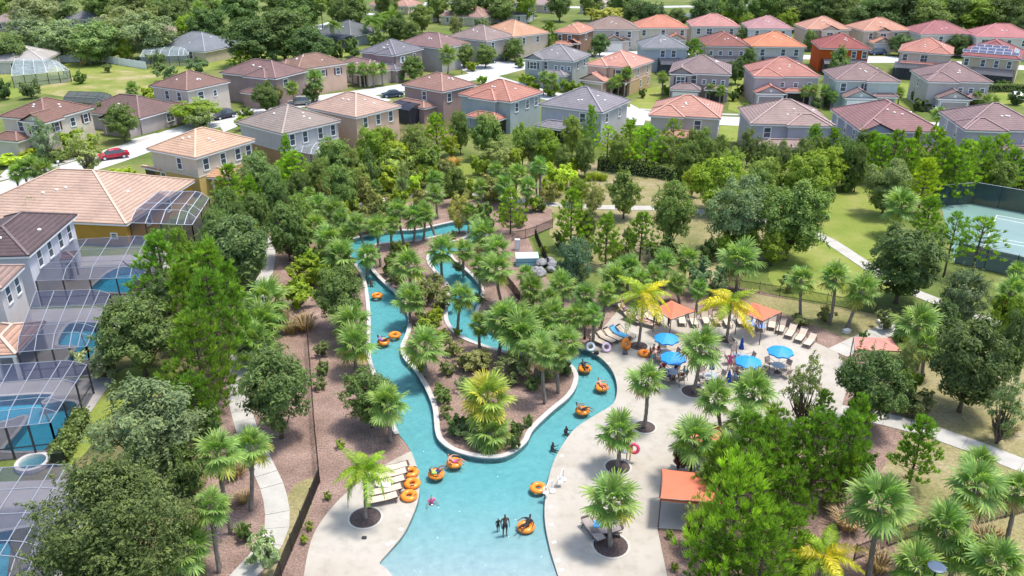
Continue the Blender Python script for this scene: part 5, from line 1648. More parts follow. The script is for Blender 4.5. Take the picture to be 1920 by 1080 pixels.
# ------------------------------------------------------------------ planting plan: kind, crown centre x, y, crown width (photo pixels), crown centre height (m), tint
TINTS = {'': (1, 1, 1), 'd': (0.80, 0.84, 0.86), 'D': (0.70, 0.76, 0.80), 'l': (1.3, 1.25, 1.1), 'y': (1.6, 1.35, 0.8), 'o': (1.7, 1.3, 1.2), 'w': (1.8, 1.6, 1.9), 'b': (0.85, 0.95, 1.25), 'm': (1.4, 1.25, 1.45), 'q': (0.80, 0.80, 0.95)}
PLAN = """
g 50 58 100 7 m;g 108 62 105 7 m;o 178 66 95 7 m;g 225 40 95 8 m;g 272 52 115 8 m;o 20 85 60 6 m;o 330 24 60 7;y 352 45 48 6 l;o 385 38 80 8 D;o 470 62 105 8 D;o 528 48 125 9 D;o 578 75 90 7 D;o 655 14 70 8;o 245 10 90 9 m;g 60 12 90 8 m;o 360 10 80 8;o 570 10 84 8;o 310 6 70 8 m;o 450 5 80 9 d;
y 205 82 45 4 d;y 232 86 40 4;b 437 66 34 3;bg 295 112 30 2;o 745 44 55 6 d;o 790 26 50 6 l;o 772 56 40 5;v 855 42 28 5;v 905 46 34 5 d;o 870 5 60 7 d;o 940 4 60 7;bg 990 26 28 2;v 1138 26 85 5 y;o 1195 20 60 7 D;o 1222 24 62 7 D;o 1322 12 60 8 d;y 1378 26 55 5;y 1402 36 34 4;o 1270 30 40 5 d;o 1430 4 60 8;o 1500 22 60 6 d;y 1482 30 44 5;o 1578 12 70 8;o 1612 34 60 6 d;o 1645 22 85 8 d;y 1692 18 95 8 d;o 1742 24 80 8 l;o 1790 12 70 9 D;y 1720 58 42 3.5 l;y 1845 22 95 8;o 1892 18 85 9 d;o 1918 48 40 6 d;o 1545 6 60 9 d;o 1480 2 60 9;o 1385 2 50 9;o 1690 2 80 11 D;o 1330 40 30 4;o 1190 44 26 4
p 1030 60 36 5.5 d;o 965 86 42 4;o 1125 76 36 4 d;o 1210 64 26 3.5;v 1252 64 28 3;n 1302 92 42 5;o 1342 74 26 4;o 1520 68 26 4;o 1690 76 46 4 b;o 1800 78 44 4 D;k 1828 82 14 3 D;o 1405 106 34 4.5 D;o 1382 124 40 4 D;k 1575 108 40 5.5;o 1300 112 30 3;k 1395 62 24 4;o 1345 88 26 3
b 1388 168 16 1 D;b 1376 180 18 1 D;b 1440 180 18 1 D;b 1768 166 18 1 D;b 1758 178 22 1;b 1725 196 30 1.2 d;b 1715 180 16 1.2 D;b 1880 158 20 1 d;by 1862 152 18 1;b 1905 185 26 1.3 D;b 1600 180 14 1;b 1550 186 20 1.3 d;b 1295 150 20 2 d;b 1640 182 16 1.2;b 1262 172 16 1;by 1250 168 20 1;b 1530 195 22 1.2 D;b 1205 175 14 1;by 1095 165 26 1.2;by 1065 160 30 1.3;by 1035 168 30 1.3;by 990 150 30 1.4;b 975 118 18 1.2;by 962 95 22 1.5;by 1002 165 22 1.2
o 226 218 62 4.4 d;b 187 215 34 2.2;c 158 272 76 4.6 l;c 76 250 58 4.6 b;by 146 268 58 2;y 366 202 88 3.4 d;bg 376 226 46 2;bv 344 190 30 1.5;bg 310 136 36 2;bg 370 124 40 2;by 288 178 46 2;p 450 106 42 3 l;b 150 146 22 1.3;bg 55 166 36 2 d;b 5 168 30 2 D;bv 200 128 18 1;b 470 170 26 2 d
o 498 172 52 4.2 d;bv 520 182 28 2;o 775 120 44 4;o 870 96 40 4;o 910 96 44 4;bv 586 172 30 2;b 632 94 30 2.4 d;b 662 90 30 2.4 d;b 706 76 36 2.4;bg 510 104 38 2.6;by 885 124 22 1.2;by 455 230 26 1.4;b 575 182 24 1.2;b 750 140 22 1.5 d;by 905 150 20 1;b 462 214 28 1.2;b 950 105 20 1.3;bv 1110 100 20 1
o 15 -2 70 9 l;g 110 -4 70 9 m;o 190 -3 70 9;y 275 -6 70 9 d;o 400 -5 70 9 l;o 520 -5 70 9;o 630 -4 60 9 l;y 665 -2 50 8 d;o 725 -6 50 8;o 820 -4 50 8 l;o 905 -5 50 8;y 985 -3 46 8 d;o 1050 -5 50 8;o 1110 -6 50 8 l;o 1165 -3 60 8;o 1345 -5 60 9 l;y 1450 -4 60 8 d;o 1520 -5 60 9;o 1585 -4 60 9 l;o 1650 -6 70 9;y 1760 -5 70 9 d;o 1840 -6 70 9;o 1900 -6 70 9 l
p 432 350 58 4.2;o 484 318 78 5 b;o 512 362 56 4.2 D;p 548 312 72 4.6 l;p 538 288 30 5.5;o 622 290 72 5;y 692 268 62 5 d;k 692 306 36 4.5 D;o 638 350 66 4.4 d;o 676 335 42 3;o 578 330 40 3.4
y 722 262 50 4.5 d;o 778 262 62 4.6;p 818 238 48 5 l;o 862 234 38 4.8;o 914 240 62 5;y 846 268 34 2.4;o 980 256 42 4.6 l;o 1004 264 42 4.4;v 940 282 66 3.4;b 745 308 70 2.2 l;b 806 304 52 2.2 l;by 722 334 44 1.8;c 755 338 30 3.6;by 805 330 44 1.5 d;o 856 342 40 3.2 d;b 770 330 40 2
p 957 386 48 3.6 l;v 860 394 46 3 l;b 907 408 46 1.8 d;y 1025 266 56 4.4 d;o 1074 242 42 4.6 l;p 1108 230 30 5.4;o 1098 280 42 4.2 d;t 1140 262 42 4.6 y;p 1214 262 66 5 l;t 1262 252 46 5;o 1300 264 38 4.4 d;by 1052 330 56 1.8 l;u 1105 328 20 0.8;u 1120 327 22 0.8;u 1132 330 18 0.7;by 1180 292 34 1.6 l;by 1160 300 26 1.4 l
k 1172 354 60 4;o 1262 392 84 5.2;o 1318 264 40 4.4;g 1405 264 40 4 d;y 1350 328 108 5.2 d;o 1432 328 76 5 l;y 1516 332 104 5.2 d;g 1386 388 124 5.6 b;o 1487 396 132 5.8;p 1526 262 36 5;o 1508 286 52 4.5 d;g 1470 284 32 4 d;o 1590 288 64 5 D;p 1636 274 36 5 d;n 1680 276 46 5 d;p 1718 268 24 5;g 1666 340 92 4.6;p 1736 330 58 5 y;p 1770 295 60 6;p 1812 296 58 5.6;g 1860 308 42 3.6 d;p 1900 304 40 4.6;p 1742 404 50 3.6;b 1590 340 30 1.6 D;o 1540 280 40 4;o 1612 300 40 4.6 D
o 1698 482 150 5 D;t 1786 448 56 4.4;t 1838 452 72 4.2;g 1808 550 90 3.6 d;o 1826 668 152 5 D;o 1905 640 70 4.5 D;o 1636 718 128 4.2 d;g 1702 684 44 3 l;by 1706 722 36 1.6 d;c 1512 722 86 3.8 l;p 1545 768 40 2.6;c 1890 758 78 3.4 l;p 1722 835 72 3.4;p 1592 888 44 2.6;o 1770 600 60 3 D;by 1900 590 60 2.4 d
n 1378 965 148 5.6 l;n 1430 1050 125 4;p 1440 858 92 4.4;p 1492 852 84 4.2;p 1404 838 84 4;n 1532 845 104 4.2;p 1590 838 80 4.2 d;p 1345 1045 90 3;p 1482 935 84 3.6;p 1606 800 60 4;n 1475 1010 90 3.2;c 1306 968 56 2.4 y;p 1450 815 70 3.8;p 1350 880 70 3.4;p 1330 985 60 2.4;p 1420 905 90 4.6
g 1590 868 40 2 y
o 440 462 132 5 b;o 425 405 70 5 d;p 302 502 98 5;p 395 520 92 5.4;p 398 590 105 6;n 372 665 125 5;n 362 750 92 3;o 255 618 148 4.4 d;bg 192 676 76 1.6 w;g 275 790 205 4.4;l 212 985 300 5.6 q;o 515 722 138 4.6 d;o 536 424 80 4.2 d;o 637 548 104 4 d;o 692 738 104 3 d;o 470 480 60 3.4 D;b 345 880 70 1.8 D;bv 330 640 40 1.5;o 410 440 70 4.6 d;p 470 370 50 4;g 300 545 50 3.4;b 395 800 40 1.6 D;o 480 400 60 4 D
by 572 512 56 1.4 l;by 560 552 54 1.4 l;by 590 490 50 1.6;by 605 520 40 1.6;by 640 505 40 1.4 d;bg 500 1030 62 1.3 w;b 605 690 24 0.6;bv 600 720 24 0.5;bv 602 655 30 0.7
by 614 930 14 0.3;by 580 986 14 0.3;by 570 1012 14 0.3;by 638 833 16 0.35;by 1256 1002 14 0.3;by 1265 1064 14 0.3
m 570 602 46 0.9;m 545 610 30 0.8;m 1592 968 60 0.9 m;m 1855 1002 60 0.9;m 1650 1050 50 0.8;m 440 880 40 0.6;m 455 930 30 0.5;m 420 940 26 0.5;m 852 300 26 0.8 y;m 838 302 18 0.7 y;m 530 590 30 0.8;w 450 990 24 0.5;m 1890 800 40 0.6
bv 886 672 66 0.9;bv 850 650 34 0.8;bv 930 715 40 0.7;bg 870 720 30 0.6;b 1000 720 26 0.6;bv 840 690 30 0.6;by 790 690 18 0.5;bv 780 560 40 1;bv 820 530 30 0.9;bg 745 520 34 0.9;bv 860 500 20 0.6;bv 966 694 70 0.9;b 832 742 30 0.6;b 822 728 18 0.5;b 856 796 42 0.7 d;bg 868 808 36 0.6;b 966 806 26 0.7 d;b 964 830 22 0.6 D;bv 838 772 24 0.5;b 990 790 20 0.5 d;bv 985 590 46 1.2;by 800 612 44 0.9;by 826 632 26 0.7;by 815 592 30 0.8 l;bv 792 590 30 0.8;bv 1022 700 30 0.7;b 1000 640 50 1 d;by 858 622 16 0.4;bv 900 560 20 0.5;b 1060 690 26 0.6 d
bv 690 410 50 2;bv 710 385 44 2;b 730 500 30 1;b 740 465 20 0.7 d;by 755 465 24 0.8 d;b 735 480 16 0.5;b 850 440 12 0.5;bv 975 410 26 1;bv 948 402 24 0.9;by 1000 382 26 1;b 1015 386 20 0.8 d;bg 985 600 30 1;bv 1000 560 40 1;bv 1100 470 40 1.2;bv 1160 470 36 1.2;bv 1180 445 30 1.2;b 1245 472 60 1.4 D;b 1330 470 34 1.4 D;bg 1320 520 60 2;bg 1345 540 40 1.6;y 1400 446 64 2.4;y 1452 458 60 2.6;y 1356 458 38 1.8 l;by 1470 440 40 1.6;g 1078 488 76 4 b;p 1072 402 58 4.4;v 1112 366 44 2.6 l;p 1138 442 50 3.8;p 1203 434 52 3.6;o 1100 420 40 3 d;by 1020 470 14 0.6;b 1050 450 24 1
bv 1550 590 30 0.7;b 1620 630 18 0.5;bv 1500 600 40 0.5;bg 1480 530 30 1;bv 1660 600 40 1;b 1690 620 30 1;bv 1720 760 50 1.2 D;b 1690 745 50 1.4 D;br 1272 862 26 0.9;br 1290 872 22 0.8;bv 1560 940 40 0.9;bv 1500 1040 50 1;b 1620 870 40 1 d;bv 1530 880 40 1;b 460 1000 26 0.6 d
o 600 322 50 4;o 656 302 46 4;y 742 284 50 3.6;b 700 322 52 2 l;b 765 300 50 2 l;by 640 404 36 1.8;bv 690 362 44 2;by 880 352 30 1.4;bv 925 352 52 1.8;by 1040 346 42 1.6;y 1085 352 42 2.4 d;bv 1030 362 34 1.4;o 1160 272 42 4;p 1182 252 46 4.6;o 1250 276 44 4;o 1292 290 52 4.4 d;o 1346 278 52 4.4;o 1440 292 56 4.4 d;y 1562 302 60 4.4 d;p 1562 272 42 5;o 1622 270 46 4.6 d;n 1652 284 54 4.8;n 1702 292 58 5;n 1752 274 54 5.6;n 1792 312 62 5;n 1842 292 56 5.2;n 1876 284 54 5;o 1882 322 52 3.6;p 430 562 64 5;p 346 562 64 5;bg 480 602 62 1.4;bg 470 664 52 1.4;bv 832 562 50 1.2;bv 802 546 42 1.2;bv 1090 590 40 1.4;o 1372 300 50 4.4 l;o 1420 350 60 4;y 1300 330 40 3;o 1540 360 50 3.4 d;bv 620 360 40 2;o 560 350 46 3.4 d;y 590 345 34 2.4;by 520 330 36 1.6;b 655 385 40 1.6 l;by 770 345 40 1.4 l;bv 835 320 36 1.6;by 900 310 36 1.6;bv 1000 290 40 2;by 960 300 40 2;o 1055 292 36 3.4 d;by 1075 310 34 1.4 l;b 840 352 30 1.4;bv 790 372 34 1.4;by 750 372 34 1.4;bv 870 372 34 1.4;b 720 400 34 1.4 d;bv 640 440 34 1.4;b 570 470 40 1.6 d;bv 560 440 36 1.6;o 560 400 50 3.6;b 600 490 34 1.6;y 470 440 44 3 d;o 400 470 60 4.6;y 340 470 50 4 d
by 22 300 60 0.9 l;by 60 288 40 0.9;by 226 326 40 1 l;by 240 334 34 0.9 l;b 100 292 40 1;b 330 195 24 1.2 d
"""
for ent in PLAN.replace('\n', ';').split(';'):
    f = ent.split()
    if len(f) >= 5:
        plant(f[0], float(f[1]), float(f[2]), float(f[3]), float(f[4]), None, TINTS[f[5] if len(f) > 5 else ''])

PALMS = """
668 418 42 5.5 695 491;707 424 44 5.5 714 500;746 395 46 4.5 757 457;776 408 50 4 776 455;796 402 42 4 794 450;815 366 44 3;795 398 46 3.4 816 442;828 470 66 4.2 829 524;765 500 70 3;906 440 66 3.4 894 474;930 470 64 3.4;929 506 74 4 941 572;985 516 42 2.5;998 542 56 2.6;1053 536 62 3.4;1098 554 52 3.6 1082 612;1138 550 46 3.6 1124 622;1152 522 62 3;1172 502 50 2.6;1182 502 50 2.6;1245 494 56 2.6;1288 488 58 2.6;1388 490 88 3.6;1268 532 46 3 1275 568;1225 518 46 2.6;1156 528 50 2.6
865 556 58 4.5 858 626;942 600 80 4.2 934 668;966 602 80 3.4;1036 594 72 3.2;976 628 92 2.8;1060 642 74 3;900 610 50 2.6;1010 655 70 3
768 562 66 2.4;796 652 88 3;640 482 76 2.4;600 388 52 3.4;627 396 56 3.6;592 424 52 3.4;614 450 62 3.2;660 606 84 2.6;666 648 84 2.6;724 758 88 3.4 732 828
500 566 104 3;492 606 88 2.6;482 640 80 2.2;408 850 94 4.4 434 1000;470 840 82 4.2 470 956;397 950 74 4 412 1072;345 1032 104 2.6
755 345 30 4 754 372;930 320 36 3.4;970 330 48 3.6;1006 322 34 4;1012 312 38 4.4 1011 380;815 338 40 2.4;705 352 30 2.6;560 380 40 3;580 365 30 3
1690 388 74 3.8;1503 526 62 4 1501 600;1566 522 66 4.6 1556 608;1618 546 72 4 1588 616;1720 610 90 3.8;1738 648 66 3;1895 548 64 3.6;1908 510 40 3.4
1652 948 134 5.2 1628 1085;1772 992 114 3.6;1832 912 108 5;1906 922 80 4.6;1836 872 74 4;1716 1062 100 3;1872 1058 116 3;1800 1040 80 2.6
1342 748 78 3.4 1352 835;1412 736 88 3.6;1300 826 98 3.4;1396 790 76 3.4;1370 852 90 3;1345 892 66 2.4;1330 900 60 2.2
1146 940 106 4 1145 1024;1159 812 86 3.6 1158 878;1213 716 78 4 1208 802;1314 652 84 5 1300 736
590 150 42 4.4;548 166 30 3.6;660 130 26 3.6;681 131 28 3.8;700 131 28 3.8;716 130 26 3.6;840 104 42 4.6;248 168 30 2.4;165 96 60 3.4;372 18 34 9;455 76 34 3.4;600 6 30 9
1020 146 28 3.6;1036 149 28 3.6;1176 138 28 4.6;1160 150 26 3.4;1150 156 24 3;1242 146 26 3.6;1510 172 24 3;1526 170 24 3.2;1546 170 26 3.2;1562 180 24 2.6;1332 166 22 3;1352 170 24 3;1832 184 26 2.8;1850 189 26 2.8;1866 190 22 2.6;1760 216 34 2.6;1686 176 26 2.8;1398 200 16 1.6
900 352 36 3;946 347 42 3;990 352 42 3.2;640 412 42 3.2;1082 592 52 3.4;1112 592 48 3.2;1030 562 48 3;1200 524 46 2.6;1312 542 42 2.6;870 470 46 3;900 500 50 3;1010 600 60 3;880 400 40 2.6;735 420 40 3;650 440 44 3;690 480 50 2.4;44 318 40 4;62 312 46 4.4;84 318 44 4.2;28 326 34 3.4;65 390 44 3
"""
for ent in PALMS.replace('\n', ';').split(';'):
    f = [float(x) for x in ent.split()]
    if len(f) >= 4:
        palm(f[0], f[1], f[2], f[3], 's', base=(f[4], f[5]) if len(f) > 5 else None, t=(0.98, 1.06, 1.0) if f[1] > 250 else TINTS[''])
palm(914, 748, 112, 3.4, 's', base=(912, 806), hue='y', t=(1.25, 1.2, 0.8), what='yellowing fan palm')
palm(920, 812, 84, 0.9, 's', what='low trunkless fan palm')
palm(1017, 662, 58, 4, 's', base=(1022, 757), skirt=True, what='palm with brown dead skirt')
palm(1046, 668, 54, 4, 's', base=(1047, 737), skirt=True, what='palm with brown dead skirt')
palm(1207, 560, 90, 4, 'q', base=(1197, 650), dry=0.6)
palm(1370, 574, 92, 4, 'q', base=(1362, 638), dry=0.6)
palm(684, 888, 96, 4, 'q', base=(685, 972), dry=0.05, t=(0.85, 0.95, 0.9))
palm(1545, 1045, 104, 2.6, 'q', dry=0.25)
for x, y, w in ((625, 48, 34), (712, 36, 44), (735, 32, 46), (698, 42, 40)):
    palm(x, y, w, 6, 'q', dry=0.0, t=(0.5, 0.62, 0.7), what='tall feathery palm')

# clipped hedges
def hedge(label, pts, width, h, mat, group='clipped hedges'):
    rnd = random.Random(label)
    line = [at(x, y) for x, y in pts]
    root = thing('hedge', label, 'hedge', line[0], 0, group)
    mb = MB()
    core = MB()
    for a, b in zip(line, line[1:]):
        d = b - a
        n = Vector((-d.y, d.x, 0)).normalized()
        core.bar(a - line[0] + Vector((0, 0, h * 0.45)), b - line[0] + Vector((0, 0, h * 0.45)), width * 0.7, h * 0.85)
        for i in range(int(d.length * 150)):
            s = rnd.uniform(-1, 1) * width / 2
            top = rnd.random() < 0.5
            z = h + rnd.uniform(-0.12, 0.08) if top else rnd.uniform(0.05, h)
            if not top:
                s = math.copysign(width / 2 + rnd.uniform(-0.1, 0.06), s)
            c = a.lerp(b, rnd.random()) - line[0] + n * s + Vector((0, 0, z))
            leaf(mb, c, (rdir(rnd) + Vector((0, 0, 0.6)) + n * (0 if top else s * 2)).normalized(), Vector((0.1, 0.3, 1)), 0.16, 0.08, rnd)
    mb.build('foliage', mat, root)
    core.build('stems', plain('hedge_stems', (0.02, 0.03, 0.012), 0.9, 0.3), root)
    return root
hedge('long clipped hedge behind the dry field', [(1122, 318), (1180, 325), (1240, 333), (1300, 345)], 1.6, 1.9, LEAF_OAK)
hedge('pale hedge in front of the green screened patio', [(1215, 297), (1292, 309)], 1.4, 1.4, LEAF_LIME)
hedge('bright hedge behind the tennis court windscreen', [(1830, 345), (1880, 350), (1960, 360)], 2.0, 1.6, LEAF_LIME)
hedge('dark hedge running beside the large pool cage', [(158, 790), (138, 825), (112, 875)], 1.2, 1.3, LEAF_OAK)
hedge('clipped hedge under the tan house with solar panels', [(1850, 172), (1890, 172), (1930, 174)], 1.6, 1.6, LEAF_OAK)
settle_labels()
# ------------------------------------------------------------------ things by the water
DZ = 0.062      # deck surface
WZ = -0.06      # water surface
ORANGE = plain('orange_vinyl', (0.80, 0.24, 0.02), 0.3, 0.10, 2.0)
def tube_proto():
    t = thing('swim_tube', 'x', 'swim tube', (0, 0, -100), 0, 'orange swim tubes')
    m = MB()
    m.torus(0.38, 0.20, 32, 14, flat=0.85)
    m.build('ring', ORANGE, t, True)
    for a in (0.6, 0.6 + math.pi):
        h = MB()
        c = Vector((math.cos(a), math.sin(a), 0))
        s = Vector((-c.y, c.x, 0))
        pts = [c * 0.46 + s * k * 0.10 + Vector((0, 0, 0.165 + 0.04 * (1 - k * k))) for k in (-1, -0.5, 0, 0.5, 1)]
        h.tube(pts, 0.022, 6)
        for k in (-1, 1):
            h.lathe([(0.045, 0.0), (0.045, 0.02), (0.0, 0.025)], 8, c * 0.46 + s * k * 0.10 + Vector((0, 0, 0.148)))
        h.build('handle', BLACKMETAL, t)
    v = MB()
    v.lathe([(0.025, 0), (0.02, 0.03), (0.0, 0.032)], 8, (0.20, -0.16, 0.10))
    v.build('valve', BLACKMETAL, t)
    return t
TUBE = tube_proto()
def put(proto, label, px, py, z, rz=0.0, group=None, scale=None, dz=0.0):
    p = at(px, py, z)
    return clone(proto, label, (p.x, p.y, z + dz), rz, scale, group)
TUBES = [(852, 869, WZ, 0.4, 'orange tube with rider nearest the island tip'), (818, 890, WZ, 1.2, 'orange tube with rider in green beside the stacked tubes'), (1009, 916, WZ, 2.0, 'empty orange tube floating beside the white pool lift'),
         (986, 989, WZ, 0.2, 'orange tube with dark rider beside the wading adult'), (1092, 771, WZ, 0.9, 'orange tube with rider stretched towards the right bank'), (1128, 727, WZ, 2.6, 'orange tube with rider in the widest river bend'), (1096, 692, WZ, 1.0, 'orange tube half under the palms at the river bend'),
         (707, 555, WZ, 0.5, 'empty orange tube high up the left channel'), (740, 629, WZ, 1.6, 'empty orange tube, upper of two in the left channel'), (719, 642, WZ, 0.1, 'orange tube with dark rider, lower of two in left channel'), (862, 456, WZ, 0.7, 'orange tube in the far hairpin of the river'),
         (770, 889, DZ, 0.3, 'farthest of three orange tubes lying on the left deck'), (773, 910, DZ, 1.1, 'middle of three orange tubes lying on the left deck'), (767, 933, DZ, 2.2, 'nearest of three orange tubes lying on the left deck'), (1208, 665, DZ, 0.8, 'orange tube lying flat on the deck by the blue umbrellas')]
for x, y, z, r, lb in TUBES:
    put(TUBE, lb, x, y, z, r, scale=1.02, dz=0.17 if z > 0 else 0.06)
o = put(TUBE, 'orange tube leaning on a sunbed with blue towel', 1173, 655, DZ, 0.5, dz=0.55)
o.rotation_euler = (1.15, 0, 0.7)
for x, y, cr, lb in ((1107, 651, (0.72, 0.76, 0.8), 'white swim ring leaning by the first sunbed'), (1137, 652, (0.75, 0.55, 0.7), 'pale pink swim ring lying on a sunbed')):
    m = MB()
    m.torus(0.33, 0.12, 24, 10)
    o = m.build('swim_ring', plain('ring_%d' % int(cr[2] * 100), cr, 0.3, 0.1), None, True)
    tag(o, lb, 'swim ring')
    p = at(x, y, 0.4)
    o.location = (p.x, p.y, 0.45)
    o.rotation_euler = (0.9, 0, 0.3)
bpy.data.objects.remove(TUBE.children[0]) if False else None

# --- sunbeds
FABRIC = plain('tan_sling', (0.56, 0.46, 0.36), 0.8, 0.08, 3.0)
FABGREY = plain('grey_sling', (0.33, 0.27, 0.25), 0.8, 0.1, 3.0)
FRAMEB = plain('brown_frame', (0.09, 0.06, 0.05), 0.5, 0.1)
TOWELB = plain('blue_towel', (0.10, 0.35, 0.62), 0.95, 0.15, 4.0)
TOWELW = plain('white_towel', (0.75, 0.76, 0.78), 0.95, 0.08, 4.0)
TOWELV = plain('periwinkle_towel', (0.22, 0.33, 0.62), 0.95, 0.12, 4.0)
def lounger_proto(fab, up=0.62):
    """head end along +Y, foot end along -Y"""
    t = thing('sunbed', 'x', 'sunbed', (0, 0, -100), 0, 'sunbeds')
    h = 0.36
    m = MB()
    m.box(-0.31, -1.0, h, 0.31, 0.30, h + 0.035)
    m.build('seat', fab, t)
    m = MB()
    a = Vector((0, 0.32, h + 0.02)); b = Vector((0, 0.32 + 0.74 * math.cos(up), h + 0.02 + 0.74 * math.sin(up)))
    m.bar(a, b, 0.62, 0.035)
    m.build('backrest', fab, t)
    m = MB()
    n = Vector((0, -math.sin(up), math.cos(up))) * 0.04
    m.bar(b + n + Vector((-0.28, 0, 0)), b + n + Vector((0.28, 0, 0)), 0.13, 0.06)
    m.build('headrest', FRAMEB, t)
    for s in (-1, 1):
        m = MB()
        m.bar((s * 0.34, -1.02, h + 0.01), (s * 0.34, 0.95, h + 0.01), 0.045)
        m.bar((s * 0.34, 0.32, h + 0.03), (s * 0.34, b.y, b.z), 0.04)
        m.build('side_rail', FRAMEB, t)
        for y in (-0.85, 0.75):
            m = MB()
            m.bar((s * 0.34, y, h - 0.012), (s * 0.36, y + (0.08 if y > 0 else -0.08), 0.0), 0.04)
            m.build('leg', FRAMEB, t)
    return t
LOUNGE = lounger_proto(FABRIC)
LOUNGE_UP = lounger_proto(FABRIC, 1.05)
LOUNGE_G = lounger_proto(FABGREY, 0.35)
LOUNGE_F = lounger_proto(FABRIC, 0.12)
BEDS = [(LOUNGE_UP, 1278, 604, -0.1, 'first sunbed right of the left orange shade sail'), (LOUNGE_UP, 1299, 606, 0.0, 'second sunbed in the back row from the left shade sail'), (LOUNGE_UP, 1322, 604, 0, 'third sunbed in the back row, behind the big fan palm'),
        (LOUNGE_UP, 1343, 604, 0, 'fourth sunbed in the back row, left of the feathery palm'), (LOUNGE_UP, 1362, 607, 0, 'back row sunbed hidden behind the feathery palm'), (LOUNGE_UP, 1386, 605, 0, 'back row sunbed just right of the feathery palm'),
        (LOUNGE_UP, 1447, 612, -0.35, 'first tan sunbed right of the second orange shade sail'), (LOUNGE_UP, 1464, 619, -0.45, 'second tan sunbed right of the second orange shade sail'), (LOUNGE, 1482, 628, -0.55, 'third tan sunbed of the right hand row'), (LOUNGE, 1501, 636, -0.6, 'fourth tan sunbed of the right hand row'), (LOUNGE, 1518, 645, -0.65, 'last tan sunbed at the end of the right hand row'),
        (LOUNGE, 1122, 645, 0.75, 'sunbed at the water edge, first of the left row'), (LOUNGE, 1135, 640, 0.75, 'sunbed with pink ring, second of the left row'), (LOUNGE, 1148, 636, 0.75, 'plain sunbed left of the blue towelled one'), (LOUNGE, 1172, 630, 0.8, 'white towelled sunbed right of the blue towelled one'),
        (LOUNGE, 1171, 588, 0.45, 'sunbed against the mulch behind the left queen palm'), (LOUNGE, 1185, 603, 0.7, 'sunbed with sunbather behind the left queen palm'), (LOUNGE, 1208, 610, 1.0, 'sunbed right of the left queen palm trunk'), (LOUNGE, 1224, 604, 0.9, 'sunbed in the shade of the left orange sail')]
for pr, x, y, r, lb in BEDS:
    put(pr, lb, x, y, DZ, r)
def towel_on(bed, mat):
    m = MB()
    m.box(-0.30, -0.95, 0.398, 0.30, 0.28, 0.42)
    b = 1.05 if abs(bed.get('up', 0)) else 0.62
    return m
def towelled(pr, up, mat, lb, x, y, r, tl):
    put(pr, lb, x, y, DZ, r)
    p = at(x, y, DZ)
    m = MB()
    m.box(-0.33, -0.9, 0.40, 0.33, 0.3, 0.43)
    a = Vector((0, 0.31, 0.425)); c = Vector((0, 0.31 + 0.78 * math.cos(up), 0.425 + 0.78 * math.sin(up)))
    m.bar(a, c, 0.66, 0.03)
    o = m.build('towel', mat)
    o.location = (p.x, p.y, DZ)
    o.rotation_euler = (0, 0, r)
    tag(o, tl, 'towel')
towelled(LOUNGE_UP, 1.05, TOWELV, 'sunbed under a blue towel, left of the covered pair', 1405, 611, -0.1, 'periwinkle blue towel over the sunbed with a dark hat')
towelled(LOUNGE_UP, 1.05, TOWELV, 'sunbed under a blue towel below the second shade sail', 1425, 614, -0.2, 'periwinkle towel on the sunbed below the second shade sail')
towelled(LOUNGE, 0.62, TOWELB, 'sunbed in the left row carrying a bright blue towel', 1160, 632, 0.78, 'bright blue towel on a sunbed of the left row')
# two pairs of grey sunbeds under the nearest deck palm, five tan ones on the left deck
for pr, x, y, r, lb in ((LOUNGE_G, 1112, 1002, 0.45, 'grey sunbed, outer one left of the nearest deck palm'), (LOUNGE_G, 1133, 985, -1.45, 'grey sunbed crossing behind the nearest deck palm, upper'), (LOUNGE_G, 1136, 1002, -1.5, 'grey sunbed crossing behind the nearest deck palm, lower')):
    put(pr, lb, x, y, DZ, r)
m = MB()
m.box(-0.28, -0.3, 0, 0.28, 0.3, 0.03)
m.box(-0.27, -0.33, -0.3, 0.27, -0.302, 0.0)
o = m.build('towel', TOWELB)
p = at(1120, 983, 0.45)
o.location = (p.x, p.y, 0.48)
tag(o, 'blue towel hung on the grey sunbeds under the palm', 'towel')
for i, (x, y) in enumerate(((738, 884), (736, 896), (732, 910), (726, 926), (718, 942))):
    put(LOUNGE_F, ['farthest of five tan sunbeds on the left deck', 'second of five tan sunbeds on the left deck', 'middle of five tan sunbeds on the left deck', 'fourth of five tan sunbeds on the left deck', 'nearest of five tan sunbeds on the left deck'][i], x, y, DZ, -1.25)
for i, (x, y, lb) in enumerate(((698, 893, 'white towel heaped on a sunbed behind the left palm'), (722, 911, 'white towel at the foot of the middle left sunbed'))):
    m = MB()
    rnd = random.Random(i)
    n = 6
    vs = [(-0.4 + 0.8 * a / n, -0.25 + 0.5 * b / n, 0.42 + rnd.uniform(0, 0.1)) for a in range(n + 1) for b in range(n + 1)]
    m.add(vs, [(a * (n + 1) + b, (a + 1) * (n + 1) + b, (a + 1) * (n + 1) + b + 1, a * (n + 1) + b + 1) for a in range(n) for b in range(n)])
    m.box(-0.36, -0.2, 0.38, 0.36, 0.2, 0.41)
    o = m.build('towel', TOWELW, None, True)
    p = at(x, y, 0.4)
    o.location = (p.x, p.y, DZ)
    tag(o, lb, 'towel')

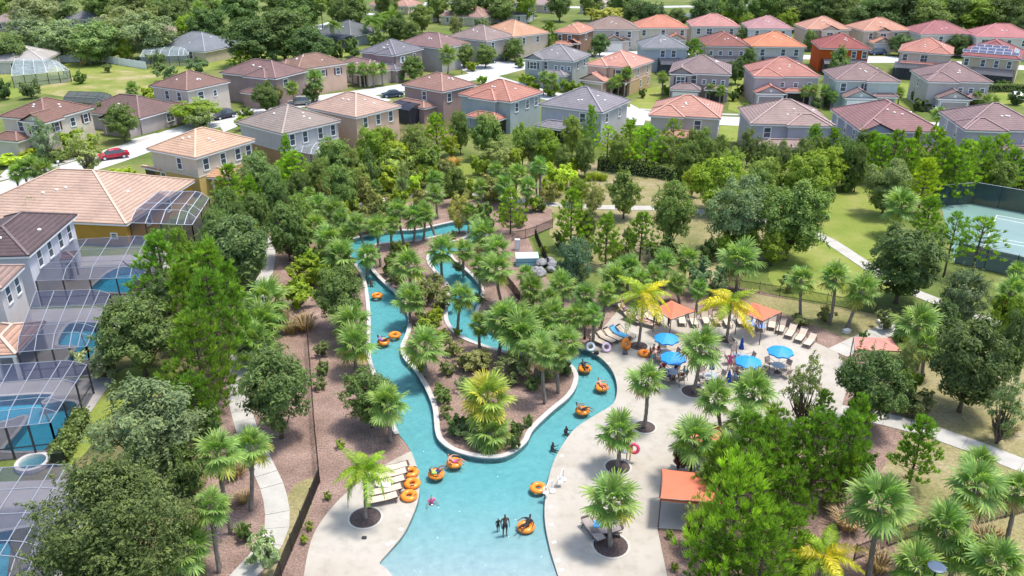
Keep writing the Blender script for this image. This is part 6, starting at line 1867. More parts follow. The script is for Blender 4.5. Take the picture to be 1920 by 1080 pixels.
# --- parasols, tables and chairs
BLUE = plain('blue_canvas', (0.015, 0.26, 0.66), 0.6, 0.05, 1.0)
DBLUE = plain('navy_canvas', (0.02, 0.07, 0.33), 0.6, 0.08, 1.0)
def parasol_open(label, x, y):
    p = at(x, y, 2.3)
    t = thing('parasol', label, 'parasol', (p.x, p.y, DZ), 0.3, 'blue parasols')
    m = MB()
    m.tube([(0, 0, 0.05), (0, 0, 2.5)], 0.024, 8)
    m.build('pole', WHITE, t)
    m = MB()
    m.lathe([(0.3, 0), (0.28, 0.07), (0.06, 0.1), (0.05, 0.3), (0.0, 0.3)], 14)
    m.build('base', FRAMEB, t)
    m = MB()
    n = 8
    R = 1.12
    for k in range(n):
        a0, a1 = 2 * math.pi * k / n, 2 * math.pi * (k + 1) / n
        e0 = Vector((math.cos(a0) * R, math.sin(a0) * R, 2.02)); e1 = Vector((math.cos(a1) * R, math.sin(a1) * R, 2.02))
        em = (e0 + e1) / 2 * 0.975 + Vector((0, 0, 0.05 + 2.02 * 0.025))
        m0 = Vector((math.cos(a0) * R * .5, math.sin(a0) * R * .5, 2.28)); m1 = Vector((math.cos(a1) * R * .5, math.sin(a1) * R * .5, 2.28))
        tp = Vector((0, 0, 2.46))
        m.add([tp, m0, m1, e0, em, e1], [(0, 1, 2), (1, 3, 4), (1, 4, 2), (2, 4, 5)])
        m.add([e0, em, e1, e0 - Vector((0, 0, .12)), em - Vector((0, 0, .12)), e1 - Vector((0, 0, .12))], [(0, 3, 4, 1), (1, 4, 5, 2)])
    cn = m.build('canopy', BLUE, t)
    f = MB()
    f.lathe([(0.03, 0), (0.035, 0.05), (0.0, 0.1)], 8, (0, 0, 2.47))
    f.build('finial', WHITE, cn)
    for k in range(n):
        a = 2 * math.pi * k / n
        r = MB()
        r.bar((0.05 * math.cos(a), 0.05 * math.sin(a), 2.38), (R * .97 * math.cos(a), R * .97 * math.sin(a), 2.0), 0.018)
        r.build('rib', FRAMEB, t)
    return t
def parasol_closed(label, x, y, tilt=0.0):
    p = at(x, y, 1.9)
    t = thing('parasol', label, 'parasol', (p.x, p.y, DZ), 0.0, 'blue parasols')
    m = MB()
    m.tube([(0, 0, 0.05), (0, 0, 2.55)], 0.024, 8)
    m.build('pole', WHITE, t)
    m = MB()
    m.lathe([(0.3, 0), (0.28, 0.07), (0.06, 0.1), (0.05, 0.3), (0.0, 0.3)], 14)
    m.build('base', FRAMEB, t)
    m = MB()
    pr = [(0.25, 1.35), (0.20, 1.6), (0.13, 1.9), (0.16, 1.95), (0.09, 2.3), (0.02, 2.5)]
    n = 16
    vs, fs = [], []
    for r, z in pr:
        for k in range(n):
            a = 2 * math.pi * k / n
            q = r * (1.0 if k % 2 else 0.66)
            vs.append((q * math.cos(a), q * math.sin(a), z))
    for i in range(len(pr) - 1):
        for k in range(n):
            fs.append((i * n + k, i * n + (k + 1) % n, (i + 1) * n + (k + 1) % n, (i + 1) * n + k))
    m.add(vs, fs)
    m.build('canopy', DBLUE, t)
    m = MB()
    m.torus(0.12, 0.02, 14, 6, (0, 0, 1.92))
    m.build('tie', BLUE, t)
    return t
OPEN = [(1250, 631, 'open blue parasol, farther of the left pair'), (1263, 667, 'open blue parasol, nearer of the left pair'), (1404, 674, 'open blue parasol in the middle of the deck'), (1464, 655, 'open blue parasol farthest right, over an empty table')]
for x, y, lb in OPEN:
    parasol_open(lb, x, y)
for x, y, lb in ((1391, 645, 'closed navy parasol standing behind the middle blue one'), (1336, 682, 'closed navy parasol behind the trunk of the big palm'), (1367, 706, 'closed navy parasol rising from behind the planting')):
    parasol_closed(lb, x, y)
TTOP = plain('table_glass', (0.34, 0.36, 0.38), 0.25, 0.1)
def table_proto():
    t = thing('table', 'x', 'table', (0, 0, -100), 0, 'round tables')
    m = MB()
    m.lathe([(0.0, 0.70), (0.55, 0.70), (0.57, 0.715), (0.55, 0.73), (0.0, 0.73)], 24)
    m.build('table_top', TTOP, t)
    for k in range(4):
        a = k * math.pi / 2 + 0.785
        m = MB()
        m.tube([(0.12 * math.cos(a), 0.12 * math.sin(a), 0.69), (0.42 * math.cos(a), 0.42 * math.sin(a), 0)], 0.02, 6)
        m.build('leg', FRAMEB, t)
    return t
def chair_proto():
    t = thing('patio_chair', 'x', 'chair', (0, 0, -100), 0, 'patio chairs')
    m = MB()
    m.box(-0.25, -0.25, 0.41, 0.25, 0.25, 0.44)
    m.build('seat', FABGREY, t)
    m = MB()
    m.bar((0, 0.26, 0.45), (0, 0.40, 0.92), 0.48, 0.03)
    m.build('backrest', FABGREY, t)
    for s in (-1, 1):
        m = MB()
        m.tube([(s * 0.28, -0.26, 0.64), (s * 0.28, 0.1, 0.66), (s * 0.28, 0.33, 0.70)], 0.02, 6)
        m.build('arm', FRAMEB, t)
        m = MB()
        m.tube([(s * 0.28, -0.27, 0.0), (s * 0.28, -0.26, 0.64)], 0.018, 6)
        m.build('leg', FRAMEB, t)
        m = MB()
        m.tube([(s * 0.27, 0.36, 0.0), (s * 0.27, 0.27, 0.45), (s * 0.27, 0.41, 0.93)], 0.018, 6)
        m.build('leg', FRAMEB, t)
    return t
TABLE = table_proto()
CHAIR = chair_proto()
SETS = [(OPEN[0], 'under the farther left blue parasol', 5, 0.3), (OPEN[1], 'under the nearer left blue parasol', 6, 0.0), (OPEN[2], 'under the middle blue parasol', 5, 0.9), (OPEN[3], 'under the rightmost blue parasol', 4, 0.5)]
SETS = [(at(o_[0], o_[1], 2.3), lb, n, a) for o_, lb, n, a in SETS] + [(at(1336, 682, 1.9), 'by the closed parasol behind the big palm', 4, 0.4), (at(1391, 645, 1.9), 'by the closed parasol behind the middle one', 4, 0.2)]
SEATS = {}
TW = ['first', 'second', 'third', 'fourth', 'fifth', 'sixth']
for p, lb, n, a0 in SETS:
    clone(TABLE, 'round glass table ' + lb, (p.x, p.y, DZ), 0)
    for k in range(n):
        a = a0 + 2 * math.pi * k / n
        q = (p.x + 0.95 * math.cos(a), p.y + 0.95 * math.sin(a), DZ)
        side = 'far side' if math.sin(a) > 0.6 else 'near side' if math.sin(a) < -0.6 else ('right side' if math.cos(a) > 0 else 'left side')
        half = ', slightly left' if abs(math.sin(a)) > 0.6 and math.cos(a) < -0.15 else ', slightly right' if abs(math.sin(a)) > 0.6 and math.cos(a) > 0.15 else ', farther back' if math.sin(a) > 0.1 else ', nearer'
        clone(CHAIR, 'patio chair %s%s of the table' % (side, half) + ' ' + lb.replace('under the', 'by').replace('by the closed parasol', 'by closed parasol'), q, a - math.pi / 2)
        SEATS.setdefault(lb, []).append((q, a - math.pi / 2))
for k, (x, y, r) in enumerate(((1372, 650, 0.5), (1350, 668, 2.0), (1432, 705, 2.5))):
    put(CHAIR, ['lone patio chair left of the closed navy parasol', 'lone patio chair beside the big palm crown', 'lone patio chair turned away, near the planting'][k], x, y, DZ, r)
for pr in (TABLE, CHAIR, LOUNGE, LOUNGE_UP, LOUNGE_G, LOUNGE_F, TUBE):
    for ch in list(pr.children):
        bpy.data.objects.remove(ch)
    bpy.data.objects.remove(pr)

# --- shade canopies
SAIL = plain('coral_canvas', (0.55, 0.15, 0.075), 0.75, 0.05, 0.8)
SAILP = plain('pink_canvas', (0.60, 0.23, 0.18), 0.75, 0.05, 0.8)
def canopy(label, cor, z, peak, mat, posts=True, z0=DZ, sag=0.12, valance=0.0):
    w = [at(x, y, z) for x, y in cor]
    cen = sum(w, Vector()) / len(w)
    t = thing('shade_canopy', label, 'shade canopy', (cen.x, cen.y, z0), 0, 'orange shade canopies')
    L = [p - Vector((cen.x, cen.y, z0)) for p in w]
    top = Vector((0, 0, z - z0 + peak))
    m = MB()
    n = len(L)
    for i in range(n):
        a, b = L[i], L[(i + 1) % n]
        K_ = 6
        rows = []
        for r in range(K_ + 1):
            s = r / K_
            row = []
            for c in range(K_ + 1):
                q = a.lerp(b, c / K_)
                e = 4 * (c / K_) * (1 - c / K_)
                edge = q * 1.0 - Vector((q.x, q.y, 0)) * 0.05 * e
                v = edge.lerp(top, s)
                v.z -= sag * e * s * (1 - s) * 2
                row.append(v)
            rows.append(row)
        for r in range(K_):
            for c in range(K_):
                m.add([rows[r][c], rows[r][c + 1], rows[r + 1][c + 1], rows[r + 1][c]], [(0, 1, 2, 3)])
        if valance:
            m.add([a, b, b - Vector((0, 0, valance)), a - Vector((0, 0, valance))], [(0, 1, 2, 3)])
    me = m.mesh('canopy', mat, False)
    link('canopy', me, t)
    for q in L:
        s = MB()
        s.tube([(q.x * 0.98, q.y * 0.98, -0.02), (q.x * 0.98, q.y * 0.98, q.z - 0.01)], 0.045, 8)
        s.build('post', FRAMEB, t)
    for i in range(n):
        s = MB()
        a, b = L[i], L[(i + 1) % n]
        s.bar(a * 0.985 - Vector((0, 0, 0.04)), b * 0.985 - Vector((0, 0, 0.04)), 0.05)
        s.build('edge_rail', FRAMEB, t)
    return t
canopy('coral shade canopy behind the left queen palm', [(1227, 578), (1259, 563), (1304, 583), (1258, 599)], 2.5, 0.38, SAIL)
canopy('coral shade canopy behind the right queen palm', [(1383, 582), (1414, 567), (1466, 585), (1430, 602)], 2.5, 0.38, SAIL)
canopy('pink shade canopy beside the path behind the dark oak', [(1602, 656), (1600, 632), (1672, 633), (1690, 658)], 2.5, 0.6, SAILP)
canopy('flat orange cabana roof at the deck edge by the pines', [(1238, 934), (1241, 879), (1346, 889), (1352, 945)], 2.4, 0.12, SAIL, valance=0.22, sag=0.02)
canopy('orange cabana roof half hidden behind the fan palms', [(1296, 840), (1290, 783), (1356, 800), (1366, 850)], 2.4, 0.12, SAIL, valance=0.22, sag=0.02)
structure(sheet('cabana_pad', [Vector((p.x, p.y)) for p in (at(1232, 992), at(1240, 905), at(1350, 905), at(1350, 1000))], 0.078, CONC))

# --- pool lift, rail, lamps, bins and boxes
def pool_lift(label, x, y, r):
    p = at(x, y, DZ)
    t = thing('pool_lift', label, 'pool lift', (p.x, p.y, DZ), r, 'white pool lifts', 0.72)
    m = MB()
    m.lathe([(0.34, 0), (0.33, 0.12), (0.22, 0.26), (0.12, 0.30), (0.0, 0.30)], 16)
    m.build('base', WHITE, t, True)
    m = MB()
    m.tube([(0, 0, 0.25), (0, 0, 1.35)], 0.06, 10)
    m.build('mast', WHITE, t)
    m = MB()
    m.tube([(0, 0, 1.32), (-0.5, 0.2, 1.45), (-0.95, 0.3, 1.1)], 0.045, 8)
    m.build('arm', WHITE, t)
    m = MB()
    m.box(-1.2, 0.05, 0.5, -0.75, 0.5, 0.56)
    m.box(-1.2, 0.45, 0.5, -0.75, 0.52, 1.05)
    m.bar((-0.97, 0.45, 1.0), (-0.95, 0.3, 1.12), 0.04)
    m.build('seat', WHITE, t)
    return t
pool_lift('white pool lift at the water edge beside an empty tube', 1035, 922, 1.2)
pool_lift('second white pool lift, set back on the deck', 1056, 900, 1.5)
LAMPG = plain('lamp_globe', (0.85, 0.85, 0.83), 0.3, 0.02)
def lamp(label, x, y, ytop, twin=False):
    b = at(x, y, 0.0)
    h = height_for(b, ytop)
    t = thing('lamp_post', label, 'lamp post', (b.x, b.y, 0.02), 0, 'lamp posts')
    m = MB()
    m.lathe([(0.13, 0), (0.12, 0.25), (0.06, 0.4), (0.045, h * 0.6), (0.04, h - 0.3), (0.0, h - 0.3)], 10)
    m.build('post', BLACKMETAL, t)
    for s in ((-1, 1) if twin else (0,)):
        m = MB()
        m.lathe([(0.05, h - 0.3), (0.16, h - 0.12), (0.17, h), (0.10, h + 0.12), (0.0, h + 0.15)], 12, (s * 0.25, 0, 0))
        m.build('lantern', LAMPG, t)
    if twin:
        m = MB()
        m.bar((-0.25, 0, h - 0.3), (0.25, 0, h - 0.3), 0.05)
        m.build('crossarm', BLACKMETAL, t)
    return t
lamp('black twin lamp post between the palms and the left sunbeds', 1096, 636, 598, True)
lamp('black lamp post beside the left channel near the fan palm', 734, 818, 790)
lamp('black street lamp beside the left street palms', 117, 340, 303)
lamp('black street lamp on the drive of the apricot roofed house', 1172, 182, 158)
lamp('thin street lamp by the bright drive near the slate roof', 866, 138, 122)
b = at(1757, 1062, 4.2)
t = thing('garden_lamp', 'round dark blue lamp head above the bottom right palms', 'lamp', (b.x, b.y, 0.0))
m = MB()
m.tube([(0, 0, 0), (0, 0, 4.0)], 0.06, 10)
m.build('post', BLACKMETAL, t)
m = MB()
m.lathe([(0.10, 3.9), (0.20, 4.05), (0.46, 4.12), (0.46, 4.18), (0.34, 4.21), (0.0, 4.22)], 24)
m.build('lamp_head', plain('slate_blue_metal', (0.07, 0.10, 0.15), 0.35, 0.1), t)
b = at(1108, 652, DZ)
m = MB()
m.tube([(0, 0, 0), (0.02, 0, 2.6)], [0.04, 0.03], 8)
o = m.build('pole', plain('bamboo', (0.55, 0.42, 0.26), 0.7, 0.15))
o.location = b
tag(o, 'slim bamboo pole standing beside the twin lamp post', 'pole')
# pump box and waterfall rocks
b = at(987, 500, 0)
t = thing('pump_box', 'pale blue pump box inside the fenced corner', 'pump box', (b.x - 1.1, b.y, 0.02), 0.05)
PBLUE = plain('pale_blue_paint', (0.25, 0.52, 0.60), 0.5, 0.06)
PB2 = plain('pale_blue_lid', (0.50, 0.68, 0.72), 0.5, 0.05)
m = MB(); m.box(0, 0, 0, 2.4, 1.3, 0.9); m.build('cabinet', PBLUE, t)
m = MB(); m.add([(-0.06, -0.08, 0.9), (2.46, -0.08, 0.9), (2.46, 1.4, 1.02), (-0.06, 1.4, 1.02), (-0.06, -0.08, 1.0), (2.46, -0.08, 1.0), (2.46, 1.4, 1.12), (-0.06, 1.4, 1.12)], [(0, 3, 2, 1), (4, 5, 6, 7), (0, 1, 5, 4), (1, 2, 6, 5), (2, 3, 7, 6), (3, 0, 4, 7)]); m.build('lid', PB2, t)
m = MB(); m.box(-0.02, -0.03, 0.42, 2.42, -0.002, 0.52); m.build('band', plain('teal_band', (0.08, 0.30, 0.38), 0.5, 0.05), t)
b = at(970, 470, 0)
m = MB(); m.box(-0.28, 0, 0, 0.28, 0.45, 1.25)
o = m.build('utility_cabinet', ALU); o.location = (b.x, b.y, 0.02)
m = MB(); m.box(-0.30, -0.02, 1.252, 0.30, 0.47, 1.3); m.build('cap', ALU, o)
m = MB(); m.box(-0.22, -0.025, 0.15, 0.22, -0.002, 1.1); m.build('door', WHITE, o)
tag(o, 'grey upright utility cabinet behind the pale blue box', 'cabinet')
ROCK = plain('pale_rock', (0.24, 0.235, 0.24), 0.9, 0.4, 1.6, bmp=0.8, bscale=5)
rr = random.Random(3)
for k in range(9):
    x, y = rr.gauss(1016, 9), rr.gauss(505, 9)
    b = at(x, y)
    bm = bmesh.new()
    bmesh.ops.create_icosphere(bm, subdivisions=2, radius=1)
    s = rr.uniform(0.35, 0.75)
    for v in bm.verts:
        v.co *= s * (1 + 0.35 * rr.uniform(-1, 1) * 0.6)
        v.co.z *= 0.75
    me = bpy.data.meshes.new('boulder')
    bm.to_mesh(me)
    bm.free()
    me.materials.append(ROCK)
    o = link('boulder', me, None, (b.x, b.y, s * 0.3 + rr.uniform(0, 0.35)))
    tag(o, 'pale boulder in the rock pile beside the pale blue pump box', 'boulder', 'boulders of the rock pile')
for x, y, s, lb in ((1652, 606, 0.7, 'flat white utility box on the grass, left of a pair'), (1660, 602, 0.7, 'flat white utility box on the grass, right of a pair'), (1587, 624, 0.6, 'small white utility box in the mulch below the palms')):
    b = at(x, y)
    m = MB(); m.box(-s / 2, -s / 3, 0, s / 2, s / 3, 0.28)
    o = m.build('utility_box', WHITE)
    m = MB(); m.box(-s / 2 - 0.03, -s / 3 - 0.03, 0.281, s / 2 + 0.03, s / 3 + 0.03, 0.33); m.build('lid', CREAM, o)
    o.location = (b.x, b.y, 0.02)
    o.rotation_euler = (0, 0, 0.4)
    tag(o, lb, 'utility box')
# depth markers let into the deck edge
mk = MB(); mk.box(-0.13, -0.10, 0, 0.13, 0.10, 0.012)
mkm = mk.mesh('depth_marker', plain('marker_tile', (0.80, 0.79, 0.76), 0.4, 0.04))
tx = MB(); tx.box(-0.06, -0.07, 0.0122, -0.03, 0.07, 0.014); tx.box(0.0, -0.07, 0.0122, 0.07, -0.05, 0.014); tx.box(0.0, -0.01, 0.0122, 0.07, 0.01, 0.014); tx.box(0.0, 0.05, 0.0122, 0.07, 0.07, 0.014); tx.box(0.072, -0.07, 0.0122, 0.09, 0.07, 0.014)
txm = tx.mesh('figure', plain('marker_ink', (0.05, 0.07, 0.12), 0.5, 0.05))
for k, (x, y) in enumerate(((1032, 952), (1033, 985), (1039, 1018), (1046, 1052), (1053, 1070), (1142, 682), (1147, 768), (1053, 856), (765, 967), (752, 994), (728, 1022), (735, 1018))):
    b = at(x, y)
    o = link('depth_marker', mkm, None, (b.x, b.y, DZ), (0.3 if x > 900 else -0.6))
    link('figure', txm, o)
    side = 'left deck' if x < 900 else 'right deck'
    tag(o, 'small white depth marker tile on the %s edge, number %s from the %s' % (side, TW[k if k < 5 else k - 5 if k < 8 else k - 8], 'cabana end' if k < 5 else 'sunbed end' if k < 8 else 'tube end'), 'depth marker', 'depth markers')

# --- fences
def fence(label, pts, h=1.25, every=2.4, gap=0.11, single=False, group='black picket fences'):
    line = [at(x, y) for x, y in pts]
    t = thing('fence', label, 'fence', line[0], 0, group)
    pk = MB(); pk.bar((0, 0, 0.06), (0, 0, h), 0.028)
    pkm = pk.mesh('picket', BLACKMETAL)
    ps = MB(); ps.bar((0, 0, -0.05), (0, 0, h + 0.12), 0.06)
    psm = ps.mesh('post', BLACKMETAL)
    o0 = line[0]
    for a, b in zip(line, line[1:]):
        d = b - a
        n = max(1, round(d.length / every))
        for k in range(n):
            p, q = a + d * (k / n) - o0, a + d * ((k + 1) / n) - o0
            link('post', psm, t, p)
            for z in (0.15, h - 0.12):
                r = MB(); r.bar(p + Vector((0, 0, z)), q + Vector((0, 0, z)), 0.035)
                r.build('rail', BLACKMETAL, t)
            m = int((q - p).length / gap)
            if single:
                for i in range(1, m):
                    link('picket', pkm, t, p.lerp(q, i / m))
            else:
                g = MB()
                for i in range(1, m):
                    c = p.lerp(q, i / m)
                    g.bar(c + Vector((0, 0, 0.06)), c + Vector((0, 0, h)), 0.03)
                if m > 1:
                    o = g.build('picket_run', BLACKMETAL, t)
                    o['kind'] = 'stuff'
    link('post', psm, t, line[-1] - o0)
    return t
fence('black picket fence crossing the bottom right palms', [(1600, 1052), (1720, 1004), (1832, 985), (1935, 958)], single=True)
fence('black picket fence between the slab path and left deck', [(578, 640), (584, 720), (590, 800), (600, 905), (566, 990), (528, 1080), (510, 1130)])
fence('short black fence closing off the pump box corner', [(960, 452), (985, 448), (1006, 441), (1036, 428)])
fence('black fence running down from the pump box corner', [(1003, 446), (1016, 478), (1028, 505)])
fence('black picket fence behind the right sunbeds and lawn palms', [(1330, 545), (1385, 545), (1500, 563), (1600, 582), (1684, 600)])
fence('black fence behind the palms below the pump box', [(950, 535), (975, 568)])
# white vinyl fence at the field
def vinyl(label, pts, h=1.8):
    line = [at(x, y) for x, y in pts]
    t = thing('vinyl_fence', label, 'fence', line[0], 0, 'white vinyl fences')
    for a, b in zip(line, line[1:]):
        d = b - a
        n = max(1, round(d.length / 2.4))
        for k in range(n):
            p, q = a + d * (k / n) - line[0], a + d * ((k + 1) / n) - line[0]
            m = MB(); m.bar(p + Vector((0, 0, h / 2)), q + Vector((0, 0, h / 2)), 0.05, h); m.build('panel', WHITE, t)
            m = MB(); m.bar(p, p + Vector((0, 0, h + 0.1)), 0.13); m.build('post', WHITE, t)
vinyl('white vinyl fence between the glazed cage and the palms', [(94, 118), (150, 116)])
vinyl('white vinyl fence running to the grey roofed house', [(178, 113), (225, 122), (275, 130)])
vinyl('white vinyl fence at the wood edge behind the orange roof', [(1258, 34), (1305, 36)])

# --- tennis court
COURT = ground_mat('court_surface', [(0.3, (0.13, 0.225, 0.195)), (0.7, (0.165, 0.265, 0.235))], 0.3, 8.0, [(0.3, (0.93, 0.93, 0.93)), (0.7, (1.05, 1.05, 1.05))], bmp=0.05, bdist=0.01)
COURT2 = ground_mat('court_inner', [(0.3, (0.18, 0.265, 0.26)), (0.7, (0.21, 0.30, 0.29))], 0.3, 8.0, [(0.3, (0.93, 0.93, 0.93)), (0.7, (1.05, 1.05, 1.05))], bmp=0.05, bdist=0.01)
sheet('tennis_court', ppoly([(1765, 387), (1822, 382), (1920, 400), (2040, 425), (2090, 580), (1900, 519), (1790, 493)]), 0.03, COURT)
sheet('court_playing_area', ppoly([(1868, 404), (2010, 432), (2010, 512), (1840, 477)]), 0.036, COURT2)
LINE = plain('court_line', (0.80, 0.80, 0.78), 0.7, 0.05)
for a, b in (((1869, 404), (2000, 427)), ((1870.5, 410), (2000, 435)), ((1869, 404), (1842, 470)), ((1865, 446), (2000, 471)), ((1862, 451), (2000, 478)), ((1855, 470), (2000, 500)), ((1852, 477), (2000, 509))):
    p, q = at(*a), at(*b)
    n = (q - p).normalized(); n = Vector((-n.y, n.x, 0)) * 0.045
    m = MB(); m.add([p - n, q - n, q + n, p + n], [(0, 1, 2, 3)])
    o = m.build('court_line', LINE); o.location.z = 0.041
    structure(o)
SCRN = screen_mat('court_windscreen', (0.022, 0.05, 0.055), 0.93)
SCRB = screen_mat('blue_windscreen', (0.035, 0.13, 0.20), 0.9)
def court_fence(label, pts, mats, h=3.0):
    line = [at(x, y) for x, y in pts]
    t = thing('court_fence', label, 'fence', line[0], 0, 'tennis court fences')
    for i, (a, b) in enumerate(zip(line, line[1:])):
        d = b - a
        n = max(1, round(d.length / 3.0))
        for k in range(n):
            p, q = a + d * (k / n) - line[0], a + d * ((k + 1) / n) - line[0]
            m = MB(); m.tube([p, p + Vector((0, 0, h))], 0.04, 6); m.build('post', BLACKMETAL, t)
            m = MB(); m.add([p + Vector((0, 0, 0.05)), q + Vector((0, 0, 0.05)), q + Vector((0, 0, h - 0.15)), p + Vector((0, 0, h - 0.15))], [(0, 1, 2, 3)]); m.build('windscreen', mats[min(i, len(mats) - 1)], t)
            for z in (0.04, h - 0.02):
                m = MB(); m.bar(p + Vector((0, 0, z)), q + Vector((0, 0, z)), 0.045); m.build('rail', ALU if z > 1 else BLACKMETAL, t)
court_fence('dark windscreen fence along the far side of the court', [(1765, 387), (1822, 382), (1920, 400), (2030, 423)], [SCRN])
court_fence('blue windscreen fence at the left end of the court', [(1748, 378), (1765, 387)], [SCRB])
court_fence('dark windscreen fence along the near side of the court', [(1790, 493), (1900, 519), (2060, 570)], [SCRN], 2.6)
court_fence('teal screened patio fence behind the hedge', [(1238, 303), (1290, 310)], [SCRB], 1.8)

# --- cars
def car(label, x, y, rz, col, suv=False):
    p = at(x, y)
    t = thing('parked_car', label, 'car', (p.x, p.y, 0.045), rz, 'parked cars')
    paint = plain('car_paint_%d_%d_%d' % tuple(int(c * 99) for c in col), col, 0.25, 0.05, spec=0.7)
    L, W_, hh = 4.5, 1.8, (1.7 if suv else 1.42)
    prof = [(-2.25, 0.35), (-2.22, 0.75), (-1.35, 0.88), (1.9 if suv else 1.55, 0.92), (2.2, 0.85), (2.25, 0.4)]
    m = MB()
    n = len(prof)
    for s in (-1, 1):
        pass
    vs = [(a, -W_ / 2, z) for a, z in prof] + [(a, W_ / 2, z) for a, z in prof]
    m.add(vs, [tuple(range(n)), tuple(range(2 * n - 1, n - 1, -1))] + [(i, n + i, n + (i + 1) % n, (i + 1) % n) for i in range(n)])
    m.build('body', paint, t)
    cb = [(-1.25, 0.885), (-0.55, hh - 0.06), (0.3, hh), (1.35 if suv else 0.95, hh - 0.05), (2.0 if suv else 1.7, 0.905)]
    m = MB()
    k = len(cb)
    vs = [(a, -W_ / 2 + 0.08 + (z - 0.88) * 0.22, z) for a, z in cb] + [(a, W_ / 2 - 0.08 - (z - 0.88) * 0.22, z) for a, z in cb]
    m.add(vs, [tuple(range(k)), tuple(range(2 * k - 1, k - 1, -1))] + [(i, k + i, k + (i + 1) % k, (i + 1) % k) for i in range(k)])
    m.build('window_band', GLASS, t)
    m = MB()
    m.add([(a, s * (W_ / 2 - 0.08 - (z - 0.88) * 0.22 + 0.01), z + 0.015) for s in (-1, 1) for a, z in cb[1:4]], [(0, 3, 4, 1), (1, 4, 5, 2)])
    m.build('roof', paint, t)
    for xx in (-1.4, 1.4):
        for s in (-1, 1):
            m = MB(); m.tube([(xx, s * (W_ / 2 - 0.16), 0.32), (xx, s * (W_ / 2 + 0.02), 0.32)], 0.32, 14)
            wl_ = m.build('wheel', BLACKMETAL, t)
            m = MB(); m.tube([(xx, s * (W_ / 2 + 0.021), 0.32), (xx, s * (W_ / 2 + 0.035), 0.32)], 0.2, 10); m.build('rim', ALU, wl_)
    for s in (-1, 1):
        m = MB(); m.box(-2.27, s * 0.62 - 0.18, 0.6, -2.2, s * 0.62 + 0.18, 0.74); m.build('headlight', WHITE, t)
        m = MB(); m.box(2.2, s * 0.68 - 0.14, 0.62, 2.27, s * 0.68 + 0.14, 0.78); m.build('tail_light', plain('tail_red', (0.4, 0.02, 0.02), 0.3, 0.05), t)
    return t
car('red car parked by the left street tree', 214, 297, 0.55, (0.45, 0.02, 0.05))
car('dark blue car on the drive near the arched porch', 420, 222, 0.9, (0.03, 0.035, 0.06), True)
car('silver estate car behind the peach three window house', 562, 197, 0.2, (0.35, 0.34, 0.34), True)
car('dark blue saloon on the drive beside the mauve house', 736, 182, 0.3, (0.02, 0.04, 0.09))
car('black van on the far drive, left of a pair', 915, 119, 0.6, (0.02, 0.02, 0.03), True)
car('dark grey van on the far drive, right of a pair', 933, 115, 0.6, (0.04, 0.045, 0.06), True)
car('navy blue car beside the orange walled house', 1645, 103, 0.1, (0.02, 0.05, 0.13), True)
car('white car in front of the dove grey house', 1758, 213, 1.3, (0.7, 0.7, 0.7))
car('dark car in front of the white far bungalow', 1905, 186, 1.2, (0.5, 0.5, 0.5))
# ------------------------------------------------------------------ people
def body(pose):
    """one continuous skinned figure; returns (mesh, bones)"""
    J, E = {}, []
    def j(n, p, r, par=None):
        J[n] = (Vector(p), r, par)
    P = pose
    j('pelvis', P['pelvis'], 0.135)
    j('waist', P['waist'], 0.115, 'pelvis')
    j('chest', P['chest'], 0.135, 'waist')
    j('neck', P['neck'], 0.055, 'chest')
    j('jaw', P['jaw'], 0.075, 'neck')
    j('head', P['head'], 0.095, 'jaw')
    j('crown', P['crown'], 0.07, 'head')
    fwd = Vector(P.get('face', (0, -1, 0)))
    j('nose', Vector(P['head']) + fwd * 0.115 - Vector((0, 0, 0.02)), 0.018, 'head')
    for s, k in ((-1, 'l'), (1, 'r')):
        for a, par, r in (('shoulder', 'chest', 0.065), ('elbow', 'shoulder', 0.042), ('wrist', 'elbow', 0.028), ('palm', 'wrist', 0.034), ('hip', 'pelvis', 0.095), ('knee', 'hip', 0.062), ('ankle', 'knee', 0.040), ('toe', 'ankle', 0.035)):
            j(a + k, P[a + k], r, par + (k if par in ('shoulder', 'elbow', 'wrist', 'hip', 'knee', 'ankle') else ''))
        pa, wr = Vector(P['palm' + k]), Vector(P['wrist' + k])
        d = (pa - wr).normalized()
        q = d.cross(Vector((0.2, 0.5, 0.9))).normalized()
        for i, o in enumerate((-0.028, -0.010, 0.010, 0.027)):
            j('finger%d%s' % (i, k), pa + d * (0.075 + 0.015 * (1 - abs(i - 1.4))) + q * o * 1.3, 0.009, 'palm' + k)
        j('thumb' + k, wr + d * 0.06 + q * 0.06, 0.010, 'palm' + k)
    names = list(J)
    idx = {n: i for i, n in enumerate(names)}
    me = bpy.data.meshes.new('body_skeleton')
    me.from_pydata([tuple(J[n][0]) for n in names], [(idx[n], idx[J[n][2]]) for n in names if J[n][2]], [])
    ob = bpy.data.objects.new('tmp_body', me)
    COL.objects.link(ob)
    md = ob.modifiers.new('skin', 'SKIN')
    for i, n in enumerate(names):
        me.skin_vertices[0].data[i].radius = (J[n][1], J[n][1])
    me.skin_vertices[0].data[0].use_root = True
    md.branch_smoothing = 0.3
    sb = ob.modifiers.new('sub', 'SUBSURF')
    sb.levels = 1
    sb.render_levels = 1
    dg = bpy.context.evaluated_depsgraph_get()
    res = bpy.data.meshes.new_from_object(ob.evaluated_get(dg))
    bpy.data.objects.remove(ob)
    res.polygons.foreach_set('use_smooth', [True] * len(res.polygons))
    bones = [(n, J[J[n][2]][0], J[n][0], J[n][1]) for n in names if J[n][2]]
    return res, bones

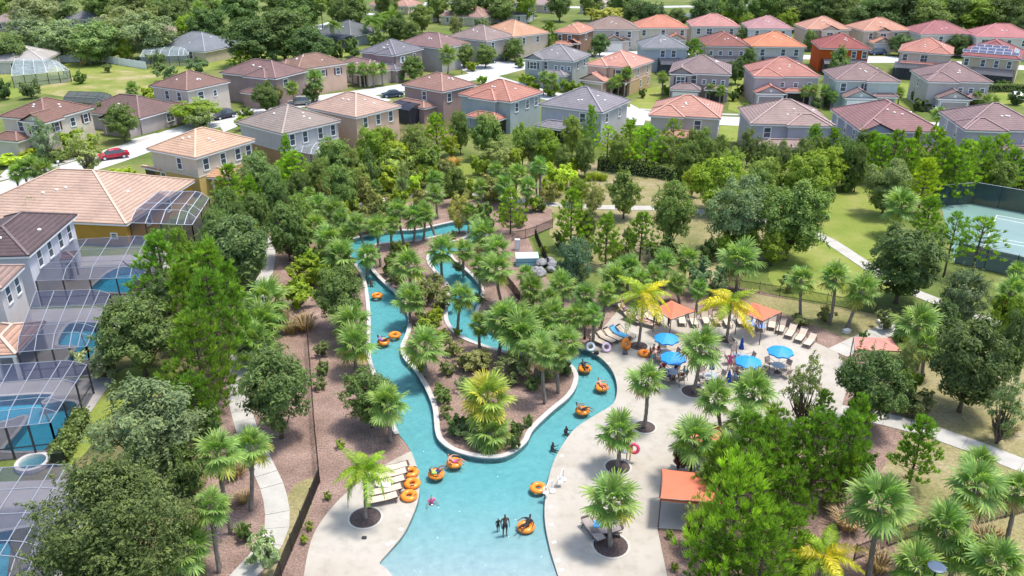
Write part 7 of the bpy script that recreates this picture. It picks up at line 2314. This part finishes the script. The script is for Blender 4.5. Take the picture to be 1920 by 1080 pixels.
def cloth(me, bones, test, off):
    """shell over the part of the body that test(bone, t) picks"""
    pick = []
    for f in me.polygons:
        c = f.center
        best = None
        for n, a, b, r in bones:
            ab = b - a
            t = max(0, min(1, (c - a).dot(ab) / ab.length_squared))
            d = (c - (a + ab * t)).length - r * 0.5
            if best is None or d < best[0]:
                best = (d, n, t)
        if test(best[1], best[2], c):
            pick.append(f.index)
    vm = {}
    mb = MB()
    for i in pick:
        f = []
        for v in me.polygons[i].vertices:
            if v not in vm:
                vm[v] = len(mb.v)
                mb.v.append(tuple(me.vertices[v].co + me.vertices[v].normal * off))
            f.append(vm[v])
        mb.f.append(tuple(f))
        mb.m.append(0)
    return mb

def V(*a):
    return tuple(a)
STAND = dict(pelvis=V(0, 0, .95), waist=V(0, .01, 1.10), chest=V(0, .01, 1.32), neck=V(0, 0, 1.49), jaw=V(0, -.02, 1.56), head=V(0, -.01, 1.65), crown=V(0, 0, 1.73),
             shoulderl=V(-.19, .01, 1.41), elbowl=V(-.26, .03, 1.14), wristl=V(-.25, -.06, .90), palml=V(-.25, -.09, .83), shoulderr=V(.19, .01, 1.41), elbowr=V(.27, .03, 1.14), wristr=V(.26, -.08, .91), palmr=V(.26, -.12, .84),
             hipl=V(-.10, 0, .88), kneel=V(-.12, -.03, .49), anklel=V(-.12, .02, .08), toel=V(-.13, -.15, .03), hipr=V(.10, 0, .88), kneer=V(.12, .03, .49), ankler=V(.12, .06, .08), toer=V(.13, -.10, .03))
SIT = dict(pelvis=V(0, .06, .54), waist=V(0, .10, .68), chest=V(0, .12, .90), neck=V(0, .09, 1.07), jaw=V(0, .06, 1.14), head=V(0, .07, 1.23), crown=V(0, .08, 1.31),
           shoulderl=V(-.19, .11, .99), elbowl=V(-.27, .02, .74), wristl=V(-.22, -.20, .72), palml=V(-.20, -.27, .73), shoulderr=V(.19, .11, .99), elbowr=V(.27, .02, .74), wristr=V(.20, -.20, .74), palmr=V(.17, -.27, .75),
           hipl=V(-.10, .02, .52), kneel=V(-.14, -.38, .53), anklel=V(-.14, -.36, .09), toel=V(-.15, -.52, .04), hipr=V(.10, .02, .52), kneer=V(.14, -.38, .53), ankler=V(.14, -.34, .09), toer=V(.15, -.50, .04))
FLOAT = dict(pelvis=V(0, .02, .0), waist=V(0, .16, .08), chest=V(0, .34, .22), neck=V(0, .46, .34), jaw=V(0, .48, .41), head=V(0, .50, .50), crown=V(0, .53, .58),
             shoulderl=V(-.19, .38, .28), elbowl=V(-.44, .26, .26), wristl=V(-.52, .02, .22), palml=V(-.53, -.05, .22), shoulderr=V(.19, .38, .28), elbowr=V(.44, .26, .26), wristr=V(.52, .04, .22), palmr=V(.54, -.03, .22),
             hipl=V(-.10, -.06, .02), kneel=V(-.15, -.44, .26), anklel=V(-.18, -.78, .12), toel=V(-.19, -.90, .16), hipr=V(.10, -.06, .02), kneer=V(.15, -.44, .28), ankler=V(.16, -.80, .14), toer=V(.17, -.92, .18), face=(0, -.95, .3))
LIE = dict(pelvis=V(0, .10, .50), waist=V(0, .26, .54), chest=V(0, .44, .66), neck=V(0, .57, .78), jaw=V(0, .61, .84), head=V(0, .68, .90), crown=V(0, .75, .95),
           shoulderl=V(-.19, .49, .72), elbowl=V(-.28, .26, .58), wristl=V(-.25, .02, .50), palml=V(-.24, -.05, .50), shoulderr=V(.19, .49, .72), elbowr=V(.28, .26, .58), wristr=V(.22, .06, .60), palmr=V(.18, .0, .61),
           hipl=V(-.10, .03, .49), kneel=V(-.12, -.38, .58), anklel=V(-.12, -.76, .47), toel=V(-.14, -.80, .60), hipr=V(.10, .03, .49), kneer=V(.12, -.40, .50), ankler=V(.12, -.80, .46), toer=V(.14, -.84, .59), face=(0, -.5, .85))
SWIM = dict(pelvis=V(0, .55, -.22), waist=V(0, .38, -.18), chest=V(0, .16, -.10), neck=V(0, .0, .02), jaw=V(0, -.06, .07), head=V(0, -.05, .16), crown=V(0, -.03, .24),
            shoulderl=V(-.19, .10, -.03), elbowl=V(-.40, -.10, -.08), wristl=V(-.34, -.34, -.06), palml=V(-.30, -.40, -.05), shoulderr=V(.19, .10, -.03), elbowr=V(.42, -.06, -.08), wristr=V(.40, -.30, -.08), palmr=V(.38, -.37, -.08),
            hipl=V(-.10, .60, -.24), kneel=V(-.16, .98, -.30), anklel=V(-.18, 1.35, -.22), toel=V(-.18, 1.48, -.28), hipr=V(.10, .60, -.24), kneer=V(.14, .96, -.36), ankler=V(.16, 1.32, -.34), toer=V(.16, 1.45, -.40))
KNEEL = dict(SIT)
KNEEL.update(anklel=V(-.14, .06, .44), toel=V(-.15, .20, .42), ankler=V(.14, .08, .44), toer=V(.15, .22, .42), wristl=V(-.36, -.20, .80), palml=V(-.40, -.26, .82), wristr=V(.38, -.18, .80), palmr=V(.43, -.23, .82))
BEND = dict(STAND)
BEND.update(waist=V(0, -.06, 1.08), chest=V(0, -.24, 1.22), neck=V(0, -.38, 1.30), jaw=V(0, -.45, 1.32), head=V(0, -.51, 1.38), crown=V(0, -.55, 1.46), shoulderl=V(-.19, -.30, 1.26), elbowl=V(-.25, -.40, 1.0), wristl=V(-.18, -.58, .88), palml=V(-.16, -.64, .85), shoulderr=V(.19, -.30, 1.26), elbowr=V(.25, -.42, 1.0), wristr=V(.16, -.60, .9), palmr=V(.14, -.66, .88))
BODY = {}
for nm_, ps_ in (('stand', STAND), ('sit', SIT), ('float', FLOAT), ('lie', LIE), ('swim', KNEEL), ('bend', BEND)):
    me, bn = body(ps_)
    hair = cloth(me, bn, lambda n, t, c: n in ('crown',) or (n == 'head' and t > 0.75 and (c - Vector(ps_['head'])).dot(Vector(ps_.get('face', (0, -1, 0)))) < 0.0), 0.022)
    shorts = cloth(me, bn, lambda n, t, c: n in ('hipl', 'hipr') or (n in ('kneel', 'kneer') and t < 0.55) or (n == 'waist' and t < 0.35), 0.014)
    top = cloth(me, bn, lambda n, t, c: n in ('waist', 'chest', 'shoulderl', 'shoulderr') or (n in ('elbowl', 'elbowr') and t < 0.4), 0.013)
    brief = cloth(me, bn, lambda n, t, c: n in ('hipl', 'hipr') or (n in ('kneel', 'kneer') and t < 0.12) or (n == 'waist' and t < 0.2), 0.012)
    BODY[nm_] = (me, hair, shorts, top, brief)
SKINS = [plain('skin_tan', (0.42, 0.23, 0.15), 0.55, 0.06), plain('skin_fair', (0.58, 0.36, 0.27), 0.55, 0.06), plain('skin_deep', (0.085, 0.045, 0.03), 0.5, 0.06), plain('skin_brown', (0.20, 0.11, 0.07), 0.5, 0.06)]
HAIRS = [plain('hair_dark', (0.015, 0.012, 0.010), 0.5, 0.2), plain('hair_brown', (0.09, 0.05, 0.03), 0.5, 0.2), plain('hair_fair', (0.36, 0.24, 0.11), 0.5, 0.2)]
CLO = {}
def wear(col):
    return plain('fabric_%d_%d_%d' % tuple(int(c * 99) for c in col), col, 0.85, 0.06, 3.0)
PCACHE = {}
def cached(pose, i, nm, mat):
    k = (pose, i, mat.name)
    if k not in PCACHE:
        PCACHE[k] = BODY[pose][i].mesh(nm, mat, True)
    return PCACHE[k]
BCACHE = {}
def person(label, pose, loc, rz, skin, hair, lower=None, upper=None, brief=False, scale=1.0, group='bathers'):
    t = thing('person', label, 'person', loc, rz, group, scale)
    k = (pose, skin)
    if k not in BCACHE:
        me = BODY[pose][0].copy()
        me.materials.clear()
        me.materials.append(SKINS[skin])
        BCACHE[k] = me
    link('body', BCACHE[k], t)
    link('hair', cached(pose, 1, 'hair', HAIRS[hair]), t)
    if lower:
        if brief:
            link('swim_briefs', cached(pose, 4, 'swim_briefs', wear(lower)), t)
        else:
            link('shorts', cached(pose, 2, 'shorts', wear(lower)), t)
    if upper:
        link('top', cached(pose, 3, 'top', wear(upper)), t)
    return t
RED = (0.45, 0.03, 0.05); TEAL = (0.05, 0.32, 0.35); BLK = (0.02, 0.02, 0.025); NAVY = (0.03, 0.05, 0.16); PINK = (0.65, 0.10, 0.25); WHT = (0.7, 0.7, 0.7); GRN = (0.35, 0.55, 0.12); VIO = (0.25, 0.16, 0.35); SKY = (0.25, 0.45, 0.65)
def on_tube(label, x, y, rz, *a, **k):
    p = at(x, y, WZ)
    person(label, 'float', (p.x, p.y, WZ + 0.14), rz, *a, **k)
on_tube('bather with raised legs riding the tube nearest the island', 852, 869, 1.2, 0, 1, PINK, None)
on_tube('bather in green top riding the tube by the stacked tubes', 818, 890, 2.3, 3, 0, NAVY, GRN)
on_tube('dark skinned bather on the tube beside the wading adult', 986, 989, -0.6, 2, 0, BLK, BLK)
on_tube('bather sprawled on the tube below the river bend', 1092, 771, 1.2, 3, 0, BLK, None)
on_tube('bather with dark hair on the tube in the river bend', 1128, 727, 0.5, 0, 0, RED, None)
on_tube('bather on the tube half hidden by the palms', 1096, 692, 0.3, 2, 0, BLK, BLK)
on_tube('dark clothed bather on the lower tube in left channel', 719, 642, 1.4, 2, 0, BLK, VIO)
on_tube('bather on the tube in the far hairpin', 862, 456, 2.0, 1, 1, RED, None)
p = at(947, 1006, -0.25)
person('dark skinned adult in white waistband wading in the shallows', 'stand', (p.x, p.y, -0.22), 0.3, 2, 0, BLK, None)
p = at(943, 1000, -0.25)
person('child in black wading beside the adult in the shallows', 'stand', (p.x - 0.30, p.y + 0.15, -0.25), 0.5, 2, 0, BLK, BLK, scale=0.62)
for x, y, r, sk, lo, up, lb in ((810, 940, 0.4, 1, PINK, PINK, 'child in pink crouching in the water near the stacked tubes'), (1063, 808, 1.0, 2, BLK, BLK, 'dark haired bather in the water below the river bend'), (1038, 838, 1.2, 2, BLK, BLK, 'dark haired bather in the water beside the right bank'), (696, 531, 0.2, 3, BLK, None, 'dark bather in the water at the top of the left channel')):
    p = at(x, y, WZ)
    person(lb, 'swim', (p.x, p.y, WZ - 0.90), r, sk, 0, lo, up)
s_ = SEATS['under the nearer left blue parasol']
for i, (sk, hr, lo, up, lb) in enumerate(((0, 0, BLK, TEAL, 'seated person in teal under the nearer left parasol'), (3, 0, NAVY, BLK, 'seated person in black under the nearer left parasol'), (1, 1, WHT, RED, 'seated person in red under the nearer left parasol'), (2, 0, BLK, VIO, 'seated person in violet under the nearer left parasol'), (0, 0, BLK, NAVY, 'seated person in navy under the nearer left parasol'))):
    person(lb, 'sit', s_[i][0], s_[i][1], sk, hr, lo, up)
s_ = SEATS['under the middle blue parasol']
for i, (sk, hr, lo, up, lb) in enumerate(((1, 2, RED, None, 'bare chested person seated under the middle parasol'), (0, 1, NAVY, SKY, 'seated person in pale blue under the middle parasol'), (1, 1, BLK, PINK, 'seated person in pink under the middle parasol'))):
    person(lb, 'sit', s_[i + 1][0], s_[i + 1][1], sk, hr, lo, up)
s_ = SEATS['under the farther left blue parasol']
for i, (sk, hr, lo, up, lb) in enumerate(((1, 1, NAVY, RED, 'seated person in red under the farther left parasol'), (0, 0, BLK, WHT, 'seated person in white under the farther left parasol'))):
    person(lb, 'sit', s_[i + 2][0], s_[i + 2][1], sk, hr, lo, up)
for x, y, pose, r, sk, hr, lo, up, lb in ((1222, 682, 'bend', 1.2, 1, 1, TEAL, None, 'bare backed person in teal shorts bending at the table'), (1233, 676, 'stand', 1.0, 1, 0, NAVY, RED, 'person in red shirt standing at the left tables'), (1367, 694, 'stand', -0.3, 1, 1, PINK, PINK, 'woman in pink standing left of the middle parasol'), (1377, 690, 'stand', 0.6, 0, 0, WHT, SKY, 'person in pale blue standing beside the woman in pink'),
                                         (1228, 612, 'stand', 0.2, 0, 0, NAVY, TEAL, 'person in teal standing in the shade of the left canopy'), (1253, 612, 'stand', 1.5, 2, 0, BLK, BLK, 'person in black standing in the shade of the left canopy'), (1178, 862, 'stand', 2.6, 1, 1, SKY, SKY, 'person in pale blue carrying a float past the deck palm'), (1286, 905, 'stand', 1.0, 0, 0, NAVY, WHT, 'person in white behind the flat orange cabana')):
    p = at(x, y, DZ)
    person(lb, pose, (p.x, p.y, DZ), r, sk, hr, lo, up)
for x, y, r, sk, lo, lb in ((1185, 603, 0.7, 1, RED, 'sunbather in red lying behind the left queen palm'), (1208, 610, 1.0, 1, PINK, 'sunbather in pink lying right of the queen palm trunk'), (1171, 588, 0.45, 0, NAVY, 'sunbather in navy lying against the mulch bank'), (1443 - 19, 614, -0.2, 3, BLK, 'person reclining on the towelled bed below the shade')):
    p = at(x, y, DZ)
    person(lb, 'lie', (p.x, p.y, DZ), r, sk, 1, lo, None, brief=True)
for x, y, z, col, lb in ((1170, 820, 1.35, (0.70, 0.78, 0.86), 'pale blue float ring carried past the deck palm'), (1184, 823, 1.3, (0.72, 0.06, 0.14), 'red float ring carried past the deck palm')):
    m = MB(); m.torus(0.30, 0.12, 24, 10)
    o = m.build('float_ring', plain('ring_c%d' % int(col[0] * 1000), col, 0.3, 0.05), None, True)
    p = at(1178, 862, DZ)
    o.location = (p.x + (-0.35 if x < 1175 else 0.32), p.y - 0.25, DZ + z - 0.15)
    o.rotation_euler = (1.2, 0.2, 0.3 if x < 1175 else -0.5)
    tag(o, lb, 'float')
for x, y, c, lb in ((1340, 712, (0.10, 0.07, 0.05), 'brown cool box beside the table behind the palm'), (1118, 664, (0.03, 0.03, 0.04), 'small black bag on the deck by the first sunbed'), (1172, 664, (0.12, 0.12, 0.14), 'dark bag lying on the open deck by the water'), (683, 1009, (0.03, 0.03, 0.03), 'black sandals left on the open left deck'), (1282, 597, (0.05, 0.05, 0.06), 'black bag under the left orange canopy')):
    b = at(x, y, DZ)
    m = MB(); m.box(-0.22, -0.15, 0, 0.22, 0.15, 0.3)
    o = m.build('bag', plain('bag_%d' % int(c[0] * 999), c, 0.7, 0.2))
    bm = bmesh.new(); bm.from_mesh(o.data); bmesh.ops.bevel(bm, geom=bm.edges[:], offset=0.05, segments=2, affect='EDGES'); bm.to_mesh(o.data); bm.free()
    h = MB(); h.tube([(-0.12, 0, 0.29), (-0.1, 0, 0.42), (0.1, 0, 0.42), (0.12, 0, 0.29)], 0.015, 6); h.build('handle', BLACKMETAL, o)
    o.location = b
    if 'sandals' in lb:
        o.scale = (0.7, 0.8, 0.3)
    tag(o, lb, 'bag' if 'sandals' not in lb else 'sandals')
